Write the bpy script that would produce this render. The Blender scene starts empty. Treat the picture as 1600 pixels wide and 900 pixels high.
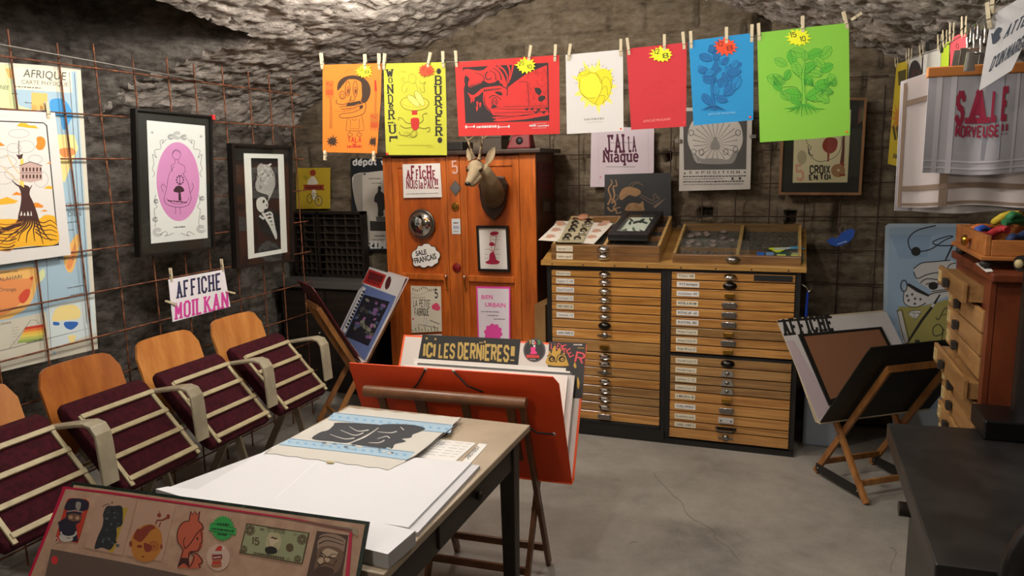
import bpy, bmesh, math, random
from math import pi, sin, cos, radians
from mathutils import Vector, Matrix, noise
V = Vector
C = bpy.context.scene.collection
SC = bpy.context.scene
random.seed(7)

# ---------------------------------------------------------------- camera
F = 1154.0
CAM = V((0, 0, 1.65))
R = Matrix(((0.937, -0.039, 0.348), (0.349, 0.162, -0.923), (-0.020, 0.986, 0.166)))
def _orth(R):
    y = R[1].normalized(); x = (R[0] - y * R[0].dot(y)).normalized(); return Matrix((x, y, x.cross(y)))
R = _orth(R)
cam_d = bpy.data.cameras.new('camera'); cam = bpy.data.objects.new('camera', cam_d); C.objects.link(cam)
cam_d.sensor_width = 36; cam_d.lens = F / 1600 * 36; cam_d.clip_start = 0.02
M4 = R.to_4x4(); M4.translation = CAM; cam.matrix_world = M4
SC.camera = cam
# ---------------------------------------------------------------- view, world, lamps
SC.view_settings.view_transform = 'Standard'; SC.view_settings.look = 'None'
SC.view_settings.gamma = 1; SC.view_settings.use_curve_mapping = False
SC.view_settings.exposure = 0.6
wd = bpy.data.worlds.new('world'); SC.world = wd; wd.use_nodes = True
wd.node_tree.nodes['Background'].inputs[0].default_value = (0.9, 0.8, 0.7, 1)
wd.node_tree.nodes['Background'].inputs[1].default_value = 0.02
def lamp(name, loc, power, col, r=0.05, spot=None, target=None, blend=0.5):
    d = bpy.data.lights.new(name, 'SPOT' if spot else 'POINT'); d.energy = power; d.color = col; d.shadow_soft_size = r
    if spot: d.spot_size = radians(spot); d.spot_blend = blend
    o = bpy.data.objects.new(name, d); C.objects.link(o); o.location = loc
    if target: o.rotation_euler = (V(target) - V(loc)).to_track_quat('-Z', 'Y').to_euler()
    return o
WARM = (1, 0.935, 0.86); NEUT = (1, 0.965, 0.93)
lamp('ceiling_lamp_left', (-1.88, 2.2, 2.50), 34, WARM, 0.05)
lamp('ceiling_lamp_center', (-0.85, 1.6, 2.50), 26, NEUT, 0.05)
lamp('ceiling_lamp_rear', (-1.75, 3.40, 2.50), 46, WARM, 0.12)
lamp('ceiling_lamp_right', (0.02, 2.35, 2.28), 15, WARM, 0.04)
lamp('fill_lamp', (-1.0, -0.7, 2.35), 28, WARM, 0.10)  # added fill light behind the camera, brightens the view from the front

# pixel of the 1600x900 photograph -> point of the place
def ray(px, py): return R @ V((px - 800, 450 - py, -F))
def onz(px, py, z): r = ray(px, py); return CAM + r * ((z - CAM.z) / r.z)
def ony(px, py, y): r = ray(px, py); return CAM + r * (y / r.y)
def onx(px, py, x): r = ray(px, py); return CAM + r * (x / r.x)
def dep(px, py, d): return CAM + ray(px, py) * (d / F)
def onp(px, py, p, n): r = ray(px, py); return CAM + r * ((p - CAM).dot(n) / r.dot(n))

# ---------------------------------------------------------------- materials
def lin(h):
    if isinstance(h, str):
        h = h.lstrip('#'); h = [int(h[i:i+2], 16) / 255 for i in (0, 2, 4)]
    return tuple((c / 12.92 if c <= .04045 else ((c + .055) / 1.055) ** 2.4) for c in h) + (1,)
_m = {}
def mat(h, rough=.6, metal=0, name=None, spec=.5):
    k = (h, rough, metal, spec)
    if k in _m: return _m[k]
    m = bpy.data.materials.new(name or 'paint_' + h.strip('#')); m.use_nodes = True
    b = m.node_tree.nodes['Principled BSDF']
    b.inputs['Base Color'].default_value = lin(h); b.inputs['Roughness'].default_value = rough
    b.inputs['Metallic'].default_value = metal; b.inputs['Specular IOR Level'].default_value = spec
    _m[k] = m; return m
class N:
    def __init__(s, name):
        s.m = bpy.data.materials.new(name); s.m.use_nodes = True; s.t = s.m.node_tree; s.b = s.t.nodes['Principled BSDF']
    def n(s, typ, **kw):
        x = s.t.nodes.new('ShaderNode' + typ)
        for k, v in kw.items():
            if k in x.inputs: x.inputs[k].default_value = v
            else: setattr(x, k, v)
        return x
    def l(s, a, b): s.t.links.new(a, b)
    def coords(s, scale=(1, 1, 1), rot=(0, 0, 0), typ='Object'):
        tc = s.n('TexCoord'); mp = s.n('Mapping'); mp.inputs['Scale'].default_value = scale; mp.inputs['Rotation'].default_value = rot
        s.l(tc.outputs[typ], mp.inputs['Vector']); return mp.outputs[0]
    def ramp(s, fac, stops):
        r = s.n('ValToRGB'); e = r.color_ramp.elements
        while len(e) < len(stops): e.new(.5)
        for i, (p, c) in enumerate(stops): e[i].position = p; e[i].color = lin(c) if isinstance(c, str) else c
        s.l(fac, r.inputs[0]); return r.outputs[0]
    def noise(s, vec, scale, detail=4, rough=.55, dist=0):
        x = s.n('TexNoise'); x.inputs['Scale'].default_value = scale; x.inputs['Detail'].default_value = detail
        x.inputs['Roughness'].default_value = rough; x.inputs['Distortion'].default_value = dist; s.l(vec, x.inputs['Vector']); return x.outputs['Fac']
    def bump(s, h, strength, dist=.02):
        x = s.n('Bump'); x.inputs['Strength'].default_value = strength; x.inputs['Distance'].default_value = dist
        s.l(h, x.inputs['Height']); s.l(x.outputs[0], s.b.inputs['Normal'])
def wood(name, dark, light, scale=(3, 40, 40), rough=.4, wave=.5, coat=0, var=0):
    k = N(name); v = k.coords(scale)
    f = k.noise(v, 1.0, 6, .6, wave)
    c = k.ramp(f, [(.3, dark), (.72, light)])
    if var:
        oi = k.n('ObjectInfo'); hs = k.n('HueSaturation'); mr = k.n('MapRange'); mr.inputs['To Min'].default_value = 1 - var; mr.inputs['To Max'].default_value = 1 + var * .5
        k.l(oi.outputs['Random'], mr.inputs['Value']); k.l(mr.outputs[0], hs.inputs['Value']); k.l(c, hs.inputs['Color']); c = hs.outputs[0]
    k.l(c, k.b.inputs['Base Color']); k.b.inputs['Roughness'].default_value = rough
    k.b.inputs['Coat Weight'].default_value = coat; k.b.inputs['Coat Roughness'].default_value = .2
    k.bump(f, .15, .004); return k.m
def mottle(name, stops, scale=6, rough=.8, bump=.2, detail=5, metal=0, dist=.01, spec=.5):
    k = N(name); v = k.coords(); f = k.noise(v, scale, detail, .6)
    k.l(k.ramp(f, stops), k.b.inputs['Base Color']); k.b.inputs['Roughness'].default_value = rough; k.b.inputs['Metallic'].default_value = metal
    k.b.inputs['Specular IOR Level'].default_value = spec
    if bump: k.bump(f, bump, dist)
    return k.m

WHITE = mat('#e4e2de', .7); BLACK = mat('#0d0d0d', .6); INK = mat('#15120f', .7); PAPER = mat('#d9d6cf', .8)
CHROME = mat('#d8d6d2', .12, 1); STEEL = mat('#8f8c86', .35, 1); BRASS = mat('#b48a3c', .25, 1); DKMETAL = mat('#3a3836', .3, 1)
GLASS = None
def glass_mat():
    k = N('clear_glass'); out = k.t.nodes['Material Output']; tr = k.n('BsdfTransparent'); gl_ = k.n('BsdfGlossy'); gl_.inputs['Roughness'].default_value = .03
    tr.inputs['Color'].default_value = (.93, .95, .94, 1)
    fr = k.n('Fresnel'); fr.inputs['IOR'].default_value = 1.45; mx = k.n('MixShader')
    ge = k.n('NewGeometry'); sb = k.n('Math', operation='SUBTRACT'); sb.inputs[0].default_value = 1; ml = k.n('Math', operation='MULTIPLY')
    k.l(ge.outputs['Backfacing'], sb.inputs[1]); k.l(sb.outputs[0], ml.inputs[0]); k.l(fr.outputs[0], ml.inputs[1]); k.l(ml.outputs[0], mx.inputs[0]); k.l(tr.outputs[0], mx.inputs[1]); k.l(gl_.outputs[0], mx.inputs[2]); k.l(mx.outputs[0], out.inputs['Surface'])
    k.t.nodes.remove(k.b); return k.m
GLASS = glass_mat()

# ---------------------------------------------------------------- objects
def tag(o, label=None, cat=None, group=None, kind=None):
    if label: o['label'] = label
    if cat: o['category'] = cat
    if group: o['group'] = group
    if kind: o['kind'] = kind
    return o
def thing(name, label, cat, loc=(0, 0, 0), group=None):
    o = bpy.data.objects.new(name, None); C.objects.link(o); o.location = loc; o.empty_display_size = .05
    return tag(o, label, cat, group)
def wloc(o):
    p = V((0, 0, 0))
    while o is not None: p += o.location; o = o.parent
    return p
class MB:
    def __init__(s): s.v = []; s.f = []; s.mi = []; s.ms = []; s.sm = []
    def m(s, m):
        if m not in s.ms: s.ms.append(m)
        return s.ms.index(m)
    def add(s, vs, fs, m, smooth=False):
        k = len(s.v); s.v += [V(p) for p in vs]; i = s.m(m)
        for f in fs: s.f.append([k + a for a in f]); s.mi.append(i); s.sm.append(smooth)
        return s
    def face(s, pts, m): return s.add(pts, [list(range(len(pts)))], m)
    def box(s, lo, hi, m):
        a, b = lo, hi
        vs = [(x, y, z) for x in (a[0], b[0]) for y in (a[1], b[1]) for z in (a[2], b[2])]
        return s.add(vs, [(0, 1, 3, 2), (4, 6, 7, 5), (0, 4, 5, 1), (2, 3, 7, 6), (0, 2, 6, 4), (1, 5, 7, 3)], m)
    def obox(s, o, ax, ay, az, m):          # oriented box: corner o and three edge vectors
        o = V(o); ax, ay, az = V(ax), V(ay), V(az)
        vs = [o + ax * i + ay * j + az * k for i in (0, 1) for j in (0, 1) for k in (0, 1)]
        return s.add(vs, [(0, 1, 3, 2), (4, 6, 7, 5), (0, 4, 5, 1), (2, 3, 7, 6), (0, 2, 6, 4), (1, 5, 7, 3)], m)
    def bar(s, a, b, w, t, m, up=(0, 0, 1)):
        a, b = V(a), V(b); d = (b - a).normalized(); sd = d.cross(V(up))
        if sd.length < 1e-4: sd = d.cross(V((1, 0, 0)))
        sd.normalize(); u = sd.cross(d).normalized()
        return s.obox(a - sd * w / 2 - u * t / 2, b - a, sd * w, u * t, m)
    def prism(s, pts, off, m, m2=None):      # polygon extruded by a vector
        n = len(pts); pts = [V(p) for p in pts]; off = V(off)
        s.add(pts, [list(range(n))], m)
        s.add([p + off for p in pts], [list(range(n))[::-1]], m2 or m)
        s.add(pts + [p + off for p in pts], [(i, (i + 1) % n, n + (i + 1) % n, n + i) for i in range(n)], m2 or m)
        return s
    def tube(s, pts, r, m, n=8, cap=True):
        pts = [V(p) for p in pts]; rs = r if isinstance(r, (list, tuple)) else [r] * len(pts)
        vs = []; fs = []; ref = None
        for i, p in enumerate(pts):
            d = (pts[min(i + 1, len(pts) - 1)] - pts[max(i - 1, 0)]).normalized()
            if ref is None:
                ref = d.cross(V((0, 0, 1)))
                if ref.length < .05: ref = d.cross(V((1, 0, 0)))
            ref = (ref - d * ref.dot(d)).normalized(); q = d.cross(ref)
            for k in range(n): a = 2 * pi * k / n; vs.append(p + (ref * cos(a) + q * sin(a)) * rs[i])
        for i in range(len(pts) - 1):
            for k in range(n): fs.append((i * n + k, i * n + (k + 1) % n, (i + 1) * n + (k + 1) % n, (i + 1) * n + k))
        s.add(vs, fs, m, True)
        if cap: s.add(vs[:n], [list(range(n))], m); s.add(vs[-n:], [list(range(n))], m)
        return s
    def lathe(s, prof, o, ax, m, n=24, sx=1, ref=None):      # prof: (radius, height) along ax
        o, ax = V(o), V(ax).normalized()
        u = V(ref) if ref else (ax.cross(V((0, 0, 1))) if abs(ax.z) < .9 else V((1, 0, 0)))
        u = (u - ax * u.dot(ax)).normalized(); w = ax.cross(u); vs = []; fs = []
        for (r, h) in prof:
            for k in range(n): a = 2 * pi * k / n; vs.append(o + ax * h + u * cos(a) * r * sx + w * sin(a) * r)
        for i in range(len(prof) - 1):
            for k in range(n): fs.append((i * n + k, i * n + (k + 1) % n, (i + 1) * n + (k + 1) % n, (i + 1) * n + k))
        fs.append(list(range(n))[::-1]); fs.append([(len(prof) - 1) * n + k for k in range(n)])
        return s.add(vs, fs, m, True)
    def ell(s, c, r, m, rot=None, n=14):
        c = V(c); vs = []; fs = []; h = n // 2
        for i in range(h + 1):
            t = pi * i / h
            for k in range(n):
                a = 2 * pi * k / n; p = V((sin(t) * cos(a) * r[0], sin(t) * sin(a) * r[1], cos(t) * r[2]))
                vs.append(c + (rot @ p if rot else p))
        for i in range(h):
            for k in range(n): fs.append((i * n + k, i * n + (k + 1) % n, (i + 1) * n + (k + 1) % n, (i + 1) * n + k))
        return s.add(vs, fs, m, True)
    def build(s, name, parent=None, label=None, cat=None, group=None, kind=None, bevel=0, seg=2, smooth=False):
        if parent is not None: o0 = wloc(parent)
        else:
            xs = [p.x for p in s.v]; ys = [p.y for p in s.v]; zs = [p.z for p in s.v]
            o0 = V(((min(xs) + max(xs)) / 2, (min(ys) + max(ys)) / 2, min(zs)))
        me = bpy.data.meshes.new(name); me.from_pydata([p - o0 for p in s.v], [], s.f)
        for m in s.ms: me.materials.append(m)
        for p, i, q in zip(me.polygons, s.mi, s.sm): p.material_index = i; p.use_smooth = q or smooth
        if bevel or True:
            bm = bmesh.new(); bm.from_mesh(me)
            if bevel: bmesh.ops.remove_doubles(bm, verts=bm.verts, dist=1e-6)
            if len(bm.faces) < 4000: bmesh.ops.recalc_face_normals(bm, faces=bm.faces)
            bm.to_mesh(me); bm.free()
        o = bpy.data.objects.new(name, me); C.objects.link(o)
        if parent is not None: o.parent = parent
        else: o.location = o0
        if bevel:
            b = o.modifiers.new('bevel', 'BEVEL'); b.width = bevel; b.segments = seg; b.limit_method = 'ANGLE'; b.angle_limit = radians(40)
        return tag(o, label, cat, group, kind)

# ---------------------------------------------------------------- lettering
G = {
'A': ('0,0 2,6 4,0', '0.8,2 3.2,2'), 'B': ('0,0 0,6 3,6 4,5.2 4,3.8 3,3.1 0,3.1', '3,3.1 4,2.3 4,.8 3,0 0,0'),
'C': ('4,4.3 4,5 3,6 1,6 0,5 0,1 1,0 3,0 4,1 4,1.7',), 'D': ('0,0 0,6 2.6,6 4,4.6 4,1.4 2.6,0 0,0',),
'E': ('4,6 0,6 0,0 4,0', '0,3 3,3'), 'F': ('4,6 0,6 0,0', '0,3 3,3'),
'G': ('4,4.3 4,5 3,6 1,6 0,5 0,1 1,0 3,0 4,1 4,2.6 2.4,2.6',), 'H': ('0,0 0,6', '4,0 4,6', '0,3 4,3'), 'I': ('0,0 0,6',),
'J': ('3,6 3,1 2,0 1,0 0,1 0,1.8',), 'K': ('0,0 0,6', '4,6 0,2.6', '1.4,3.5 4,0'), 'L': ('0,6 0,0 3.6,0',),
'M': ('0,0 0,6 2,2 4,6 4,0',), 'N': ('0,0 0,6 4,0 4,6',), 'O': ('1,0 3,0 4,1 4,5 3,6 1,6 0,5 0,1 1,0',),
'P': ('0,0 0,6 3,6 4,5.1 4,3.7 3,2.8 0,2.8',), 'Q': ('1,0 3,0 4,1 4,5 3,6 1,6 0,5 0,1 1,0', '2.4,1.6 4,-.6'),
'R': ('0,0 0,6 3,6 4,5.2 4,3.8 3,3 0,3', '2,3 4,0'), 'S': ('4,4.6 4,5.1 3.1,6 .9,6 0,5.1 0,4.2 .8,3.4 3.2,2.7 4,1.9 4,.9 3.1,0 .9,0 0,.9 0,1.4',),
'T': ('0,6 4,6', '2,6 2,0'), 'U': ('0,6 0,1 1,0 3,0 4,1 4,6',), 'V': ('0,6 2,0 4,6',), 'W': ('0,6 1,0 2,4.5 3,0 4,6',),
'X': ('0,0 4,6', '0,6 4,0'), 'Y': ('0,6 2,3 4,6', '2,3 2,0'), 'Z': ('0,6 4,6 0,0 4,0',),
'5': ('3.6,6 .3,6 .2,3.4 3,3.6 4,2.8 4,1 3,0 1,0 0,1',), '0': ('1,0 3,0 4,1 4,5 3,6 1,6 0,5 0,1 1,0',),
'1': ('.3,5 1.5,6 1.5,0',), '2': ('0,4.6 .6,6 3.2,6 4,5 4,4 0,0 4,0',), '8': ('1,3.1 0,4 0,5.2 1,6 3,6 4,5.2 4,4 3,3.1 1,3.1 0,2 0,.9 1,0 3,0 4,.9 4,2 3,3.1',),
'9': ('0,1 1,0 3,0 4,1 4,5 3,6 1,6 0,5 0,3.4 1,2.6 4,2.8',), '3': ('0,5 1,6 3,6 4,5 4,4 3,3.1 1.6,3.1', '3,3.1 4,2.2 4,1 3,0 1,0 0,1'), '4': ('3,0 3,6 0,1.8 4,1.8',), '7': ('0,6 4,6 1.4,0',),
'6': ('4,5 3,6 1,6 0,5 0,1 1,0 3,0 4,1 4,2.6 3,3.4 0,3.2',), '!': ('0,6 0,2', '0,.5 0,0'), "'": ('0,6 0,4.6',), '.': ('0,.5 0,0',), '-': ('.5,3 3,3',),
'n': ('0,0 0,4', '0,3.2 1.2,4 2.2,4 3,3.2 3,0'), 'i': ('0,0 0,4', '0,5.3 0,6'), 'a': ('0,3.6 .8,4 2.2,4 3,3.3 3,0', '3,2.3 1,2.3 0,1.6 0,.7 .8,0 2,0 3,.8'),
'q': ('3,-2 3,4', '3,3.2 2,4 1,4 0,3.2 0,.8 1,0 2,0 3,.8'), 'u': ('0,4 0,.8 .9,0 2,0 3,.8', '3,4 3,0'), 'e': ('0,2.1 3,2.1 3,3.2 2.2,4 .9,4 0,3.2 0,.8 .9,0 2.2,0 3,.7'),
'd': ('3,6 3,0', '3,3.2 2,4 1,4 0,3.2 0,.8 1,0 2,0 3,.8'), 'p': ('0,-2 0,4', '0,3.2 1,4 2,4 3,3.2 3,.8 2,0 1,0 0,.8'), 'o': ('1,0 2,0 3,.9 3,3.1 2,4 1,4 0,3.1 0,.9 1,0',),
't': ('.8,5.6 .8,.6 1.4,0 2.4,0', '0,4 2.2,4'), 'l': ('0,0 0,6',), 's': ('3,3.3 2.2,4 .8,4 0,3.2 .8,2.3 2.2,1.9 3,1 2.2,0 .8,0 0,.7',), 'x': ('0,0 3,4', '0,4 3,0'), 'r': ('0,0 0,4', '0,2.8 1.2,4 2.2,4'), 'c': ('3,3.2 2.2,4 .9,4 0,3.1 0,.9 .9,0 2.2,0 3,.8',),
'v': ('0,4 1.5,0 3,4',),
'm': ('0,0 0,4', '0,3.3 1,4 2,3.3 2,0', '2,3.3 3,4 4,3.3 4,0'),
}
def gl(ch):
    a = G.get(ch)
    if a is None: return None
    if isinstance(a, str): a = (a,)
    return [[tuple(map(float, q.split(','))) for q in st.split()] for st in a]
_bf = {}
def bfont(s, bold=0):
    k = (s, bold)
    if k in _bf: return _bf[k]
    cu = bpy.data.curves.new('lettering', 'FONT'); cu.body = s; cu.resolution_u = 2; cu.offset = bold; cu.fill_mode = 'FRONT'
    o = bpy.data.objects.new('lettering', cu); C.objects.link(o)
    dg = bpy.context.evaluated_depsgraph_get(); ev = o.evaluated_get(dg); me = ev.to_mesh()
    vs = [(p.co.x, p.co.y) for p in me.vertices]; fs = [list(p.vertices) for p in me.polygons]
    ev.to_mesh_clear(); bpy.data.objects.remove(o); bpy.data.curves.remove(cu)
    x0 = min(p[0] for p in vs); x1 = max(p[0] for p in vs)
    vs = [((p[0] - x0) / (x1 - x0), p[1] / .7) for p in vs]
    _bf[k] = (vs, fs); return _bf[k]

class Art(MB):
    """A flat print: everything is drawn on one plane of the place, in pixels of the photograph (or of a crop of it)."""
    def __init__(s, p, n, c=(0, 0, 1)):
        MB.__init__(s); s.p = V(p); s.n = V(n).normalized()
        if s.n.dot(CAM - s.p) < 0: s.n = -s.n
        s.c = c; s.h = .0003; s.k = 0; s.j = 0
    def tick(s): s.k += 1; s.j = s.k * .00001
    def px(s, q): return (s.c[0] + q[0] * s.c[2], s.c[1] + q[1] * s.c[2])
    def w(s, q, h=None):
        x, y = s.px(q); return onp(x, y, s.p, s.n) + s.n * (s.h + s.j if h is None else h)
    def L(s, k): return s        # drawing order alone decides what lies on top
    def base(s, pts, m, t=.0015, m2=None):
        s.prism([s.w(q, 0) for q in pts], -s.n * t, m, m2); return s
    def poly(s, pts, m):
        s.tick(); return s.face([s.w(q) for q in pts], m)
    def ell(s, x, y, rx, ry, m, rot=0, n=20, a0=0, a1=2 * pi):
        c, d = cos(rot), sin(rot); full = abs(a1 - a0) > 6.28
        k = n if full else n + 1
        pts = [(x + rx * cos(a0 + (a1 - a0) * i / n) * c - ry * sin(a0 + (a1 - a0) * i / n) * d, y + rx * cos(a0 + (a1 - a0) * i / n) * d + ry * sin(a0 + (a1 - a0) * i / n) * c) for i in range(k)]
        return s.poly(pts, m)
    def arc(s, x, y, rx, ry, w, m, a0=0, a1=2 * pi, n=18):
        return s.line([(x + rx * cos(a0 + (a1 - a0) * i / n), y + ry * sin(a0 + (a1 - a0) * i / n)) for i in range(n + 1)], w, m)
    def line(s, pts, w, m):
        ws = w if isinstance(w, (list, tuple)) else [w] * len(pts); L = []; Rr = []
        for i, p in enumerate(pts):
            a = pts[max(i - 1, 0)]; b = pts[min(i + 1, len(pts) - 1)]; dx, dy = b[0] - a[0], b[1] - a[1]; l = math.hypot(dx, dy) or 1
            nx, ny = -dy / l * ws[i] / 2, dx / l * ws[i] / 2; L.append((p[0] + nx, p[1] + ny)); Rr.append((p[0] - nx, p[1] - ny))
        s.tick(); n = len(pts); vs = [s.w(q) for q in L + Rr]
        return s.add(vs, [(i, i + 1, n + i + 1, n + i) for i in range(n - 1)], m)
    def curve(s, pts, w, m, k=5):        # smooth line through points
        out = []; n = len(pts)
        for i in range(n - 1):
            p0, p1, p2, p3 = pts[max(i - 1, 0)], pts[i], pts[i + 1], pts[min(i + 2, n - 1)]
            for j in range(k):
                t = j / k
                out.append(tuple(.5 * (2 * p1[a] + (p2[a] - p0[a]) * t + (2 * p0[a] - 5 * p1[a] + 4 * p2[a] - p3[a]) * t * t + (3 * p1[a] - p0[a] - 3 * p2[a] + p3[a]) * t ** 3) for a in (0, 1)))
        out.append(pts[-1])
        if isinstance(w, (list, tuple)):
            m_ = len(out) - 1; w = [w[0] + (w[1] - w[0]) * i / m_ for i in range(m_ + 1)]
        return s.line(out, w, m)
    def blob(s, pts, m, k=5):
        out = []; n = len(pts)
        for i in range(n):
            p0, p1, p2, p3 = pts[i - 1], pts[i], pts[(i + 1) % n], pts[(i + 2) % n]
            for j in range(k):
                t = j / k
                out.append(tuple(.5 * (2 * p1[a] + (p2[a] - p0[a]) * t + (2 * p0[a] - 5 * p1[a] + 4 * p2[a] - p3[a]) * t * t + (3 * p1[a] - p0[a] - 3 * p2[a] + p3[a]) * t ** 3) for a in (0, 1)))
        return s.poly(out, m)
    def star(s, x, y, r1, r2, n, m, sy=1, rot=0):
        return s.poly([(x + (r1 if i % 2 == 0 else r2) * cos(rot + pi * i / n), y + sy * (r1 if i % 2 == 0 else r2) * sin(rot + pi * i / n)) for i in range(2 * n)], m)
    def frame(s, p0, p1, h, up):
        ex, ey = p1[0] - p0[0], p1[1] - p0[1]; l = math.hypot(ex, ey)
        ux, uy = up if up else (ey / l, -ex / l)
        k = math.hypot(ux, uy); ux, uy = ux / k * h, uy / k * h
        return lambda a, b: (p0[0] + ex * a + ux * b, p0[1] + ey * a + uy * b)
    def txt(s, t, p0, p1, h, m, bold=0, up=None):
        s.tick(); f = s.frame(p0, p1, h, up); vs, fs = bfont(t, bold)
        return s.add([s.w(f(a, b)) for a, b in vs], fs, m)
    def stxt(s, t, p0, p1, h, m, tw=1.1, th=.8, serif=0, gap=.9, up=None, sizes=None):
        tw *= 1.25; th *= 1.25; f = s.frame(p0, p1, h, up); x = tw / 2 + (serif or 0) * .5; items = []
        for i, ch in enumerate(t):
            if ch == ' ': x += 2.2; continue
            g = gl(ch); wd = max(q[0] for st in g for q in st)
            items.append((x, g)); x += wd + tw + gap + (serif or 0)
        tot = x - gap - tw / 2 - (serif or 0) * .5
        for (x0, g) in items:
            for st in g:
                n = len(st)
                for i in range(n - 1):
                    (ax, ay), (bx, by) = st[i], st[i + 1]; dx, dy = bx - ax, by - ay; l = math.hypot(dx, dy); nx, ny = -dy / l * tw / 2, dx / l * th / 2
                    ex = (dx / l * tw * .38, dy / l * th * .38)
                    s.tick(); e0 = ex if i > 0 else (0, 0); e1 = ex if i < n - 2 else (0, 0)
                    q = [(ax - e0[0] + nx, ay - e0[1] + ny), (bx + e1[0] + nx, by + e1[1] + ny), (bx + e1[0] - nx, by + e1[1] - ny), (ax - e0[0] - nx, ay - e0[1] - ny)]
                    s.face([s.w(f((x0 + a) / tot, (.4 + b * 5.2 / 6) / 6)) for a, b in q], m)
                if serif:
                    for e, o in ((st[0], st[1]), (st[-1], st[-2])):
                        if (e[1] in (0, 6, 4, -2)) and abs(o[1] - e[1]) > abs(o[0] - e[0]):
                            y0 = e[1] - .35 * (1 if e[1] > 0 else -1) - (0 if e[1] > 0 else 0)
                            s.tick(); a0, a1 = e[0] - tw / 2 - serif, e[0] + tw / 2 + serif; b0, b1 = (e[1] - th * .5, e[1] + th * .35) if e[1] > 0 else (e[1] - th * .35, e[1] + th * .5)
                            s.face([s.w(f((x0 + a) / tot, (.4 + b * 5.2 / 6) / 6)) for a, b in ((a0, b0), (a1, b0), (a1, b1), (a0, b1))], m)
        return s
    def burst(s, x, y, rx, ry, m, n=13, seed=1, rot=0):
        rnd = random.Random(seed); pts = []
        for i in range(2 * n):
            a = pi * i / n + rot; k = (1 + rnd.uniform(-.12, .18)) if i % 2 == 0 else .72
            pts.append((x + rx * k * cos(a), y + ry * k * sin(a)))
        return s.poly(pts, m)
    def squig(s, p0, p1, h, m, n=9, seed=3):   # a line of print too small to read
        rnd = random.Random(seed); x = 0; f = s.frame(p0, p1, h, None)
        while x < .97:
            w_ = rnd.uniform(.4, 1.4) / n
            s.poly([f(x, .1), f(min(x + w_, 1), .1), f(min(x + w_, 1), rnd.uniform(.7, 1)), f(x, rnd.uniform(.7, 1))], m); x += w_ + .25 / n
        return s
# ================================================================= the cellar
def stone_mat(name, stops, bscale=14, bstr=.7, warm=None):
    k = N(name); v = k.coords((1, 1, 1)); v2 = k.coords((1, 1, 2.2))
    f1 = k.noise(v2, 4.5, 6, .6); f2 = k.noise(v2, bscale, 8, .65)
    mx = k.n('Math', operation='ADD'); ml = k.n('Math', operation='MULTIPLY'); ml.inputs[1].default_value = .5
    k.l(f1, mx.inputs[0]); k.l(f2, mx.inputs[1]); k.l(mx.outputs[0], ml.inputs[0])
    c = k.ramp(ml.outputs[0], stops); k.l(c, k.b.inputs['Base Color']); k.b.inputs['Roughness'].default_value = .95
    k.b.inputs['Specular IOR Level'].default_value = .15
    k.bump(f2, bstr, .03); return k.m
SHADED_RUBBLE = stone_mat('shaded_rubble_stone', [(.34, '#332e29'), (.46, '#5b554f'), (.56, '#77716a'), (.7, '#938b83')])  # darkened stone: the light's fall-off down the left wall is put into the colour
VAULT = stone_mat('vault_stone', [(.34, '#5c564f'), (.45, '#9b938a'), (.56, '#bab1a7'), (.7, '#d2cac0')], 11, 1.0)
BLOCK = stone_mat('cut_stone', [(.36, '#463c31'), (.5, '#645949'), (.68, '#7d7263')], 16, .25)
XL, XR, YB, YF = -3.7, 1.55, 4.85, -1.3
PROF = [(-3.62, 0), (-3.64, .6), (-3.66, 1.2), (-3.66, 1.6), (-3.60, 1.88), (-3.42, 2.10), (-3.05, 2.27), (-2.67, 2.40), (-2.26, 2.525), (-1.79, 2.665), (-1.4, 2.735), (-1.1, 2.75), (-.8, 2.71), (-.54, 2.62),
        (-.2, 2.48), (.16, 2.335), (.53, 2.19), (.9, 2.05), (1.25, 1.88), (1.45, 1.65), (1.52, 1.2), (1.54, .6), (1.55, 0)]
def prof_pts(step):
    ps = [V(p) for p in PROF]; out = []
    for i in range(len(ps) - 1):
        p0, p1, p2, p3 = ps[max(i - 1, 0)], ps[i], ps[i + 1], ps[min(i + 2, len(ps) - 1)]
        n = max(1, round((p2 - p1).length / step))
        for j in range(n):
            t = j / n; out.append(.5 * (2 * p1 + (p2 - p0) * t + (2 * p0 - 5 * p1 + 4 * p2 - p3) * t * t + (3 * p1 - p0 - 3 * p2 + p3) * t ** 3))
    out.append(ps[-1]); return out
def ss(a, b, x):
    t = max(0, min(1, (x - a) / (b - a))); return t * t * (3 - 2 * t)
def rub(u, v):      # rubble masonry relief: flat stones with gaps
    w = V((u * 5.6 + .7 * noise.noise(V((u * 5, v * 5, 5))), v * 14 + .6 * noise.noise(V((u * 2.5, v * 2.5, 9))), 0))
    d, _ = noise.voronoi(w); e = d[1] - d[0]
    cr = random.Random(int(d[0] * 0) + hash((round(_[0].x, 3), round(_[0].y, 3)))).uniform(-.010, .010)
    return .022 * ss(0, .11, e) + cr + .014 * noise.fractal(V((u * 5, v * 7, 1.3)), 1, 2.1, 3) + .011 * noise.noise(V((u * 26, v * 34, 2)))
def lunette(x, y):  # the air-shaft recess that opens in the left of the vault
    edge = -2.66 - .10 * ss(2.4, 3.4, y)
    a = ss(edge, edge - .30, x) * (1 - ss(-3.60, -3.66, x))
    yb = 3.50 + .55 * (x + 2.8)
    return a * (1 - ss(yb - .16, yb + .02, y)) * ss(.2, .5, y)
PP = prof_pts(.022)
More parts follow.
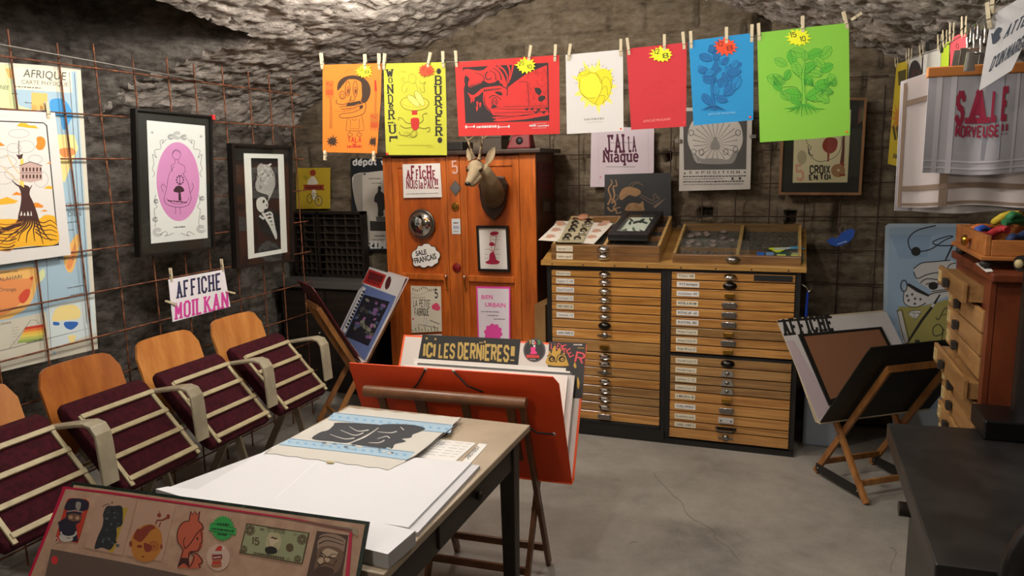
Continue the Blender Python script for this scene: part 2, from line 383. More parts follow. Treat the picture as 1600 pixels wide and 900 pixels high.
def shell(name, i0, i1, ms, extra=None):
    ys = []; y = YF
    while y < YB + .06: ys.append(y); y += .022 if y > 1.2 else .06
    vs = []; z0s = []; nI = i1 - i0 + 1
    arc = 0
    for i in range(i0, i1 + 1):
        p = PP[i]; t = (PP[min(i + 1, len(PP) - 1)] - PP[max(i - 1, 0)]).normalized(); nrm = V((t.y, -t.x))
        for y in ys:
            warp = rub(y * .8 if p.y < 1.9 else y, i * .022) - .03
            x, z = p.x + nrm.x * warp, p.y + nrm.y * warp
            if p.x < -2.5 and z > 1.88: z += .85 * lunette(p.x, y)
            vs.append((x, y, z)); z0s.append(p.y)
    m_ = len(ys); fs = [(a * m_ + b, (a + 1) * m_ + b, (a + 1) * m_ + b + 1, a * m_ + b + 1) for a in range(nI - 1) for b in range(m_ - 1)]
    mb = MB(); fa, fb = [], []
    for f in fs:
        x, y, z = vs[f[0]]; low = extra and (max(lunette(PP[i0 + q // m_].x, vs[q][1]) for q in f) > .01 or z0s[f[0]] < 1.98 + .16 * noise.noise(V((y * 1.7, z * 2, x))) + .10 * noise.noise(V((y * 7, z * 12, 4))))  # recess and low vault faces take the darker stone, their shade painted in
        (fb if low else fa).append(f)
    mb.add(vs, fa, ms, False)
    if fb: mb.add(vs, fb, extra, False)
    return mb.build(name, kind='structure', smooth=True)
ia = min(range(len(PP)), key=lambda i: abs(PP[i].y - 1.9) + (PP[i].x > 0) * 9); ib = min(range(len(PP)), key=lambda i: abs(PP[i].y - 1.65) + (PP[i].x < 0) * 9)
shell('wall_left', 0, ia, SHADED_RUBBLE); shell('ceiling', ia, ib, VAULT, SHADED_RUBBLE); shell('wall_right', ib, len(PP) - 1, SHADED_RUBBLE)
# back wall: coursed blocks below, rubble in the arch
HOLES = [(ony(803, 78, YB).x, ony(803, 78, YB).z, .07, .045), (ony(1192, 36, YB).x, ony(1192, 36, YB).z, .05, .06), (ony(1103, 334, YB).x, ony(1103, 334, YB).z, .035, .03), (ony(1045, 245, YB).x, ony(1045, 245, YB).z, .02, .03), (ony(1236, 338, YB).x, ony(1236, 338, YB).z, .025, .04)]
def back_wall():
    rnd = random.Random(4); rows = []; z = 0; hs = {}
    while z < 3.2:
        h = rnd.uniform(.17, .25) if z < 1.7 else rnd.uniform(.10, .19); xs = []; x = -4.2 + rnd.uniform(0, .4)
        while x < 2.2: xs.append(x); x += rnd.uniform(.26, .52) if z < 1.7 else rnd.uniform(.14, .42)
        rows.append((z, z + h, xs)); z += h
    nx = int((1.75 + 3.85) / .02); nz = int(3.0 / .02); vs = []
    for j in range(nz + 1):
        for i in range(nx + 1):
            x = -3.85 + i * .02; z = j * .02
            zw = z + .022 * noise.noise(V((x * 2.2, z * 2.2, 3))); xw = x + .02 * noise.noise(V((x * 3, z * 3, 8)))
            for (a, b, xs) in rows:
                if a <= zw < b: break
            k = max([q for q in range(len(xs)) if xs[q] <= xw] or [0]); l = xs[k]; r = xs[k + 1] if k + 1 < len(xs) else l + .4
            e = min(xw - l, r - xw, (zw - a), (b - zw)); rr = random.Random(int(a * 1000) * 131 + k)
            d = .026 * ss(0, .022, e) + rr.uniform(-.012, .012) + .008 * noise.fractal(V((x * 6, z * 6, 2)), 1, 2, 3)
            if z > 1.7: d *= 1.35
            for hx, hz, hw, hh in HOLES:
                if abs(x - hx) < hw and abs(z - hz) < hh: d = -.14 + .02 * noise.noise(V((x * 20, z * 20, 1)))
            vs.append((x, YB - d + .02, z))
    mb = MB(); w = nx + 1
    mb.add(vs, [(j * w + i, j * w + i + 1, (j + 1) * w + i + 1, (j + 1) * w + i) for j in range(nz) for i in range(nx)], BLOCK)
    mb.build('wall_back', kind='structure', smooth=True)
back_wall()
mb = MB(); mb.box((-3.8, YF - .1, 0), (1.7, YF, 3), BLOCK); mb.build('wall_front', kind='structure')
def floor_mat():
    k = N('polished_concrete'); v = k.coords()
    f1 = k.noise(v, 1.3, 6, .6, .4); f2 = k.noise(v, 9, 8, .7); f3 = k.noise(v, 60, 3, .7)
    a = k.n('Math', operation='MULTIPLY_ADD'); a.inputs[1].default_value = .35; k.l(f2, a.inputs[0]); k.l(f1, a.inputs[2])
    b = k.n('Math', operation='MULTIPLY_ADD'); b.inputs[1].default_value = .12; k.l(f3, b.inputs[0]); k.l(a.outputs[0], b.inputs[2])
    k.l(k.ramp(b.outputs[0], [(.46, '#5f5c57'), (.66, '#827e76'), (.86, '#98938a')]), k.b.inputs['Base Color'])
    k.b.inputs['Roughness'].default_value = .55; k.b.inputs['Specular IOR Level'].default_value = .35; k.bump(f2, .06, .01); return k.m
FLOOR = floor_mat(); CRACK = mat('#57534b', .9)
A = Art((0, 0, 0), (0, 0, 1)); A.box((-3.8, YF, -.1), (1.7, YB + .1, 0), FLOOR); A.h = .0006
A.c = (800, 675, .25)
A.curve([(890, 255), (905, 290), (960, 345), (1010, 400), (1060, 440), (1085, 500), (1130, 545), (1200, 580), (1265, 625), (1275, 670), (1350, 720), (1400, 780), (1430, 815)], 3, CRACK)
A.curve([(735, 700), (750, 690), (790, 685)], 3, CRACK)
A.c = (1200, 675, .25); A.curve([(760, 720), (800, 745), (790, 790), (770, 830), (768, 880)], 3, CRACK)
A.build('floor', kind='structure')
# ================================================================= left wall: wire mesh, map, pictures, seats
RUST = mottle('rusty_steel', [(.35, '#3a2014'), (.55, '#6b3a1c'), (.7, '#8a5a38')], 30, .7, 0)
CLIPW = mat('#cdbf9e', .6); CLIPM = mat('#6f6a60', .3, 1)
XM = -2.95
mesh = thing('wire_mesh', 'rusty steel reinforcing mesh standing along the left stone wall behind the theatre seats', 'wire mesh', (XM, 3, .05))
for k in range(14):
    y = 3.985 - .2 * k - .012 * sin(k * 2.1)
    mb = MB(); mb.tube([(XM, y, .02), (XM + .004 * sin(k), y + .006 * cos(k), 1.1), (XM, y, 2.21 + .012 * sin(3 * k))], .0042, RUST, 6); mb.build('vertical_rod', mesh)
for k in range(11):
    z = .11 + .2 * k
    mb = MB(); mb.tube([(XM + .008, 1.30, z), (XM + .008, 2.4, z + .004 * sin(k * 4)), (XM + .008, 4.06, z)], .0042, RUST, 6); mb.build('horizontal_rod', mesh)
mb = MB(); mb.tube([(XM + .03, .9, 2.18), (XM + .03, 2.0, 2.158), (XM + .03, 2.9, 2.125), (XM + .03, 3.2, 2.116)], .004, mat('#77736c', .4, .6), 6)
mb.build('steel_cable', None, 'grey steel cable stretched above the top rod of the wire mesh on the left wall', 'cable')

SEA = mat('#9bb7c6', .75); SEA2 = mat('#8fb6d0', .75); LAND = mat('#e6d48c', .75); LAND2 = mat('#e3b265', .75); LAND3 = mat('#d98a4e', .75); RED1 = mat('#c8452e', .7)
LGREEN = mat('#cfd6a0', .75); BLUE1 = mat('#3f92cc', .7); BLUE2 = mat('#2a62b0', .7); MAPW = mat('#c6c3b2', .8); GREYINK = mat('#57564f', .7)
A = Art((XM - .014, 0, 0), (1, 0, 0))
A.base([(-170, 86), (126, 106), (153, 545), (-170, 622)], MAPW, .002)
A.L(1); A.poly([(-165, 94), (119, 112), (145, 517), (-165, 597)], SEA)
A.L(2); A.poly([(0, 100), (18, 102), (20, 140), (30, 165), (52, 172), (72, 176), (72, 250), (60, 330), (0, 340), (-160, 330), (-160, 100)], LGREEN)
A.poly([(90, 210), (116, 211), (122, 232), (110, 260), (101, 285), (92, 280)], LAND)
A.blob([(100, 430 - 30), (115, 372), (122, 366), (124, 385), (118, 410), (112, 425), (104, 422)], LAND2)
A.blob([(-120, 425), (0, 423), (50, 417), (60, 430), (58, 445), (52, 465), (42, 480), (25, 492), (0, 500), (-100, 500)], LAND2)
A.L(3); A.poly([(20, 105), (111, 111), (113, 145), (20, 139)], mat('#e4dcc0', .8))
A.poly([(49, 144), (74, 146), (74, 172), (49, 172)], LAND2); A.poly([(8, 107), (20, 107), (20, 122), (14, 122)], LAND2)
A.blob([(78, 158), (86, 154), (98, 155), (106, 162), (112, 174), (114, 182), (110, 188), (104, 200), (99, 203), (96, 195), (94, 182), (84, 179), (78, 170)], BLUE1)
A.blob([(92, 234), (112, 231), (118, 240), (100, 246)], LAND3); A.blob([(60, 428), (68, 420), (70, 432), (62, 440)], LGREEN)
A.blob([(104, 416), (112, 392), (118, 380), (116, 404), (110, 420)], LAND3)
A.blob([(-10, 440), (30, 436), (50, 436), (48, 452), (38, 468), (10, 490), (-10, 490)], LAND3)
A.L(4); A.blob([(30, 462), (40, 452), (47, 454), (44, 466), (36, 474), (30, 470)], RED1); A.blob([(46, 434), (52, 432), (50, 438)], RED1)
A.L(3); A.poly([(-160, 541), (-160, 512), (0, 503), (72, 487), (80, 548), (-160, 600)], MAPW); A.poly([(74, 480), (147, 460), (150, 520), (78, 546)], mat('#c9d7d8', .8))
A.L(4); A.line([(72, 395), (76, 485), (80, 548)], .8, GREYINK)
A.blob([(82, 494), (88, 482), (102, 477), (118, 477), (126, 488), (122, 498), (104, 500), (84, 502)], LAND)
A.blob([(102, 503), (120, 503), (121, 508), (112, 515), (104, 513), (100, 508)], BLUE2); A.blob([(83, 503), (92, 504), (92, 508), (84, 508)], BLUE2)
A.blob([(107, 525), (118, 524), (116, 533), (113, 537), (108, 532)], LAND)
for i, c in enumerate(['#c23b2a', '#dc7a38', '#e6b34c', '#dcca58', '#b9bd63', '#8ba653']):
    y = 510 + i * 4.2; a = 40 - i * 2.2; A.poly([(a, y + 1), (68.5 + (i > 4) * -1, y - 3.5), (68.8 - (i > 4) * 2, y + 1), (a - 2.2, y + 5.4)], mat(c, .75))
A.line([(14, 545), (30, 525), (48, 500), (55, 500), (62, 506)], .7, GREYINK)
A.c = (0, 95, .3667)
A.txt('AFRIQUE', (98, 68), (280, 83), 34, GREYINK, .01); A.txt('CARTE PHYSIQUE', (90, 98), (290, 110), 18, GREYINK); A.squig((60, 112), (178, 120), 6, GREYINK, 8)
A.txt('NEE', (0, 120), (36, 124), 18, GREYINK); A.squig((50, 142), (76, 144), 5, GREYINK, 3, 5); A.squig((105, 180), (135, 182), 5, GREYINK, 3, 6)
A.txt('CEAN', (280, 622), (345, 617), 16, GREYINK); A.txt('DIEN', (290, 664), (345, 660), 22, GREYINK); A.squig((288, 692), (330, 688), 6, GREYINK, 4); A.squig((292, 724), (314, 722), 5, GREYINK, 2)
A.txt('Madagascar', (250, 852), (372, 836), 18, GREYINK)
A.c = (0, 390, .2333)
A.txt('ALAHARI', (-8, 214), (148, 192), 26, GREYINK); A.txt('DESERT DE', (0, 162), (116, 148), 13, GREYINK); A.txt('Orange', (-8, 280), (108, 276), 24, GREYINK); A.txt('LEGENDE', (-20, 508), (76, 494), 14, GREYINK)
A.squig((450, 262), (560, 244), 9, GREYINK, 7); A.squig((470, 312), (560, 296), 9, GREYINK, 6); A.squig((178, 628), (288, 604), 10, GREYINK, 8)
for y in (530, 550, 570, 590, 620, 640): A.squig((80, y), (125, y - 10), 7, mat('#a9a79a', .8), 3, y)
A.poly([(345, 675), (430, 650), (435, 695), (350, 718)], MAPW); A.poly([(355, 682), (368, 679), (369, 705), (356, 708)], SEA2)
A.c = (0, 0, 1)
A.line([(108, 113), (135, 505)], .7, GREYINK); A.line([(116, 114), (142, 512), (0, 548)], .7, GREYINK)
mp = A.build('wall_map', None, 'large pale blue and yellow map headed AFRIQUE hanging behind the wire mesh', 'wall map')

def peg(p, d, n, length=.07, name='clothespin', label=None, group=None, back=None, cat='clothespin', w=.009):
    """a wooden spring clothespin: p = jaw tip, d = direction jaw -> handle, n = towards the viewer"""
    d = V(d).normalized(); n = V(n).normalized(); s = d.cross(n).normalized(); p = V(p)
    t = thing(name, label, cat, p, group)
    for sg in (1, -1):
        mb = MB(); o = p + n * (sg * .0022)
        prof = [(0, .0012), (.012, .0045), (.030, .0052), (.046, .0048), (length, .0018 + .0035)]
        pts = [o + n * (sg * 0) + d * 0] + [o + d * a + n * sg * b for a, b in prof] + [o + d * length + n * sg * .0024]
        mb.prism([q - s * w / 2 for q in pts], s * w, CLIPW); mb.build('prong', t)
    mb = MB(); mb.tube([p + d * .034 - s * (w * .75) + n * .0, p + d * .034 + s * (w * .75)], .0034, CLIPM, 8)
    mb.tube([p + d * .034 + s * w * .7, p + d * .02 + s * w * .6 + n * .0085, p + d * .02 - s * w * .6 + n * .0085], .001, CLIPM, 5)
    mb.build('spring', t); return t
X1 = V((1, 0, 0)); UP = V((0, 0, 1))

# --- white framed tree print (cut by the edge of the photograph)
def frame_thing(name, label, cat, plane, n, outer, inner, mframe, depth, c=(0, 0, 1)):
    t = thing(name, label, cat)
    A0 = Art(plane, n, c); t.location = A0.w(outer[3], 0)
    nn = A0.n
    o = [A0.w(q, 0) for q in outer]; i = [A0.w(q, 0) for q in inner]; mb = MB()
    for k in range(4):
        j = (k + 1) % 4; mb.prism([o[k], o[j], i[j], i[k]], -nn * depth, mframe)
    mb.build('frame', t, bevel=.0015)
    return t, A0
YEL = mat('#e0a81f', .7); ORA = mat('#d9821e', .7); BRN = mat('#3c1912', .7); PALE = mat('#d3d1cb', .7)
t = thing('art_print', 'white mounted print of a brown tree on golden roots at the left edge', 'print')
A = Art((XM + .022, 0, 0), (1, 0, 0)); t.location = A.w((111, 397), 0)
A.base([(-115, 166), (86, 176), (111, 398), (-115, 430)], mat('#d0ceca', .7), .006); A.build('mount', t)
A = Art((XM + .022, 0, 0), (1, 0, 0), (0, 95, .3667))
A.L(1).poly([(-250, 245), (185, 262), (201, 275), (251, 786), (-250, 835)], INK); A.L(2).poly([(-250, 250), (185, 267), (196, 278), (246, 780), (-250, 830)], PALE)
A.L(3)
A.blob([(-200, 690), (0, 675), (75, 675), (160, 675), (190, 658), (230, 662), (238, 690), (245, 778), (120, 790), (0, 805), (-200, 825)], YEL)
A.poly([(240, 690), (245, 779), (120, 790), (-200, 825), (-200, 760), (100, 760)], YEL)
for q in ([(70, 278), (85, 264), (110, 265), (125, 275), (150, 276), (165, 289), (120, 286)], [(-30, 610), (0, 590), (30, 580), (55, 590), (78, 598), (60, 608), (0, 614)], [(185, 545), (205, 532), (222, 536), (224, 547)]): A.poly(q, YEL)
for q in ([(155, 330), (170, 322), (188, 330), (194, 352), (184, 376), (165, 380), (152, 368), (158, 350)],): A.blob(q, ORA)
for q in ([(48, 572), (70, 558), (90, 566), (92, 573)], [(140, 606), (160, 604), (185, 618), (182, 626), (150, 626)], [(-40, 360), (0, 346), (22, 362), (-20, 366)], [(195, 438), (215, 430), (216, 438)], [(170, 642), (190, 634), (204, 642)]): A.poly(q, ORA)
A.L(4)
A.blob([(80, 535), (95, 528), (118, 533), (128, 545), (126, 570), (140, 600), (155, 640), (162, 670), (140, 668), (132, 640), (128, 668), (118, 640), (112, 672), (104, 645), (96, 680), (92, 640), (82, 670), (76, 668), (84, 630), (90, 590), (88, 560)], BRN)
A.line([(92, 540), (70, 528), (50, 510)], [10, 6, 3], BRN); A.line([(118, 545), (128, 545), (136, 530)], [8, 5, 3], BRN)
A.poly([(68, 398), (80, 402), (98, 396), (94, 416), (80, 420)], BRN); A.line([(80, 340), (80, 400)], 3, BRN)
A.poly([(86, 418), (100, 418), (102, 540), (84, 528)], mat('#e8c35a', .7))
for (x, y, rx, ry) in ((80, 310, 44, 18), (60, 372, 30, 20), (110, 366, 36, 26), (30, 430, 40, 26), (10, 500, 50, 26), (150, 420, 30, 18), (60, 480, 40, 28), (175, 505, 30, 34), (10, 395, 24, 20)): A.arc(x, y, rx, ry, 1.6, mat('#8f8a86', .7), n=22)
A.curve([(92, 530), (40, 480), (10, 450)], 3, mat('#d9b463', .7)); A.curve([(90, 490), (50, 440), (30, 400)], 3, mat('#d9b463', .7))
A.L(5)
HS = mat('#b89d94', .7)
A.poly([(84, 446), (128, 430), (176, 446), (180, 508), (130, 518), (86, 512)], HS); A.line([(80, 448), (128, 430), (180, 447)], 3, BRN)
for r in (455, 485):
    for x in range(94, 172, 15): A.poly([(x, r), (x + 7, r), (x + 7, r + 16), (x, r + 16)], BRN)
A.line([(84, 477), (180, 477)], 2, BRN)
rr = random.Random(5)
for i in range(11):
    x = 60 + i * 11; e = -150 + i * 36
    A.curve([(86 + i * 7, 660), (84 + i * 7 + (e - 80) * .12, 700), (x * .4 + e * .6, 735 + rr.uniform(-15, 15)), (e + 10, 775 + rr.uniform(-10, 8))], (9, 2.5), BRN)
for i in range(9):
    y = 690 + i * 14; A.curve([(-200, y + 20), (-60, y), (30, y + 8), (90 - i * 4, y - 4)], (2.5, 5), BRN if i % 2 else mat('#a8651a', .7))
for i in range(5): A.curve([(150, 680 + i * 12), (185, 690 + i * 16), (215, 680 + i * 20), (243, 700 + i * 16)], (5, 2), BRN)
A.build('print', t)

# --- pink oval print in a black frame with glass
FBLK = mat('#141210', .35)
def flower(A, x, y, r, w, m):
    for q in range(3): A.arc(x, y, r * (1 - .28 * q), r * (.9 - .28 * q), w, m, .5 * q, 5.6 + .3 * q, 14)
t = thing('framed_print', 'black glazed frame with a pink oval drawing on white paper, on the wire mesh', 'framed picture')
c = (200, 160, .3)
A = Art((XM + .054, 0, 0), (1, 0, 0), c); t.location = A.w((62, 806), 0)
o = [(38, 30), (440, 70), (455, 762), (62, 806)]; i = [(50, 42), (432, 78), (446, 754), (74, 794)]
mb = MB(); O = [A.w(q, 0) for q in o]; I = [A.w(q, 0) for q in i]
for k in range(4): mb.prism([O[k], O[(k + 1) % 4], I[(k + 1) % 4], I[k]], V((-.034, 0, 0)), FBLK)
mb.build('frame', t)
A = Art((XM + .037, 0, 0), (1, 0, 0), c); A.base(i, mat('#24231f', .5), .004)
A.L(1).poly([(97, 93), (400, 122), (415, 706), (120, 736)], mat('#e6e3e2', .7))
PINK = mat('#d78cc0', .7); DPINK = mat('#43222f', .7); GR = mat('#6b6868', .7)
A.L(2).ell(260, 413, 112, 206, PINK, -.03, 40)
A.star(126, 157, 11, 4, 5, mat('#aaa6a6', .7)); A.star(380, 177, 11, 4, 5, mat('#aaa6a6', .7))
for x, y, r in ((256, 172, 22), (222, 180, 15), (292, 182, 15), (154, 676, 24), (380, 660, 22), (142, 610, 14), (390, 600, 12), (146, 515, 12), (385, 500, 12)): flower(A, x, y, r, 2.4, GR)
for sg in (-1, 1):
    cx = 256
    P = [(cx + sg * 55, 190), (cx + sg * 78, 215), (cx + sg * 72, 195), (cx + sg * 90, 205), (cx + sg * 85, 240), (cx + sg * 118, 250), (cx + sg * 108, 290), (cx + sg * 128, 270), (cx + sg * 122, 320), (cx + sg * 130, 345), (cx + sg * 118, 370), (cx + sg * 128, 390)]
    A.curve(P, 2.4, GR); A.curve([(cx + sg * 112, 480), (cx + sg * 118, 520), (cx + sg * 104, 545), (cx + sg * 120, 560), (cx + sg * 112, 620), (cx + sg * 118, 650)], 2.4, GR)
    A.curve([(cx + sg * 90, 690), (cx + sg * 60, 672), (cx + sg * 52, 692), (cx + sg * 66, 694), (cx + sg * 40, 690), (cx + sg * 20, 680)], 2.4, GR)
A.squig((238, 655), (300, 652), 9, GR, 6)
A.L(3)      # a plain standing figure in a wide dress with a mushroom on it
A.arc(252, 272, 22, 26, 2, DPINK); A.curve([(232, 268), (246, 250), (272, 262)], 2, DPINK)
A.curve([(244, 300), (242, 318), (224, 330), (232, 362)], 2, DPINK); A.curve([(262, 300), (264, 316), (292, 330), (296, 362), (282, 372)], 2, DPINK); A.curve([(240, 330), (212, 380), (200, 450), (186, 500)], 2, DPINK); A.curve([(285, 370), (312, 420), (322, 470), (330, 498)], 2, DPINK)
A.curve([(186, 500), (200, 530), (258, 546), (310, 536), (330, 498)], 2.4, DPINK); A.curve([(200, 500), (230, 524), (262, 530), (300, 522), (318, 496)], 2, DPINK)
A.curve([(246, 546), (248, 570), (244, 580)], 2, DPINK); A.curve([(270, 546), (272, 574), (276, 582)], 2, DPINK)
A.blob([(236, 462), (248, 440), (266, 434), (284, 442), (292, 462), (262, 470)], DPINK); A.poly([(262, 470), (274, 470), (278, 512), (262, 512)], DPINK)
for a in range(10): A.ell(270 + 18 * cos(a * .63), 404 + 22 * sin(a * .63), 4, 5, DPINK, n=8)
A.line([(268, 385), (270, 430)], 3, DPINK)
A.curve([(186, 470), (172, 440), (182, 425), (196, 442)], 2, DPINK); A.curve([(326, 470), (340, 440), (334, 420)], 2, DPINK); A.squig((206, 516), (310, 526), 9, DPINK, 9)
A.build('print', t)
A = Art((XM + .049, 0, 0), (1, 0, 0), c); A.base(i, GLASS, .002); A.build('glass', t)
mb = MB(); mb.box(A.w((440, 78), 0) - V((.012, .01, .012)), A.w((440, 78), 0) + V((.012, .008, .012)), mat('#d02a2a', .5)); mb.build('corner_guard', t, 'small red corner guard')

# --- white on black bone drawing
t = thing('framed_print', 'black frame with a white drawing of a skull, smoke and ribs on black', 'framed picture')
A = Art((XM + .058, 0, 0), (1, 0, 0), c); t.location = A.w((568, 866), 0)
o = [(540, 212), (855, 228), (868, 828), (568, 868)]; i = [(556, 226), (846, 240), (858, 816), (584, 854)]
mb = MB(); O = [A.w(q, 0) for q in o]; I = [A.w(q, 0) for q in i]
for k in range(4): mb.prism([O[k], O[(k + 1) % 4], I[(k + 1) % 4], I[k]], V((-.036, 0, 0)), FBLK)
mb.build('frame', t)
A = Art((XM + .038, 0, 0), (1, 0, 0), c); A.base(i, mat('#1b1a19', .5), .004); BW = mat('#c9c7c4', .7)
A.L(1).poly([(602, 265), (810, 270), (830, 780), (626, 816)], WHITE); A.L(2).poly([(640, 290), (780, 292), (797, 764), (658, 788)], mat('#0e1013', .6))
A.L(3).blob([(672, 340), (690, 318), (706, 322), (730, 326), (752, 350), (764, 385), (766, 430), (752, 470), (738, 500), (725, 520), (732, 490), (722, 480), (690, 470), (668, 455), (664, 420), (674, 390)], mat('#9d9b98', .7))
A.blob([(672, 505), (690, 494), (708, 494), (722, 510), (730, 530), (726, 552), (712, 556), (706, 568), (690, 572), (674, 556), (668, 530)], BW)
A.line([(728, 330), (746, 320)], 10, BW)
rr = random.Random(2)
for q in range(44):
    a = rr.uniform(0, 6.28); d = rr.uniform(.2, 1); A.L(4).ell(716 + 42 * d * cos(a), 395 + 66 * d * sin(a), 5, 6, mat('#b7b5b2', .7) if q % 3 else mat('#77756f', .7), n=8)
A.L(5); A.ell(698, 374, 4, 4, INK, n=8); A.ell(734, 378, 4, 4, INK, n=8); A.ell(706, 516, 6, 9, INK, .2); A.ell(722, 536, 3, 6, INK)
A.L(4)
for q in range(6): A.curve([(708 + q * 8, 585 + q * 14), (738 + q * 4, 572 + q * 19), (752 + q * 4, 590 + q * 20), (744 + q * 5, 612 + q * 16), (720 + q * 8, 618 + q * 15)], (9, 7 - q * .6), BW)
A.line([(684, 590), (704, 606), (716, 588)], 12, BW); A.line([(700, 574), (742, 640), (772, 712)], [14, 12, 8], BW); A.blob([(750, 670), (764, 654), (774, 680), (775, 706), (764, 700)], BW)
A.build('print', t)
A = Art((XM + .051, 0, 0), (1, 0, 0), c); A.base(i, GLASS, .002); A.build('glass', t)

# --- AFFICHE MOILKAN sign with its pegs
NAVY = mat('#27284a', .7); MAG = mat('#cf3f9a', .7)
A = Art((XM + .018, 0, 0), (1, 0, 0))
A.base([(263, 437), (350, 421), (360, 479), (270, 503)], mat('#e3e0e4', .75), .002); A.c = (200, 390, .25)
A.L(1).stxt('AFFICHE', (303, 310), (588, 250), 108, NAVY, 1.5, .7, .55, .7, up=(-.05, -1)); A.stxt('MOILKAN', (292, 442), (630, 362), 106, MAG, 1.4, .7, .55, .7, up=(-.02, -1))
A.build('paper_sign', None, 'small white paper sign reading AFFICHE MOILKAN pegged to the wire mesh', 'sign')
for k, ((x, y), (dx, dy), lb) in enumerate((((268, 440), (-2, -20), 'wooden clothespin on the top left corner of the AFFICHE MOILKAN sign'), ((348, 424), (-2, -16), 'wooden clothespin on the top right corner of the AFFICHE MOILKAN sign'),
        ((275, 477), (-18, -8), 'wooden clothespin on the left edge of the AFFICHE MOILKAN sign'), ((353, 455), (13, 3), 'wooden clothespin on the right edge of the AFFICHE MOILKAN sign'))):
    p = onx(x, y, XM + .018); q = onx(x + dx, y + dy, XM + .018); peg(p, q - p, X1, label=lb, group='clothespins on the small paper sign')
p = onx(75, 186, XM + .02); peg(p, UP, X1, label='wooden clothespin holding the tree print to the wire mesh', w=.013)

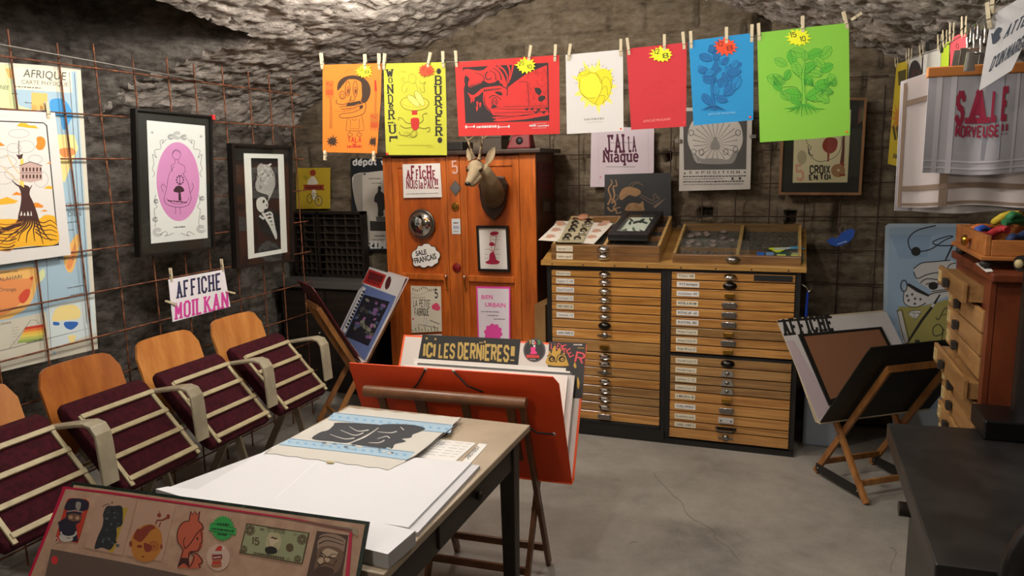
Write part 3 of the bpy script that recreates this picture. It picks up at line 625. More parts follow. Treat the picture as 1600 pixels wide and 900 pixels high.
# --- the row of flip-up theatre seats
PLY = wood('beech_plywood', '#a8642c', '#cf8f4c', (12, 12, 2), .35, .3, .25, .18)
PLYD = wood('dark_beech_plywood', '#8c4a1e', '#b56f30', (12, 12, 2), .35, .3, .25)
VELV = mottle('maroon_velvet', [(.4, '#2f0911'), (.65, '#420e19')], 40, .9, .1, spec=.2); BEIGE = mottle('beige_enamel', [(.35, '#9a8d6c'), (.7, '#b5a985')], 14, .45, 0)
GREYB = mottle('worn_grey_enamel', [(.35, '#8b836e'), (.7, '#a89f87')], 10, .4, .05)
seat_lab = ['second theatre seat from the left, its backrest darker orange plywood', 'pale plywood theatre seat under the map corner, third from the left', 'farthest theatre seat, pale plywood back, below the skull picture', 'nearest theatre seat, cut off by the left edge below the map']
def seat(y0, lb, k):
    ply = PLYD if k == 0 else PLY
    t = thing('theatre_seat', lb, 'theatre seat', (-2.62, y0 + .19, 0), 'folding theatre seats along the left wall')
    ty = random.Random(k).uniform(-.03, .03)
    # backrest: rounded plywood, leaning and slightly curved
    W, Hh, r = .385, .36, .07; vs = []; nx = 10
    def bp(a, b):      # a across 0..1, b up in metres
        return V((-2.72 - .11 * b / Hh - .05 * sin(pi * a) * .6, y0 + a * W, .50 + b))
    out = []
    for (cx, cy, a0) in ((W - r, Hh - r, 0), (r, Hh - r, pi / 2), (.02, .02, pi), (W - .02, .02, 1.5 * pi)):
        rr_ = r if cy > .1 else .02
        for q in range(7): a = a0 + pi / 2 * q / 6; out.append((cx + rr_ * cos(a), cy + rr_ * sin(a)))
    # fan strips so that the board really curves
    mb = MB(); cols = 14; xs = [W * i / cols for i in range(cols + 1)]
    def lim(x):
        lo, hi = 0, Hh
        if x < r: hi = Hh - r + math.sqrt(max(0, r * r - (r - x) ** 2))
        if x > W - r: hi = Hh - r + math.sqrt(max(0, r * r - (x - W + r) ** 2))
        return lo, hi
    fr, bk = [], []
    for x in xs:
        lo, hi = lim(x)
        for j in range(6): p = bp(x / W, lo + (hi - lo) * j / 5); fr.append(p); bk.append(p - V((.013, 0, .002)))
    n = len(fr); m_ = 6
    fs = [(i * m_ + j, i * m_ + j + 1, (i + 1) * m_ + j + 1, (i + 1) * m_ + j) for i in range(cols) for j in range(5)]
    mb.add(fr + bk, fs + [[n + q for q in f[::-1]] for f in fs], ply, True)
    ring = [i * m_ for i in range(cols + 1)] + [cols * m_ + j for j in range(1, 6)] + [i * m_ + 5 for i in range(cols - 1, -1, -1)] + [j for j in range(4, 0, -1)]
    mb.add(fr + bk, [(ring[i], ring[(i + 1) % len(ring)], n + ring[(i + 1) % len(ring)], n + ring[i]) for i in range(len(ring))], ply)
    mb.build('backrest', t)
    # folded seat: frame of axes along the underside
    o = V((-2.40, y0 - .01, .435)); e = V((-.27, 0, .285)).normalized(); n_ = V((e.z, 0, -e.x)) * -1
    n_ = V((.285, 0, .27)).normalized(); L = .40; SW = .40
    th = .065; pts = []
    mb = MB(); prof = []
    for a, b in ((0, 0), (L, 0), (L + .03, -.02), (L + .03, -.05), (L, -th), (.02, -th), (-.02, -.045), (-.02, -.015)): prof.append((a, b))
    def sp(a, y, b): return o + e * a + V((0, y, 0)) + n_ * b
    secs = [(.0, .93), (.012, 1), (SW - .012, 1), (SW, .93)]
    vs = []
    for (y, k_) in secs:
        for (a, b) in prof: vs.append(sp(L / 2 + (a - L / 2) * k_, y, -th / 2 + (b + th / 2) * k_))
    q = len(prof); fs = [(i * q + j, i * q + (j + 1) % q, (i + 1) * q + (j + 1) % q, (i + 1) * q + j) for i in range(3) for j in range(q)] + [list(range(q))[::-1], [3 * q + j for j in range(q)]]
    mb.add(vs, fs, VELV, True); mb.build('cushion', t, bevel=.006)
    for i in range(4):
        a = .015 + i * .107; mb = MB(); mb.obox(sp(a - .011, .03, 0), e * .022, V((0, .36, 0)), n_ * .016, BEIGE); mb.build('slat', t, bevel=.003)
    for yy in (.022, .372):
        mb = MB(); mb.obox(sp(-.015, yy, .0), e * .36, V((0, .018, 0)), n_ * .010, BEIGE); mb.build('side_rail', t, bevel=.002)
    # bent flat steel armrest at the far side
    ya = y0 + .415; prof = [(-2.74, .655), (-2.52, .70), (-2.47, .708), (-2.435, .70), (-2.415, .672), (-2.41, .63), (-2.40, .47)]
    vs = []
    for i, (x, z) in enumerate(prof):
        x0, z0 = prof[max(i - 1, 0)]; x1, z1 = prof[min(i + 1, len(prof) - 1)]; d = V((x1 - x0, 0, z1 - z0)).normalized(); nn = V((-d.z, 0, d.x)) * .007
        w0 = .036 if i > 0 else .026
        for s1 in (-1, 1):
            for s2 in (-1, 1): vs.append(V((x, ya + s1 * w0, z)) + nn * s2)
    fs = []
    for i in range(len(prof) - 1):
        a, b = i * 4, (i + 1) * 4
        fs += [(a, a + 1, b + 1, b), (a + 2, b + 2, b + 3, a + 3), (a, b, b + 2, a + 2), (a + 1, a + 3, b + 3, b + 1)]
    fs += [(0, 2, 3, 1), (b, b + 1, b + 3, b + 2)]
    mb = MB(); mb.add(vs, fs, GREYB); mb.build('armrest', t, bevel=.004)
    # bracket, pivot and leg
    mb = MB(); mb.bar((-2.73, ya, .66), (-2.66, ya, .36), .035, .012, GREYB, (0, 1, 0)); mb.bar((-2.66, ya, .36), (-2.56, ya, .0), .04, .014, GREYB, (0, 1, 0)); mb.bar((-2.66, ya, .36), (-2.86, ya, .0), .04, .014, GREYB, (0, 1, 0))
    mb.build('leg', t)
    mb = MB(); mb.tube([(-2.66, y0 - .02, .47), (-2.66, ya, .47)], .012, BEIGE, 8); mb.bar((-2.73, y0 + .08, .52), (-2.66, y0 + .08, .45), .03, .01, GREYB, (0, 1, 0)); mb.bar((-2.73, y0 + .31, .52), (-2.66, y0 + .31, .45), .03, .01, GREYB, (0, 1, 0)); mb.build('hinge_bar', t)
for k, (y0, li) in enumerate(((2.025, 0), (2.505, 1), (2.99, 2), (1.545, 3))): seat(y0, seat_lab[li], k)
# ================================================================= back left corner
DARKW = wood('dark_stained_wood', '#120d09', '#2a2019', (4, 30, 30), .5)
GREYP = mat('#4d4a46', .6)
t = thing('counter', 'dark counter with a grey edged top in the back left corner', 'counter', (-3.1, 4.55, 0))
mb = MB(); mb.box((-3.56, 4.47, .785), (-2.74, 4.80, .835), GREYP); mb.build('counter_top', t, bevel=.004)
mb = MB(); mb.box((-3.54, 4.50, 0), (-2.76, 4.78, .785), DARKW); mb.build('body', t)
for k in range(2):
    x = -3.53 + k * .39; mb = MB(); mb.box((x, 4.485, .06), (x + .36, 4.50, .76), DARKW); d = mb.build('door', t, bevel=.004)
    mb = MB(); mb.ell((x + (.32 if k == 0 else .04), 4.478, .45), (.012, .012, .012), STEEL); mb.build('knob', d)
t = thing('type_case', 'dark type case with rows of small compartments standing on the back left counter', 'type case', (-3.1, 4.7, .835))
x0, x1, z0, z1 = -3.54, -2.92, .835, 1.33
mb = MB(); mb.box((x0, 4.735, z0), (x1, 4.75, z1), DARKW); mb.build('back_panel', t)
mb = MB()
for (a, b) in (((x0, 4.68, z0), (x0 + .02, 4.735, z1)), ((x1 - .02, 4.68, z0), (x1, 4.735, z1)), ((x0, 4.68, z1 - .02), (x1, 4.735, z1)), ((x0, 4.68, z0), (x1, 4.735, z0 + .02)), ((-3.32, 4.68, z0), (-3.305, 4.735, z1))): mb.box(a, b, DARKW)
mb.build('rim', t)
mb = MB()
DIV = mat('#332a22', .6)
for i in range(1, 9): z = z0 + .055 * i; mb.box((x0 + .02, 4.692, z), (x1 - .02, 4.735, z + .006), DIV)
for i in range(1, 14): x = x0 + .046 * i; mb.box((x, 4.694, z0 + .02), (x + .005, 4.735, z0 + .22 if i % 2 else z1 - .02), DIV)
mb.build('divider', t)
DYEL = mat('#b3991f', .8)
A = Art((0, 4.80, 0), (0, 1, 0), (420, 230, .26667)); A.base([(160, 122), (360, 120), (360, 360), (162, 362)], DYEL)
OR2 = mat('#8a3016', .8); TY = mat('#cfc7b4', .8); DK = mat('#2a2a26', .8)
A.L(1).ell(258, 150, 18, 19, OR2); A.blob([(228, 200), (240, 182), (262, 170), (282, 196), (286, 216), (232, 220)], TY); A.poly([(202, 168), (222, 164), (234, 182), (220, 194), (205, 188)], mat('#9c8a1c', .8))
A.L(2).poly([(200, 220), (326, 220), (320, 236), (328, 252), (200, 252), (208, 236)], OR2); A.squig((214, 245), (312, 245), 18, mat('#5c1c0c', .8), 7)
A.blob([(254, 254), (276, 254), (274, 300), (256, 302)], TY); A.arc(240, 302, 15, 26, 4, DK); A.arc(292, 314, 20, 28, 4, DK); A.arc(292, 314, 15, 22, 2, TY); A.line([(240, 302), (262, 280), (290, 312)], 3, DK); A.line([(262, 280), (256, 268), (286, 276), (292, 314)], 3, DK)
A.build('poster', None, 'yellow poster with a bicycle and red ribbon banner on the back left stone wall', 'poster')
DNAVY = mat('#10151c', .7); DW = mat('#b9b2a6', .8)
A = Art((0, 4.815, 0), (0, 1, 0), (420, 230, .26667)); A.base([(480, 66), (900, 66), (900, 612), (494, 606)], DNAVY)
A.L(1).poly([(488, 180), (500, 160), (530, 150), (580, 148), (660, 138), (900, 135), (900, 566), (556, 562), (552, 470), (530, 410), (505, 320), (490, 230)], DW)
A.L(2).poly([(500, 162), (548, 152), (552, 470), (530, 410), (505, 320), (492, 220)], mat('#8f8a80', .8))
GR2 = mat('#55524d', .8); GR3 = mat('#2d2b28', .8)
A.blob([(640, 232), (652, 228), (660, 240), (656, 256), (670, 268), (690, 300), (690, 350), (672, 372), (672, 402), (640, 404), (640, 370), (634, 330), (618, 318), (622, 284), (638, 262)], GR3)
A.poly([(592, 432), (700, 436), (700, 492), (594, 490)], GR3); A.poly([(628, 406), (700, 408), (700, 436), (630, 432)], GR2)
A.squig((586, 188), (660, 188), 8, GR2, 6); A.squig((602, 214), (662, 214), 6, GR2, 6); A.squig((620, 524), (680, 524), 8, GR3, 5); A.squig((606, 545), (680, 545), 6, GR2, 6); A.line([(554, 158), (568, 157)], 10, GR3)
A.stxt('depot', (492, 108), (636, 104), 42, mat('#c5c5c2', .8), 1.3, 1.1, 0, .6); A.line([(534, 76), (546, 68)], 6, mat('#c5c5c2', .8)); A.line([(590, 74), (598, 68), (606, 74)], 4, mat('#c5c5c2', .8))
A.stxt('PRIM', (512, 594), (690, 594), 44, mat('#d2d2cf', .8), 1.6, 1.2, .4, .6); A.stxt('vente', (656, 106), (800, 103), 42, mat('#c5c5c2', .8), 1.3, 1.1, 0, .6) if 'v' in G else None
A.build('poster', None, 'dark poster with a statue and the word dépôt, half behind the wardrobe', 'poster')

# ================================================================= orange wooden wardrobe
PINE = wood('orange_pine', '#8f4413', '#cc6c26', (26, 26, 3), .35, .6, .3)
PINE_D = wood('orange_pine_panel', '#94440f', '#c05e1c', (20, 20, 2.4), .35, .6, .3)
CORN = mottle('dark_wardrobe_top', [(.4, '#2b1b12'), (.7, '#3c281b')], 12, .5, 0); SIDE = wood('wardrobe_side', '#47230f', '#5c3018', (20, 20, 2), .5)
YA = 4.40; xl, xr = -2.565, -1.485; zt = 1.715
wx = lambda px, y=YA: ony(px, 400, y).x
t = thing('wardrobe', 'orange pine two-door wardrobe covered with small signs and pictures', 'wardrobe', ((xl + xr) / 2, 4.6, 0))
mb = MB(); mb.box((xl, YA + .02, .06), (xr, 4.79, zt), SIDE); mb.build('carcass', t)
mb = MB(); mb.box((xl - .035, YA - .045, zt), (xr + .05, 4.79, zt + .028), CORN); mb.build('cornice', t, bevel=.006)
mb = MB(); mb.box((xl - .005, YA - .01, 0), (xr + .005, 4.78, .09), CORN); mb.build('plinth', t)
xa, xb, xc, xd = wx(618), wx(701), wx(722), wx(813)
for n_, a, b in (('corner_post', xl, xa - .003), ('center_post', xb + .003, xc - .003), ('corner_post', xd + .003, xr)):
    mb = MB(); mb.box((a, YA, .09), (b, YA + .02, zt), PINE); mb.build(n_, t, bevel=.003)
zm = ony(660, 432, YA).z
for a, b, hs in ((xa, xb, 1), (xc, xd, -1)):
    st = .045
    mb = MB()
    for lo, hi in (((a, YA + .002, .10), (a + st, YA + .02, zt - .01)), ((b - st, YA + .002, .10), (b, YA + .02, zt - .01)), ((a + st, YA + .003, zt - .075), (b - st, YA + .02, zt - .01)), ((a + st, YA + .003, .10), (b - st, YA + .02, .18))): mb.box(lo, hi, PINE)
    d = mb.build('door', t, bevel=.002)
    mb = MB(); mb.box((a + st, YA + .012, .18), (b - st, YA + .02, zt - .075), PINE_D); mb.build('door_panel', d)
    mb = MB(); mb.box((a + st - .004, YA - .012, zm - .022), (b - st + .004, YA + .02, zm + .022), PINE); mb.build('mid_rail', d, bevel=.008, seg=3)
    hx = (b - .018) if hs == 1 else (a + .018)
    mb = MB(); mb.ell((hx, YA - .012, zm + .01), (.010, .012, .010), CHROME); mb.tube([(hx, YA - .014, zm + .01), (hx + .003, YA - .02, zm - .03), (hx + .004, YA - .012, zm - .068)], .004, BRASS, 6); mb.ell((hx + .004, YA - .008, zm - .072), (.008, .008, .008), BRASS); mb.build('handle', d)
# things fixed on the wardrobe
YS = YA - .003
c6 = (400, 225, .25)
WINE = mat('#7c1f33', .7); OFFW = mat('#dcd8d2', .75)
A = Art((0, YS, 0), (0, 1, 0), c6); A.base([(916, 127), (1150, 120), (1162, 332), (922, 337)], OFFW)
x = 940
for ch, wd_, h, b in (('A', 26, 46, 218), ('F', 28, 76, 220), ('F', 20, 52, 220), ('I', 12, 76, 220), ('C', 26, 46, 218), ('H', 32, 78, 220), ('E', 24, 46, 218)):
    A.L(1).stxt(ch, (x, b), (x + wd_, b - 1), h + 8, WINE, 1.6 if ch != 'I' else 1, 1, .5, 0); x += wd_ + 3
for s_, a, b, h in (('NO', 940, 982, 58), ('US', 982, 1012, 50), ('la', 1019, 1044, 50), ('PA', 1051, 1090, 56), ('IX', 1090, 1112, 58), ('!!', 1118, 1140, 58)):
    A.stxt(s_, (a, 280), (b, 279), h + 4, WINE, 1.2, .9, .3, .5)
A.squig((940, 316), (1140, 310), 6, mat('#8f8c88', .8), 20)
A.build('sign', None, 'white sign reading AFFICHE NOUS LA PAIX on the left wardrobe door', 'sign')
p = ony(660, 349.5, YS)
t = thing('convex_mirror', 'round convex mirror with a grey rim on the left wardrobe door', 'mirror', p)
mb = MB(); mb.lathe([(.092, 0), (.098, .006), (.096, .016), (.088, .02), (.083, .014), (.083, 0)], p, (0, -1, 0), mat('#77736a', .35, .9), 40); mb.build('rim', t)
mb = MB(); mb.lathe([(.083, .014)] + [(.083 * cos(a * .1), .014 + .04 * sin(a * .1)) for a in range(1, 15)] + [(.004, .054)], p, (0, -1, 0), mat('#d0d0cc', .04, 1), 40); mb.build('mirror_dome', t)
A = Art((0, YS, 0), (0, 1, 0), c6)
cl = [(968, 700), (976, 672), (1000, 656), (1012, 634), (1036, 634), (1052, 620), (1084, 622), (1096, 636), (1122, 642), (1130, 662), (1152, 680), (1154, 704), (1142, 722), (1142, 742), (1118, 756), (1100, 770), (1076, 764), (1056, 776), (1034, 774), (1024, 764), (994, 768), (978, 752), (980, 728)]
def cloud(k): return [(1062 + (x - 1062) * k, 698 + (y - 698) * k) for x, y in cl]
pts = []
A.base(cloud(1), INK, .002); A.L(1).blob(cloud(.94), WHITE, 4)
A.L(2).txt('SALE', (1000, 700), (1068, 688), 30, INK, .03); A.txt('FRANÇAIS', (994, 748), (1130, 716), 34, INK, .03)
A.build('sign', None, 'white cloud-shaped sign reading SALE FRANÇAIS on the left wardrobe door', 'sign')
A = Art((0, YS, 0), (0, 1, 0), c6); A.h = .003
A.stxt('5', (1226, 188), (1264, 186), 84, mat('#c79a8c', .7), 1.1, .8); A.add([q - V((0, -.002, 0)) for q in A.v], A.f[:], A.ms[0])
A.build('number', None, 'pale pink number 5 at the top of the wardrobe center post', 'number')
mb = MB(); A = Art((0, YS, 0), (0, 1, 0), c6); q = [(1245, 225), (1282, 275), (1247, 328), (1210, 275)]; A.base(q, STEEL, .002); A.L(8).poly([(1246 + (x - 1246) * .75, 276 + (y - 276) * .75) for x, y in q], mat('#8b8d90', .3, .8)); A.build('plate', None, 'grey metal diamond plate on the wardrobe center post', 'plate')
def disc(px, py, r, mt, name, lab, cat, dome=.012):
    p = ony(px, py, YS); mb = MB(); mb.lathe([(r, 0), (r, .004), (r * .86, .007), (r * .8, .006), (r * .55, .006 + dome * .7), (r * .2, .006 + dome), (.0005, .006 + dome)], p, (0, -1, 0), mt, 24); mb.build(name, None, lab, cat)
disc(711.5, 323, .027, BRASS, 'brass_lock', 'round brass lock on the wardrobe center post', 'lock', .004)
disc(714, 418, .031, mat('#7a1716', .15, 0), 'reflector', 'round dark red reflector low on the wardrobe center post', 'reflector', .01)
A = Art((0, YS, 0), (0, 1, 0), c6); A.base([(1222, 467), (1276, 467), (1279, 563), (1225, 563)], mat('#cfd2d4', .5)); A.L(1).squig((1234, 500), (1266, 500), 14, GR2, 3); A.stxt('100', (1232, 530), (1268, 530), 18, mat('#4a66a0', .7)); A.squig((1234, 548), (1266, 548), 5, GR2, 4)
A.build('label', None, 'small white paper label under the brass lock on the wardrobe', 'label')
t = thing('framed_print', 'small black frame with a dark red hourglass drawing on the right wardrobe door', 'framed picture')
o = [(1375, 510), (1572, 512), (1586, 800), (1388, 795)]; i = [(1389, 526), (1560, 528), (1572, 784), (1400, 780)]
A = Art((0, YS - .022, 0), (0, 1, 0), c6); t.location = A.w(o[3], 0); O = [A.w(q, 0) for q in o]; I = [A.w(q, 0) for q in i]; mb = MB()
for k in range(4): mb.prism([O[k], O[(k + 1) % 4], I[(k + 1) % 4], I[k]], V((0, .022, 0)), FBLK)
mb.build('frame', t)
CRIM = mat('#a3123f', .7)
A = Art((0, YS - .012, 0), (0, 1, 0), c6); A.base(i, OFFW, .004); A.L(1)
A.blob([(1462, 560), (1480, 548), (1508, 548), (1516, 560), (1500, 570), (1474, 572)], CRIM); A.line([(1464, 570), (1464, 612), (1474, 660), (1484, 680)], 3, CRIM); A.line([(1502, 568), (1500, 606), (1492, 650), (1486, 680)], 3, CRIM)
A.blob([(1456, 630), (1466, 614), (1482, 616), (1494, 630), (1476, 638)], CRIM); A.arc(1474, 648, 18, 20, 3, CRIM, .2, 3.0)
A.blob([(1460, 690), (1476, 674), (1486, 676), (1496, 700), (1502, 722), (1524, 736), (1510, 750), (1480, 752), (1450, 750), (1434, 738), (1456, 724)], CRIM)
for y in (580, 600, 660, 690, 714): A.squig((1430 if y > 620 else 1470, y), (1452 if y > 620 else 1500, y), 3, GR2, 2, y); A.squig((1496, y), (1524, y), 3, GR2, 2, y + 1)
A.build('print', t)
c7 = (580, 400, .24454)
A = Art((0, YS, 0), (0, 1, 0), c7); CREAM = mat('#cfc9b6', .75); A.base([(252, 190), (445, 195), (452, 482), (258, 490)], CREAM)
OL = mat('#7d7748', .8); A.L(1)
for k in range(12): x = 264 + k * 13; A.poly([(x, 206 + 10 * sin(k * .9)), (x + 9, 207 + 10 * sin(k * .9)), (x + 4, 222 + 10 * sin(k * .9))], OL if k % 2 else GR2)
for k in range(7): x = 264 + k * 12; A.poly([(x, 262), (x + 8, 263), (x + 4, 274)], OL)
A.curve([(258, 236), (300, 250), (350, 232), (390, 206)], 1.5, GR2)
A.stxt('5', (405, 270), (426, 270), 58, INK, 1.1, .9); A.stxt('LA', (270, 326), (294, 326), 46, INK, .8, .7, 0, .7); A.stxt('PETITE', (306, 326), (376, 330), 50, INK, .8, .6, 0, .7); A.stxt('FABRIQUE', (278, 384), (371, 382), 50, INK, .9, .6, 0, .6)
A.blob([(388, 318), (402, 306), (420, 300), (436, 318), (442, 338), (424, 350), (406, 344), (390, 336)], mat('#d4476b', .7))
for k in range(9): A.line([(262 + k * 20, 470 - (k * 37) % 26), (268 + k * 20, 482)], 5, mat('#6f7a45', .8))
A.ell(268, 402, 6, 6, mat('#b9405e', .7)); A.arc(346, 420, 10, 24, 3, mat('#a9a3b0', .8)); A.squig((375, 412), (438, 440), 7, GR2, 8); A.squig((300, 440), (430, 462), 5, GR2, 12)
A.build('poster', None, 'cream flyer reading LA PETITE FABRIQUE low on the left wardrobe door', 'flyer')
A = Art((0, YS, 0), (0, 1, 0), c7); A.base([(258, 505), (452, 500), (456, 800), (268, 800)], OFFW); A.L(1).ell(275, 610, 10, 14, mat('#d9c348', .7)); A.line([(284, 545), (296, 560)], 6, WINE); A.squig((300, 560), (430, 556), 12, GR2, 8)
A.build('poster', None, 'white flyer below the cream one on the left wardrobe door, mostly hidden', 'flyer')
HPINK = mat('#e0489f', .7)
A = Art((0, YS, 0), (0, 1, 0), c7); A.base([(670, 193), (888, 197), (890, 800), (690, 800)], HPINK); A.L(1).poly([(680, 206), (880, 210), (880, 790), (698, 790)], mat('#dcd3dc', .75))
rr = random.Random(8); A.L(2)
for k in range(9): x = 690 + rr.uniform(0, 180); y = 220 + rr.uniform(0, 230); A.line([(x, y), (min(876, x + rr.uniform(10, 70)), y + rr.uniform(-40, 40))], 1.6, mat('#bcb2bd', .8))
A.L(3).txt('BIEN', (704, 275), (776, 276), 26, HPINK, .02); A.txt('URBAIN', (728, 324), (858, 329), 27, HPINK, .02); A.squig((700, 358), (816, 362), 7, GR2, 12); A.squig((742, 382), (812, 385), 7, GR2, 7); A.squig((782, 406), (858, 408), 7, GR2, 8)
A.poly([(780 + (56 + 5 * sin(k * 1.57)) * cos(k * .157), 492 + (58 + 5 * sin(k * 1.57)) * sin(k * .157)) for k in range(40)], HPINK)
A.build('poster', None, 'pink bordered flyer reading BIEN URBAIN on the right wardrobe door', 'flyer')
# right side of the wardrobe
XS = xr + .004
A = Art((XS, 0, 0), (1, 0, 0)); A.c = (690, 180, .16667); A.base([(900, 440), (1030, 450), (1032, 708), (900, 704)], mat('#5a161a', .7)); A.L(1).stxt('AU', (934, 520), (1024, 524), 60, mat('#2a0b0d', .7), 1.4, 1, .5); A.squig((930, 590), (1026, 592), 14, mat('#2a0b0d', .7), 6); A.squig((930, 636), (1026, 638), 14, mat('#2a0b0d', .7), 6)
A.build('poster', None, 'dark red poster on the right side of the wardrobe', 'poster')
A = Art((XS, 0, 0), (1, 0, 0)); A.c = (690, 180, .16667); A.base([(938, 775), (1040, 780), (1040, 925), (940, 922)], mat('#3a2619', .5), .002); A.L(3).poly([(960, 810), (1015, 812), (1015, 900), (960, 898)], mat('#5b5346', .4)); A.build('switch_plate', None, 'small brown switch plate on the right side of the wardrobe', 'switch plate')
# on top of the wardrobe
ztop = zt + .029
mb = MB(); mb.box((-2.20, 4.42, ztop), (-1.985, 4.60, ztop + .055), mat('#17130f', .5)); mb.build('flat_case', None, 'flat black case lying on top of the wardrobe, left of the antlers', 'case', bevel=.006)
t = thing('storage_box', 'grey-brown lidded box on top of the wardrobe behind the antlers', 'box', (-1.80, 4.55, ztop))
mb = MB(); mb.box((-1.88, 4.47, ztop), (-1.735, 4.62, ztop + .075), mat('#3f352b', .6)); mb.build('body', t, bevel=.004); mb = MB(); mb.box((-1.885, 4.465, ztop + .075), (-1.73, 4.625, ztop + .095), mat('#4a3f34', .6)); mb.build('lid', t, bevel=.004)
t = thing('red_bag', 'dark red bag with a black emblem on the right end of the wardrobe top', 'bag', (-1.62, 4.5, ztop)); mb = MB()
mb.add([(-1.695, 4.44, ztop), (-1.53, 4.44, ztop), (-1.53, 4.56, ztop), (-1.695, 4.56, ztop), (-1.66, 4.46, ztop + .085), (-1.54, 4.46, ztop + .095), (-1.54, 4.53, ztop + .095), (-1.66, 4.53, ztop + .085)], [(0, 1, 2, 3), (4, 5, 6, 7), (0, 1, 5, 4), (1, 2, 6, 5), (2, 3, 7, 6), (3, 0, 4, 7)], mat('#6a0f14', .6)); mb.build('body', t, bevel=.012, seg=3)
mb = MB(); mb.lathe([(.024, 0), (.024, .004), (.001, .005)], (-1.605, 4.452, ztop + .05), (0, -1, .2), BLACK, 16); mb.build('emblem', t)

# --- mounted roe deer head
def remesh(o, vox, it=6):
    m = o.modifiers.new('remesh', 'REMESH'); m.mode = 'VOXEL'; m.voxel_size = vox; m.use_smooth_shade = True
    s = o.modifiers.new('smooth', 'SMOOTH'); s.iterations = it; s.factor = .5
t = thing('mounted_deer_head', 'stuffed roe deer head with small antlers on a dark shield, on the right wardrobe door', 'mounted head', ony(771, 345, YS))
A = Art((0, YS - .02, 0), (0, 1, 0), c6)
sh = [(1400, 215), (1432, 226), (1470, 205), (1500, 200), (1552, 206), (1556, 232), (1572, 252), (1562, 300), (1562, 350), (1548, 400), (1525, 440), (1484, 480), (1440, 440), (1410, 395), (1398, 340), (1394, 290), (1384, 256), (1398, 240)]
A.prism([A.w(q, 0) for q in sh], V((0, .02, 0)), wood('shield_wood', '#2a1a10', '#453021', (20, 20, 4), .4)); A.build('shield', t, bevel=.006)
HAIR = None
def hair():
    k = N('deer_hair'); tc = k.n('TexCoord'); sx = k.n('SeparateXYZ'); k.l(tc.outputs['Object'], sx.inputs[0])
    mr = k.n('MapRange'); mr.inputs['From Min'].default_value = .13; mr.inputs['From Max'].default_value = .30; k.l(sx.outputs['Z'], mr.inputs['Value'])
    v = k.coords((1, 1, .35)); f = k.noise(v, 70, 5, .7); ad = k.n('Math', operation='MULTIPLY_ADD'); ad.inputs[1].default_value = .5; k.l(f, ad.inputs[0]); k.l(mr.outputs[0], ad.inputs[2])
    k.l(k.ramp(ad.outputs[0], [(.2, '#54402a'), (.55, '#6f5a3b'), (.95, '#98876a')]), k.b.inputs['Base Color']); k.b.inputs['Roughness'].default_value = .9; k.bump(f, .6, .006); return k.m
HAIR = hair()
o3 = ony
mb = MB()
mb.tube([o3(772, 306, 4.385), o3(771, 303, 4.34), o3(768, 294, 4.28), o3(763, 281, 4.22), o3(756, 268, 4.17), o3(752, 262, 4.15)], [.06, .074, .066, .054, .046, .038], HAIR, 16)
mb.ell(o3(771, 310, 4.33), (.07, .06, .06), HAIR); mb.ell(o3(744, 262, 4.13), (.050, .062, .048), HAIR)
mb.tube([o3(745, 262, 4.13), o3(740, 272, 4.07), o3(735, 281, 4.02), o3(732, 286, 3.995), o3(731, 287.5, 3.985)], [.046, .036, .026, .022, .012], HAIR, 14)
mb.tube([o3(750, 268, 4.14), o3(744, 281, 4.07), o3(738, 288, 4.02), o3(735, 290, 4.0)], [.036, .027, .018, .010], HAIR, 12)
mb.ell(o3(733, 263, 4.10), (.013, .02, .010), HAIR); mb.ell(o3(751, 263, 4.10), (.013, .02, .010), HAIR)
for (b, tp, w_) in (((760, 256), (772.5, 229), .026), ((734, 252), (729, 231), .018)):
    pb = o3(*b, 4.15); pt = o3(*tp, 4.16); d = (pt - pb); L_ = d.length; d.normalize(); s_ = d.cross(V((0, -1, 0))).normalized()
    vs = []; rows = 9
    for r_ in range(rows + 1):
        f_ = r_ / rows; wd_ = w_ * math.sin(pi * (.12 + .88 * f_)) ** .8 + .001
        for q in (-1, -.5, 0, .5, 1): vs.append(pb + d * L_ * f_ + s_ * wd_ * q + V((0, .018 * (1 - q * q), 0)))
    for q in list(vs): vs.append(q + V((0, .008, 0)))
    nn = (rows + 1) * 5; fs = []
    for r_ in range(rows):
        for q in range(4): a = r_ * 5 + q; fs += [(a, a + 1, a + 6, a + 5), (nn + a, nn + a + 5, nn + a + 6, nn + a + 1)]
    ring = [q for q in range(5)] + [r_ * 5 + 4 for r_ in range(1, rows + 1)] + [rows * 5 + q for q in (3, 2, 1, 0)] + [r_ * 5 for r_ in range(rows - 1, 0, -1)]
    fs += [(ring[q], ring[(q + 1) % len(ring)], nn + ring[(q + 1) % len(ring)], nn + ring[q]) for q in range(len(ring))]
    mb.add(vs, fs, HAIR, True)
body = mb.build('head_and_neck', t); remesh(body, .0055, 5)
ANT = mottle('antler', [(.35, '#4b3d2c'), (.6, '#8d7a5e')], 60, .7, .3)
for pts in ([(741, 248), (738, 240), (735, 230), (731, 220), (726, 213)], [(749, 249), (750, 240), (752, 229), (754, 218), (754, 208)]):
    mb = MB(); P = [o3(x, y, 4.12 - .004 * k) for k, (x, y) in enumerate(pts)]
    mb.tube(P, [.011, .009, .0075, .006, .002], ANT, 8)
    m_ = P[2]; mb.tube([m_, m_ + V((.012, -.03, .022)), m_ + V((.016, -.045, .04))], [.006, .004, .0015], ANT, 6); m_ = P[3]; mb.tube([m_, m_ + V((.02, .02, .02)), m_ + V((.032, .03, .028))], [.005, .0035, .001], ANT, 6)
    mb.lathe([(.010, -.004), (.015, 0), (.014, .006), (.010, .009)], P[0], P[1] - P[0], ANT, 10); mb.build('antler', t)
for x, y in ((731, 266), (750.3, 266.5)):
    mb = MB(); mb.ell(o3(x, y, 4.082 if x > 740 else 4.085), (.010, .012, .009), mat('#0a0705', .08), n=12); mb.build('eye', t)
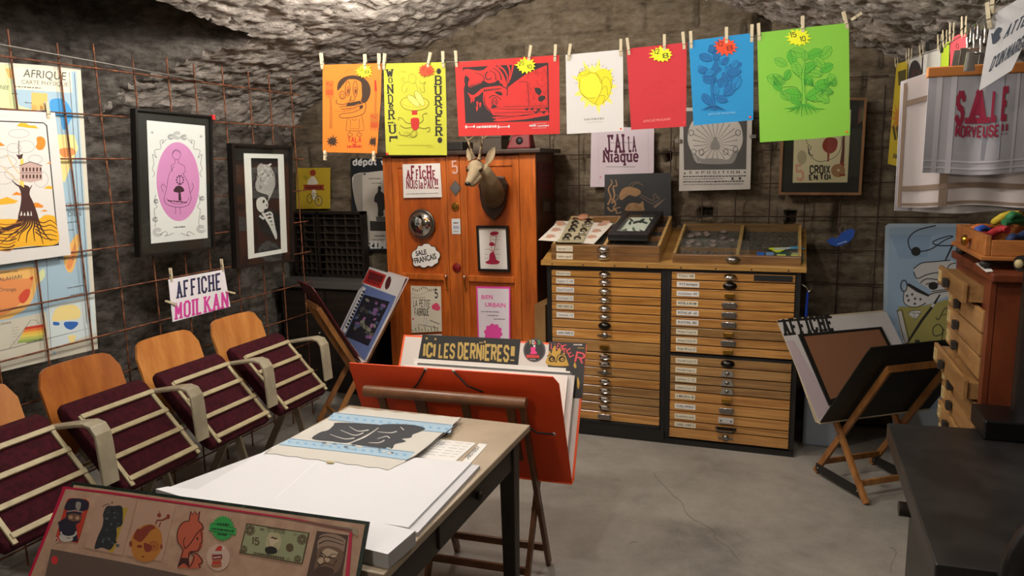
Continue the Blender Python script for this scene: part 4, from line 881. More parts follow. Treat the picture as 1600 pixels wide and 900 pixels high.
mb = MB(); mb.ell(o3(730.5, 287.5, 3.982), (.018, .014, .012), mat('#16110e', .3)); mb.build('nose', t)
# ================================================================= posters on the washing line
LA_, LB_ = dep(497, 103, 3.45), dep(1330, 38, 3.06)
LN = (LB_ - LA_).cross(UP).normalized()
if LN.dot(CAM - LA_) < 0: LN = -LN
LD = (LB_ - LA_).normalized()
line_px = [(505, 103), (592, 101), (650, 100), (697, 97), (712, 97), (798, 93), (875, 87), (888, 85), (972, 79), (982, 77), (1040, 73), (1068, 69), (1080, 67), (1135, 60), (1175, 56), (1188, 54), (1255, 46), (1326, 37)]
pts = [V((-2.93, 3.60, 2.10)), (V((-2.93, 3.60, 2.10)) + LA_) / 2 - V((0, 0, .03))] + [onp(x, y, LA_, LN) for x, y in line_px]
pts += [onp(1343, 23, LA_, LN), onp(1349, 14, LA_, LN)]
mb = MB(); mb.tube(pts, .0016, mat('#6a6256', .8), 5)
cord = mb.build('washing_line', None, 'thin cord strung across the cellar under the vault, carrying seven coloured posters', 'cord')
off = .0035
def LArt(c=(0, 0, 1)): return Art(LA_ + LN * off, LN, c)
OP = mat('#dd7c20', .75); YP = mat('#bfc036', .75); RP = mat('#cf302c', .75); WP = mat('#d9d7d4', .75); R2 = mat('#c82f37', .75); BP = mat('#1d8dc8', .75); GP = mat('#83c43f', .75)
FY = mat('#e9ee22', .7); FR = mat('#f0491f', .7); DKI = mat('#23201d', .75)
SEL = 'on the washing line'
# 1 orange
A = LArt((495, 80, .18894)); A.base([(48, 112), (300, 106), (537, 98), (528, 400), (497, 845), (48, 835)], OP)
OI = mat('#3a2412', .75); OT = mat('#b5651c', .75); ORD = mat('#c22a14', .75); A.L(1)
A.blob([(168, 310), (178, 260), (205, 228), (250, 206), (310, 200), (370, 212), (420, 250), (445, 310), (438, 370), (410, 420), (372, 424), (366, 380), (372, 320), (350, 300), (330, 260), (290, 236), (262, 240), (232, 262), (205, 292), (190, 330), (176, 330)], OI)
A.L(2)
A.blob([(172, 336), (200, 300), (250, 240), (290, 232), (330, 236), (366, 260), (372, 320), (366, 400), (300, 430), (230, 440), (180, 430), (164, 405), (180, 380)], OP)
A.L(3)
for x, y, rx, ry in ((256, 310, 20, 62), (318, 312, 18, 66)): A.arc(x, y, rx, ry, 5, OI); A.arc(x + 2, y + 14, rx * .5, ry * .5, 4, OI); A.ell(x + 3, y + 18, 5, 18, OI)
A.arc(212, 365, 26, 32, 5, OI); A.arc(212, 372, 14, 18, 4, OI); A.arc(402, 350, 26, 44, 5, OI, 2.4, 7.2); A.arc(402, 352, 14, 26, 4, OI, 2.4, 7.2)
A.curve([(164, 400), (166, 432), (220, 440), (268, 420), (284, 370), (280, 410), (310, 404), (318, 380)], 5, OI)
A.poly([(240, 452), (260, 428), (300, 420), (360, 408), (372, 430), (330, 440), (300, 450)], OI)
A.blob([(186, 462), (240, 456), (330, 446), (390, 426), (404, 436), (402, 480), (380, 520), (310, 544), (230, 552), (192, 546), (190, 526), (220, 516), (300, 506), (360, 480), (350, 460), (290, 470), (200, 480)], OP)
A.L(4).curve([(186, 462), (240, 456), (330, 446), (390, 426), (406, 440), (402, 484), (380, 520), (310, 544), (230, 552), (192, 546), (190, 526), (220, 516), (300, 506), (362, 478)], 5, OI)
A.line([(200, 480), (290, 470), (362, 452)], 5, OI); A.poly([(352, 452), (382, 442), (382, 470), (356, 480)], OI); A.squig((214, 508), (340, 482), 24, OT, 8); A.line([(150, 496), (215, 500)], 5, OT)
A.L(3)
for P in ([(252, 550), (246, 600), (242, 655), (300, 660), (392, 655), (386, 600), (372, 530)], [(272, 560), (280, 580), (274, 640), (350, 640), (352, 560)], [(290, 560), (310, 576), (330, 560)]): A.line(P, 3.5, OI)
for x in (275, 352): A.arc(x, 690, 20, 14, 3.5, OI); A.line([(x - 4, 660), (x - 2, 678)], 3, OI)
A.arc(280, 186, 50, 36, 3, OT, 3.14, 6.28)
for sx, top, inv in ((104, 245, 0), (474, 515, 0)):
    A.L(1).poly([(sx - 34, top), (sx + 36, top), (sx + 32, top + 112), (sx - 28, top + 112)], OT); A.L(2)
    for k in range(4): A.line([(sx - 30, top + 78 + k * 12), (sx + 32, top + 78 + k * 12)], 4, ORD); A.line([(sx - 26 + k * 18, top + 74), (sx - 24 + k * 18, top + 140)], 4, ORD)
    A.ell(sx - 14, top + 24, 7, 8, ORD); A.ell(sx + 12, top + 34, 6, 8, ORD)
A.L(1).line([(112, 370), (118, 480), (116, 640)], [16, 22, 26], OT); A.line([(484, 240), (488, 330)], [14, 20], ORD); A.line([(488, 330), (484, 520)], 16, OT)
def splat(x, y, r, m, seed=1, half=0):
    rnd = random.Random(seed); P = []
    for k in range(22): a = k * 2 * pi / 22; q = r * (rnd.uniform(.8, 1.15) if k % 2 else rnd.uniform(.4, .55)); P.append((x + (min(q * cos(a), half) if half else q * cos(a)), y + q * sin(a)))
    A.poly(P, m)
splat(130, 746, 56, OI, 3); splat(470, 746, 50, OI, 5, 18)
A.stxt('TALA', (254, 755), (370, 755), 46, ORD, 1.1, .9); A.squig((250, 800), (376, 800), 24, ORD, 8); A.ell(312, 770, 16, 6, ORD)
A.build('poster', None, 'orange poster with a grinning cartoon face and TALA, leftmost ' + SEL, 'poster', 'posters pegged to the washing line')
# 2 yellow
A = LArt((495, 80, .18894)); A.base([(553, 102), (1062, 90), (1072, 500), (1076, 860), (573, 858), (560, 500)], YP); A.L(1)
for ch, x, y, w_, h in (('W', 572, 215, 66, 58), ('O', 592, 265, 38, 38), ('N', 582, 354, 56, 72), ('D', 590, 438, 46, 72), ('e', 596, 480, 42, 52), ('R', 592, 568, 56, 76)): A.stxt(ch, (x, y), (x + w_, y - 3), h + 8, DKI, 1.1, .7, .55)
A.stxt('U', (596, 684), (660, 680), 76, DKI, 1.1, .7, .55); A.line([(592, 592), (628, 590)], 9, DKI); A.line([(592, 584), (592, 600)], 7, DKI); A.line([(628, 582), (628, 598)], 7, DKI); A.line([(640, 590), (646, 604)], 7, DKI)
A.stxt('L', (602, 700), (602, 762), 66, DKI, 1.4, 1, .5, up=(1, 0))
A.ell(1009, 166, 19, 24, DKI); A.ell(1018, 736, 20, 24, DKI)
for ch, y, x in (('B', 282, 975), ('U', 366, 974), ('R', 450, 976), ('G', 530, 980), ('E', 614, 980), ('R', 702, 980)): A.stxt(ch, (x, y), (x + 62, y - 2), 80, DKI, 1.1, .8, .55)
OLV = mat('#a9a030', .75); OL2 = mat('#7c7222', .75); TN = mat('#d3c43a', .75)
A.L(1).blob([(690, 430), (716, 392), (760, 380), (860, 380), (912, 402), (926, 440), (888, 476), (800, 490), (726, 474)], TN)
A.L(2).curve([(690, 430), (716, 392), (770, 384), (850, 380), (912, 402), (926, 440), (888, 476), (800, 490), (726, 474), (690, 430)], 5, OL2)
A.curve([(700, 430), (760, 460), (840, 468), (920, 438)], 4, OLV)
for cx, cy, rx, ry, ro in ((800, 410, 66, 26, .75), (850, 390, 70, 26, 1.05)): A.L(3).ell(cx, cy, rx, ry, mat('#e6e06a', .75), ro); A.L(4).line([(cx + rx * cos(a * .35) * cos(ro) - ry * sin(a * .35) * sin(ro), cy + rx * cos(a * .35) * sin(ro) + ry * sin(a * .35) * cos(ro)) for a in range(19)], 4, OL2)
A.L(2).arc(790, 226, 32, 42, 3, OLV); A.curve([(760, 250), (716, 270), (704, 320), (730, 340), (748, 300)], 3, OLV); A.curve([(815, 258), (830, 300), (826, 350), (780, 370), (730, 372)], 3, OLV); A.curve([(704, 260), (700, 230), (712, 214), (722, 232), (716, 258)], 3, OLV)
A.curve([(850, 250), (870, 270), (900, 254), (886, 286), (892, 330), (870, 340), (850, 300)], 3, OL2)
for k in range(8): a = 3.4 + k * .25; A.line([(712 + 34 * cos(a), 210 + 34 * sin(a)), (712 + 52 * cos(a), 210 + 52 * sin(a))], 2, OLV)
A.L(3).poly([(786, 492), (832, 492), (830, 528), (788, 528)], mat('#bb2b1e', .75)); A.poly([(780, 528), (840, 526), (850, 556), (772, 556)], TN)
A.L(4).blob([(784, 556), (836, 552), (848, 590), (840, 636), (816, 656), (790, 640), (778, 596)], mat('#bb2b1e', .75))
for P in ([(782, 600), (740, 590), (712, 560), (680, 548), (676, 572)], [(784, 630), (730, 636), (690, 612)], [(846, 600), (880, 570), (876, 530), (904, 512), (912, 526)], [(842, 630), (890, 640), (930, 630), (932, 660), (912, 668)], [(800, 650), (770, 690), (740, 700), (690, 690), (682, 664)], [(820, 656), (830, 690), (800, 714), (770, 700)]): A.L(2).curve(P, 6, OL2)
for x, y in ((742, 690), (768, 694), (798, 684)): A.arc(x, y, 20, 22, 3, OLV)
A.squig((670, 780), (968, 782), 6, OLV, 22); A.squig((910, 797), (972, 797), 5, OLV, 6); A.L(1).poly([(572, 838), (596, 842), (594, 858), (574, 858)], mat('#c9302a', .75))
A.build('poster', None, 'yellow WONDERFUL BURGER poster, second from the left ' + SEL, 'poster', 'posters pegged to the washing line')
# 3 red landscape
A = LArt((700, 70, .16667)); A.base([(65, 163), (1042, 95), (1048, 835), (100, 858)], RP); RB = mat('#2b2626', .75); RP2 = mat('#cf302c', .75)
A.L(1).poly([(138, 212), (940, 168), (950, 712), (164, 736)], RB)
A.L(2)
A.poly([(560, 400), (640, 340), (740, 268), (925, 190), (936, 300), (940, 650), (700, 660), (640, 668), (420, 660), (400, 600), (480, 580), (560, 470)], RP2)
A.blob([(146, 240), (180, 226), (260, 240), (330, 236), (380, 200), (450, 200), (500, 250), (540, 330), (548, 400), (500, 372), (470, 330), (440, 350), (380, 360), (340, 340), (300, 366), (206, 400), (188, 360), (200, 320), (160, 290), (150, 380), (142, 300)], RP2)
A.blob([(186, 450), (240, 470), (320, 410), (400, 392), (470, 380), (520, 400), (550, 420), (548, 480), (520, 540), (470, 580), (430, 560), (404, 590), (420, 640), (380, 620), (340, 560), (328, 500), (330, 440), (280, 480), (214, 500), (200, 476)], RP2)
A.poly([(160, 372), (146, 420), (148, 330)], RP2); A.poly([(404, 680), (470, 672), (700, 668), (950, 640), (940, 660), (720, 700), (480, 720), (420, 712), (460, 696)], RP2)
for P in ([(470, 196), (520, 230), (556, 300), (552, 380)], [(560, 188), (580, 250), (568, 360)], [(610, 186), (600, 250), (580, 330)], [(540, 580), (580, 480)], [(580, 580), (586, 500)], [(640, 576), (610, 490)], [(690, 570), (640, 490)]): A.curve(P, (20, 7), RP2)
for x, y in ((220, 530), (275, 560), (302, 570), (272, 606), (240, 520)): A.poly([(x - 10, y - 26), (x + 10, y - 30), (x + 8, y), (x - 4, y + 22)], RP2)
A.L(3)
rr = random.Random(4)
for k in range(10): A.poly([(340 + k * 17, 400 - k * 2), (352 + k * 17, 366 + (k % 3) * 8 - k), (360 + k * 17, 398 - k * 2)], RB)
for k in range(9): A.poly([(330 + k * 19, 440 - k * 3), (340 + k * 19, 410 - k), (352 + k * 19, 436 - k * 3)], RB)
for k in range(9): A.poly([(200 + k * 14, 400 - k * 2), (204 + k * 15, 366 - k * 5), (212 + k * 14, 396 - k * 2)], RB)
A.curve([(250, 262), (310, 280), (340, 320), (320, 350)], (4, 9), RB); A.arc(380, 290, 30, 36, 9, RB, .6, 4.6); A.curve([(420, 216), (480, 260), (500, 330)], (5, 12), RB); A.curve([(390, 240), (440, 270), (450, 330)], (4, 9), RB)
A.arc(436, 540, 26, 44, 7, RB, 2.6, 6.8); A.arc(436, 548, 12, 26, 6, RB, 2.6, 6.8); A.curve([(384, 500), (420, 476), (470, 490), (500, 520)], (9, 5), RB); A.curve([(340, 480), (350, 560), (400, 630)], (5, 12), RB); A.blob([(440, 440), (490, 440), (510, 460), (496, 476), (460, 462)], RB)
for P in ([(420, 598), (700, 604), (936, 590)], [(430, 640), (720, 632), (936, 622)], [(520, 580), (936, 572)], [(470, 690), (700, 660), (950, 620)]): A.line(P, 4, RB)
for k in range(40):
    x = rr.uniform(730, 930); y = rr.uniform(200, 570); A.curve([(x, y), (x + rr.uniform(-24, 24), y + rr.uniform(6, 26)), (x + rr.uniform(-26, 26), y + rr.uniform(20, 46))], 2.6, mat('#8c2420', .75))
for P in ([(740, 340), (752, 450), (760, 570)], [(660, 346), (730, 348)], [(930, 200), (936, 560)]): A.line(P, 4, RB)
A.blob([(812, 410), (850, 404), (876, 430), (862, 470), (830, 456)], RB); A.blob([(850, 490), (900, 476), (912, 500), (880, 530), (852, 526)], RB)
for x, y in ((740, 600), (790, 598), (828, 628), (852, 606), (900, 630), (930, 594)): A.poly([(x - 26, y - 8), (x - 6, y), (x + 14, y - 18), (x + 8, y + 14), (x - 10, y + 16)], RB)
A.L(1)
for x0_, x1_ in ((166, 250), (470, 576)): A.line([(x0_, 772), (x1_, 768)], 7, WP); A.ell(x0_ + 4, 770, 8, 16, WP); A.ell(x1_ - 4, 766, 8, 14, WP)
A.squig((268, 784), (462, 778), 26, WP, 10); A.squig((764, 770), (826, 768), 24, WP, 4); A.squig((840, 768), (950, 764), 14, WP, 6); A.squig((790, 742), (930, 738), 4, WP, 8); A.squig((790, 784), (930, 780), 4, WP, 8)
A.build('poster', None, 'wide red and black poster, third from the left ' + SEL, 'poster', 'posters pegged to the washing line')
# 4 white with the yellow fruit
A = LArt((800, 0, .25)); A.base([(335, 343), (693, 309), (697, 818), (343, 838)], WP); SUN = mat('#e8dd2c', .75); SU2 = mat('#efe56a', .75); YO = mat('#8f7a17', .75)
rr = random.Random(3); P = []
for k in range(36): a = k * pi / 18; q = (rr.uniform(160, 190) if k % 4 == 0 else rr.uniform(128, 150) if k % 2 == 0 else 116); P.append((520 + q * .84 * cos(a), 540 + q * sin(a)))
A.L(1).poly(P, SU2); A.L(2).blob([(412, 500), (416, 462), (440, 444), (470, 440), (498, 448), (520, 450), (540, 436), (580, 430), (612, 446), (626, 490), (622, 550), (600, 610), (570, 645), (540, 658), (505, 645), (460, 610), (424, 570)], SUN)
A.L(3).blob([(450, 470), (490, 458), (530, 470), (556, 520), (556, 570), (520, 610), (470, 612), (430, 580), (424, 530)], mat('#f0e83a', .75))
for Q in ([(520, 450), (556, 500), (560, 560), (520, 650)], [(450, 470), (490, 456), (530, 468), (556, 520)], [(424, 500), (430, 580), (500, 640), (540, 658)], [(556, 520), (580, 480), (610, 500), (620, 550)], [(560, 560), (590, 540), (600, 600)], [(540, 600), (580, 600), (570, 640)], [(415, 462), (440, 446), (470, 440)], [(626, 490), (622, 550), (600, 610), (560, 650)], [(430, 580), (470, 612), (520, 610)]): A.L(4).curve(Q, 2.5, YO)
A.L(4).arc(452, 452, 34, 24, 2, YO)
for k in range(16): a = pi + k * .2; A.line([(520 + 112 * cos(a), 520 + 112 * sin(a)), (520 + 124 * cos(a), 520 + 124 * sin(a))], 3, YO)
A.L(1).squig((452, 755), (580, 748), 16, mat('#a9a69f', .8), 8); A.squig((470, 768), (570, 762), 4, mat('#a9a69f', .8), 8); A.ell(680, 805, 6, 6, FR)
A.build('poster', None, 'white poster with a yellow sunburst fruit, middle of the seven ' + SEL, 'poster', 'posters pegged to the washing line')
# 5 plain red
A = LArt((800, 0, .25)); A.base([(715, 305), (1092, 265), (1088, 790), (745, 812)], R2)
DR = mat('#bf2c33', .75); rr = random.Random(6); A.L(1)
for k in range(46):
    x = rr.uniform(800, 1020); y = rr.uniform(490, 700); A.curve([(x, y), (x + rr.uniform(-16, 16), y + rr.uniform(-14, 14)), (x + rr.uniform(-26, 26), y + rr.uniform(-20, 24))], 2, DR)
A.txt('AFFICHE MOILKAN', (820, 766), (990, 750), 15, mat('#ef9a93', .7)); A.ell(1074, 765, 5, 5, FR)
A.build('poster', None, 'almost plain red portrait poster, third from the right ' + SEL, 'poster', 'posters pegged to the washing line')
def leaf(x, y, r, ro, m, mv, seed=0, w=2.4):
    P = [(-1, 0), (-.7, .42), (-.2, .62), (.4, .5), (.85, .2), (1, 0), (.85, -.24), (.4, -.55), (-.2, -.6), (-.7, -.4)]
    T = lambda a, b: (x + r * (a * cos(ro) - b * sin(ro)), y + r * (a * sin(ro) + b * cos(ro)))
    if m: A.blob([T(*q) for q in P], m, 3)
    A.h += .0003; A.line([T(*q) for q in P] + [T(*P[0])], w, mv); A.line([T(-1, 0), T(.95, 0)], w, mv)
    for k in (-.6, -.25, .1, .45): A.line([T(k, 0), T(k + .3, .42)], w * .7, mv); A.line([T(k, 0), T(k + .3, -.42)], w * .7, mv)
    A.h -= .0003
# 6 blue
A = LArt((800, 0, .25)); A.base([(1105, 255), (1510, 205), (1508, 750), (1135, 785)], BP); BD = mat('#176fae', .75); BL_ = mat('#0f568f', .75); rr = random.Random(12)
for k in range(34):
    a = rr.uniform(0, 6.28); d = math.sqrt(rr.uniform(0, 1)); x = 1290 + 125 * d * cos(a); y = 420 + 150 * d * sin(a)
    if y > 640 or (x < 1180) : continue
    A.L(1 + k * .4); leaf(x, y, rr.uniform(26, 42), rr.uniform(0, 6.28), BD if k % 3 else mat('#1a86c4', .75), BL_, k, 2.2)
A.L(1); leaf(1210, 360, 42, .4, BD, BL_); leaf(1360, 560, 50, -.8, BD, BL_); leaf(1400, 520, 46, 2, mat('#1a86c4', .75), BL_); leaf(1215, 620, 40, 1, BD, BL_); leaf(1310, 620, 38, .3, BD, BL_)
A.L(8).curve([(1262, 690), (1256, 620), (1248, 540), (1270, 460)], (16, 6), BD); A.L(9).curve([(1256, 690), (1250, 620), (1242, 540), (1262, 460)], 2, BL_); A.curve([(1268, 690), (1264, 610), (1256, 540), (1280, 460)], 2, BL_)
for k in range(9): A.L(2).curve([(1258 + (k - 4) * 4, 660), (1258 + (k - 4) * 12, 676), (1258 + (k - 4) * 19, 695 - abs(k - 4))], (6, 2), BL_)
A.L(1).txt('AFFICHE MOILKAN', (1226, 722), (1394, 710), 13, mat('#8fcdec', .7)); A.ell(1487, 732, 7, 7, FR)
A.build('poster', None, 'blue poster with a dark blue leafy tree, second from the right ' + SEL, 'poster', 'posters pegged to the washing line')
# 7 green
A = LArt((1200, 0, .25)); A.base([(-68, 205), (505, 142), (513, 845), (300, 866), (-50, 890)], GP); GD = mat('#5cb833', .75); GL = mat('#2f8a2c', .75); GM = mat('#78c33c', .75)
for k, (x, y, r, ro) in enumerate(((80, 390, 44, .5), (150, 360, 50, 1.4), (188, 330, 52, .2), (290, 340, 56, 2.8), (362, 330, 50, 2.3), (366, 425, 46, 2.6), (50, 500, 60, .3), (60, 540, 40, .9), (180, 430, 50, 1.2), (260, 420, 52, -.6), (320, 390, 46, .8), (150, 590, 62, .1), (110, 600, 40, .6), (290, 590, 58, -.5), (340, 610, 50, .7), (340, 530, 56, -.3), (400, 500, 44, 1.2), (250, 500, 44, .9), (300, 460, 40, .2), (120, 470, 36, 2), (230, 350, 34, 1.6), (170, 630, 34, .4), (370, 570, 34, .2))):
    A.L(1 + (k % 6) * .7); leaf(x, y, r, ro, GD if k % 2 else GM, GL, k, 2.4)
for k in range(60):
    a = rr.uniform(0, 6.28); x, y = ((60, 500), (250, 520), (390, 510), (370, 570))[k % 4]; A.L(7).arc(x + rr.uniform(-36, 36), y + rr.uniform(-26, 26), 7, 7, 2, GL, n=7)
A.L(8).curve([(222, 660), (222, 580), (216, 480), (232, 400)], (26, 10), GM); A.L(9)
for dx in (-10, 10): A.curve([(222 + dx * 1.4, 655), (222 + dx * .8, 580), (216 + dx * .7, 480), (232 + dx * .5, 390)], 2.6, GL)
A.curve([(206, 650), (200, 590), (170, 545), (90, 545)], 2.6, GL); A.curve([(236, 640), (250, 620), (280, 636), (340, 630)], 2.6, GL); A.curve([(214, 500), (180, 470), (150, 440)], 2.6, GL); A.curve([(232, 470), (280, 430), (300, 410)], 2.6, GL)
for k in range(17): u = (k - 8) / 8; A.L(8 if k % 2 else 9).curve([(222 + u * 30, 650), (222 + u * 80, 668 + 8 * abs(u)), (222 + u * 128 + rr.uniform(-6, 6), 722 - 50 * u * u + rr.uniform(-8, 8))], (9, 2.5), GL if k % 2 else GD)
A.L(1).ell(490, 823, 8, 8, mat('#e08a20', .7)); A.build('poster', None, 'large green poster with a leafy tree and roots, rightmost ' + SEL, 'poster', 'posters pegged to the washing line')
# price bursts, pegged over the posters
def price(c, x, y, rx, ry, m, a, b, lab, seed, ink='#4a4410'):
    global A
    off_ = .0085; A = Art(LA_ + LN * off_, LN, c); rnd = random.Random(seed); P = []
    for k in range(28): an = pi * k / 14 + .1; q = (1 + rnd.uniform(-.1, .2)) if k % 2 == 0 else .74; P.append((x + rx * q * cos(an), y + ry * q * sin(an)))
    A.base(P, m, .001); A.L(1); im = mat(ink, .7)
    k = rx / 60
    A.stxt(a, (x - 40 * k, y + 2 * k), (x - 8 * k, y - 4 * k), 26 * k, im, .9, .8); A.stxt(b, (x + 8 * k, y + 22 * k), (x + 38 * k, y + 16 * k), 26 * k, im, .9, .8)
    A.build('price_tag', None, lab, 'price tag', 'starburst price tags on the washing line')
price((495, 80, .18894), 392, 165, 68, 56, FY, '12', '8', 'yellow starburst price tag on the orange poster', 1)
price((495, 80, .18894), 905, 160, 66, 54, FR, '12', '8', 'orange-red starburst price tag on the yellow burger poster', 2, '#a03010')
price((700, 70, .16667), 728, 195, 96, 74, FY, '20', '10', 'yellow starburst price tag on the wide red poster', 3)
price((800, 0, .25), 935, 340, 72, 52, FY, '12', '8', 'yellow starburst price tag on the plain red poster', 4)
price((800, 0, .25), 1335, 292, 74, 54, FR, '12', '8', 'red starburst price tag on the blue poster', 5, '#701808')
price((1200, 0, .25), 190, 235, 76, 56, FY, '15', '10', 'yellow starburst price tag on the green poster', 6, '#2a2a08')
# clothespins along the line
pl = [((504, 108), (-2, -20), 'at the left corner of the orange poster'), ((571, 110), (-1, -22), 'over the price tag of the orange poster'), ((593, 109), (-1, -22), 'at the right corner of the orange poster'),
      ((600, 109), (1, -22), 'at the left corner of the yellow poster'), ((668, 107), (4, -22), 'over the price tag of the yellow poster'), ((693, 106), (-1, -22), 'at the right corner of the yellow poster'),
      ((714, 105), (-2, -22), 'at the left corner of the wide red poster'), ((826, 97), (3, -22), 'over the price tag of the wide red poster'), ((867, 96), (1, -24), 'at the right corner of the wide red poster'),
      ((888, 95), (3, -24), 'at the left corner of the white poster'), ((970, 88), (0, -25), 'at the right corner of the white poster'), ((983, 86), (-3, -24), 'at the left corner of the plain red poster'),
      ((1038, 81), (0, -26), 'over the price tag of the plain red poster'), ((1069, 77), (-2, -25), 'at the right corner of the plain red poster'), ((1080, 76), (-1, -25), 'at the left corner of the blue poster'),
      ((1135, 70), (0, -26), 'over the price tag of the blue poster'), ((1174, 66), (1, -26), 'at the right corner of the blue poster'), ((1186, 64), (-1, -27), 'at the left corner of the green poster'),
      ((1254, 53), (0, -27), 'over the price tag of the green poster'), ((1324, 45), (-6, -25), 'at the right corner of the green poster'), ((1330, 31), (12, -8), 'lying along the cord right of the green poster'),
      ((508, 235), (0, 12), 'on the bottom left corner of the orange poster'), ((584, 236), (0, 13), 'on the bottom right corner of the orange poster')]
LP = LA_ + LN * .0035
for (x, y), (dx, dy), lb in pl:
    p = onp(x, y, LP, LN); q = onp(x + dx, y + dy, LP, LN); peg(p, q - p, LN, .072 if dy < -15 else .042, label='pale wooden clothespin ' + lb, group='clothespins on the washing line', w=.012)

# ================================================================= back wall
t = thing('wire_mesh', 'thin dark steel mesh fixed to the stone back wall behind the drawer cabinets', 'wire mesh', (-.3, 4.79, .1)); YM = 4.795
DRUST = mottle('dark_rusty_steel', [(.35, '#1f1510'), (.65, '#3d2619')], 30, .8, 0)
for k in range(11): x = ony(909, 240, YM).x - .22 + .2 * (k - 0); mb = MB(); mb.tube([(x, YM, .05), (x, YM, 2.25 if x < .2 else 2.05)], .0035, DRUST, 5); mb.build('vertical_rod', t)
for k in range(9): z = ony(860, 243, YM).z + .2 * (2 - k); mb = MB(); mb.tube([(-1.40, YM + .007, z), (.9 if z < 2.0 else .5, YM + .007, z)], .0035, DRUST, 5); mb.build('horizontal_rod', t)
YW = 4.78
A = Art((0, YW, 0), (0, 1, 0), (800, 225, .25)); LIL = mat('#c3b7bf', .85); PUR = mat('#4a1730', .8)
A.base([(496, -110), (700, -105), (888, -100), (886, 178), (700, 270), (489, 268)], LIL, .003)
A.L(1).stxt("J'AI", (580, 62), (706, 56), 120, PUR, 1.2, .9, .5, .6); A.stxt('LA', (728, 52), (778, 50), 100, PUR, 1.2, .9, .5, .6); A.stxt('Niaque', (568, 116), (793, 112), 76, PUR, 1.2, .9, .45, .5)
A.line([(590, 142)] + [(590 + k * 9, 142 + (4 if k % 2 else -3)) for k in range(20)] + [(770, 139)], 3, GR2); A.line([(600, -8)] + [(600 + k * 9, -8 + (4 if k % 2 else -3)) for k in range(18)], 3, GR2); A.star(553, 207, 8, 3, 5, mat('#c04a5a', .8))
for x in (540, 850): A.line([(x, -90), (x + 3, 250 if x < 600 else 170)], 1.6, mat('#a99ca6', .85))
A.build('printed_cloth', None, "pale lilac cloth printed J'AI LA Niaque on the back wall", 'cloth')
c8 = (900, 230, .1875)
YD = 4.765
A = Art((0, YD, 0), (0, 1, 0), c8); A.base([(238, 228), (790, 212), (792, 575), (236, 570)], mat('#1d2022', .5), .008); GO = mat('#8d6c48', .7); GO2 = mat('#6d5a49', .7)
A.L(1)      # flames, bones and loops in dull gold
for P in ([(264, 480), (290, 420), (270, 350), (300, 300), (290, 268)], [(300, 470), (320, 400), (310, 330), (340, 320), (330, 272)], [(262, 500), (290, 530), (330, 520), (340, 550), (380, 540)], [(300, 430), (330, 470), (310, 510), (370, 500)]): A.curve(P, (16, 7), GO)
A.blob([(360, 410), (372, 370), (400, 340), (450, 330), (520, 350), (540, 380), (500, 410), (440, 400), (380, 440)], GO); A.blob([(412, 510), (430, 480), (470, 462), (530, 470), (556, 450), (566, 500), (560, 528), (420, 528)], GO)
A.L(2)
for x, y in ((440, 500), (500, 490), (530, 510)): A.arc(x, y, 12, 10, 3, mat('#1d2022', .5))
A.L(1)
A.line([(330, 440), (420, 390)], 5, GO2); A.line([(530, 390), (620, 440)], 5, GO2); A.line([(530, 410), (612, 460)], 5, GO2); A.arc(330, 420, 20, 24, 5, GO2); A.curve([(620, 436), (650, 440), (646, 396), (668, 394), (672, 420), (692, 416), (686, 444), (650, 460), (640, 470), (612, 464)], 5, GO2); A.line([(650, 500), (690, 470), (740, 430)], [24, 16, 4], GO2)
A.curve([(460, 340), (480, 310), (520, 300), (560, 320)], 5, GO2); A.curve([(440, 330), (470, 296), (530, 288)], 4, GO2)
A.build('poster', None, 'black board with dull gold flames and bones leaning at the back of the cabinets', 'board')
A = Art((0, YW, 0), (0, 1, 0), c8); EW = mat('#b7b3ac', .8); EG = mat('#3b3a38', .8); EM = mat('#82807c', .8)
A.base([(866, -330), (1470, -330), (1452, 350), (858, 366)], EW, .003); A.L(1).poly([(892, -300), (1428, -306), (1418, 184), (900, 190)], mat('#4a4846', .8))
A.L(2).blob([(950, 10), (930, -80), (960, -200), (1050, -270), (1150, -285), (1260, -270), (1360, -200), (1390, -80), (1370, 10), (1310, 90), (1290, 128), (1150, 140), (1020, 128), (1000, 80)], EW)
for k in range(22):
    a = k * 2 * pi / 22; A.L(3).line([(1160 + 26 * cos(a), -30 + 30 * sin(a)), (1160 + 190 * cos(a), -60 + 175 * sin(a))], [2, 5], EG)
A.L(4).blob([(1120, -10), (1136, -50), (1160, -66), (1184, -50), (1200, -10), (1190, 20), (1130, 20)], EM); A.ell(1160, -70, 16, 18, EM)
A.L(4).blob([(960, 30), (1000, 60), (1050, 96), (1120, 92), (1200, 96), (1270, 100), (1310, 40), (1350, 20), (1340, 70), (1310, 128), (1250, 140), (1080, 140), (1000, 124), (975, 80)], EM)
for x, y in ((980, 40), (1046, 44), (1248, 40), (1330, 20), (960, -120), (1350, -120)): A.arc(x, y, 20, 24, 5, EG)
A.line([(940, -20), (1000, 100), (1010, 132), (1040, 120)], 5, EW)
A.L(1).stxt('EXPOSITION', (946, 222), (1366, 218), 22, EG, .9, .8, .4, 3.2); A.star(906, 218, 12, 5, 5, EG); A.star(1406, 208, 12, 5, 5, EG)
for k, (y, xx) in enumerate(((250, 1418), (272, 1240), (294, 1418), (316, 1400))): A.squig((892, y), (xx, y - 6), 11, EM if k % 2 else EG, 26, k)
A.ell(1304, 262, 10, 12, EG); A.ell(1366, 260, 10, 12, EG); A.poly([(1150, 284), (1180, 282), (1160, 296)], EG)
ex = A.build('poster', None, 'grey exhibition poster with rays, headed EXPOSITION at its foot, behind the blue poster', 'poster')
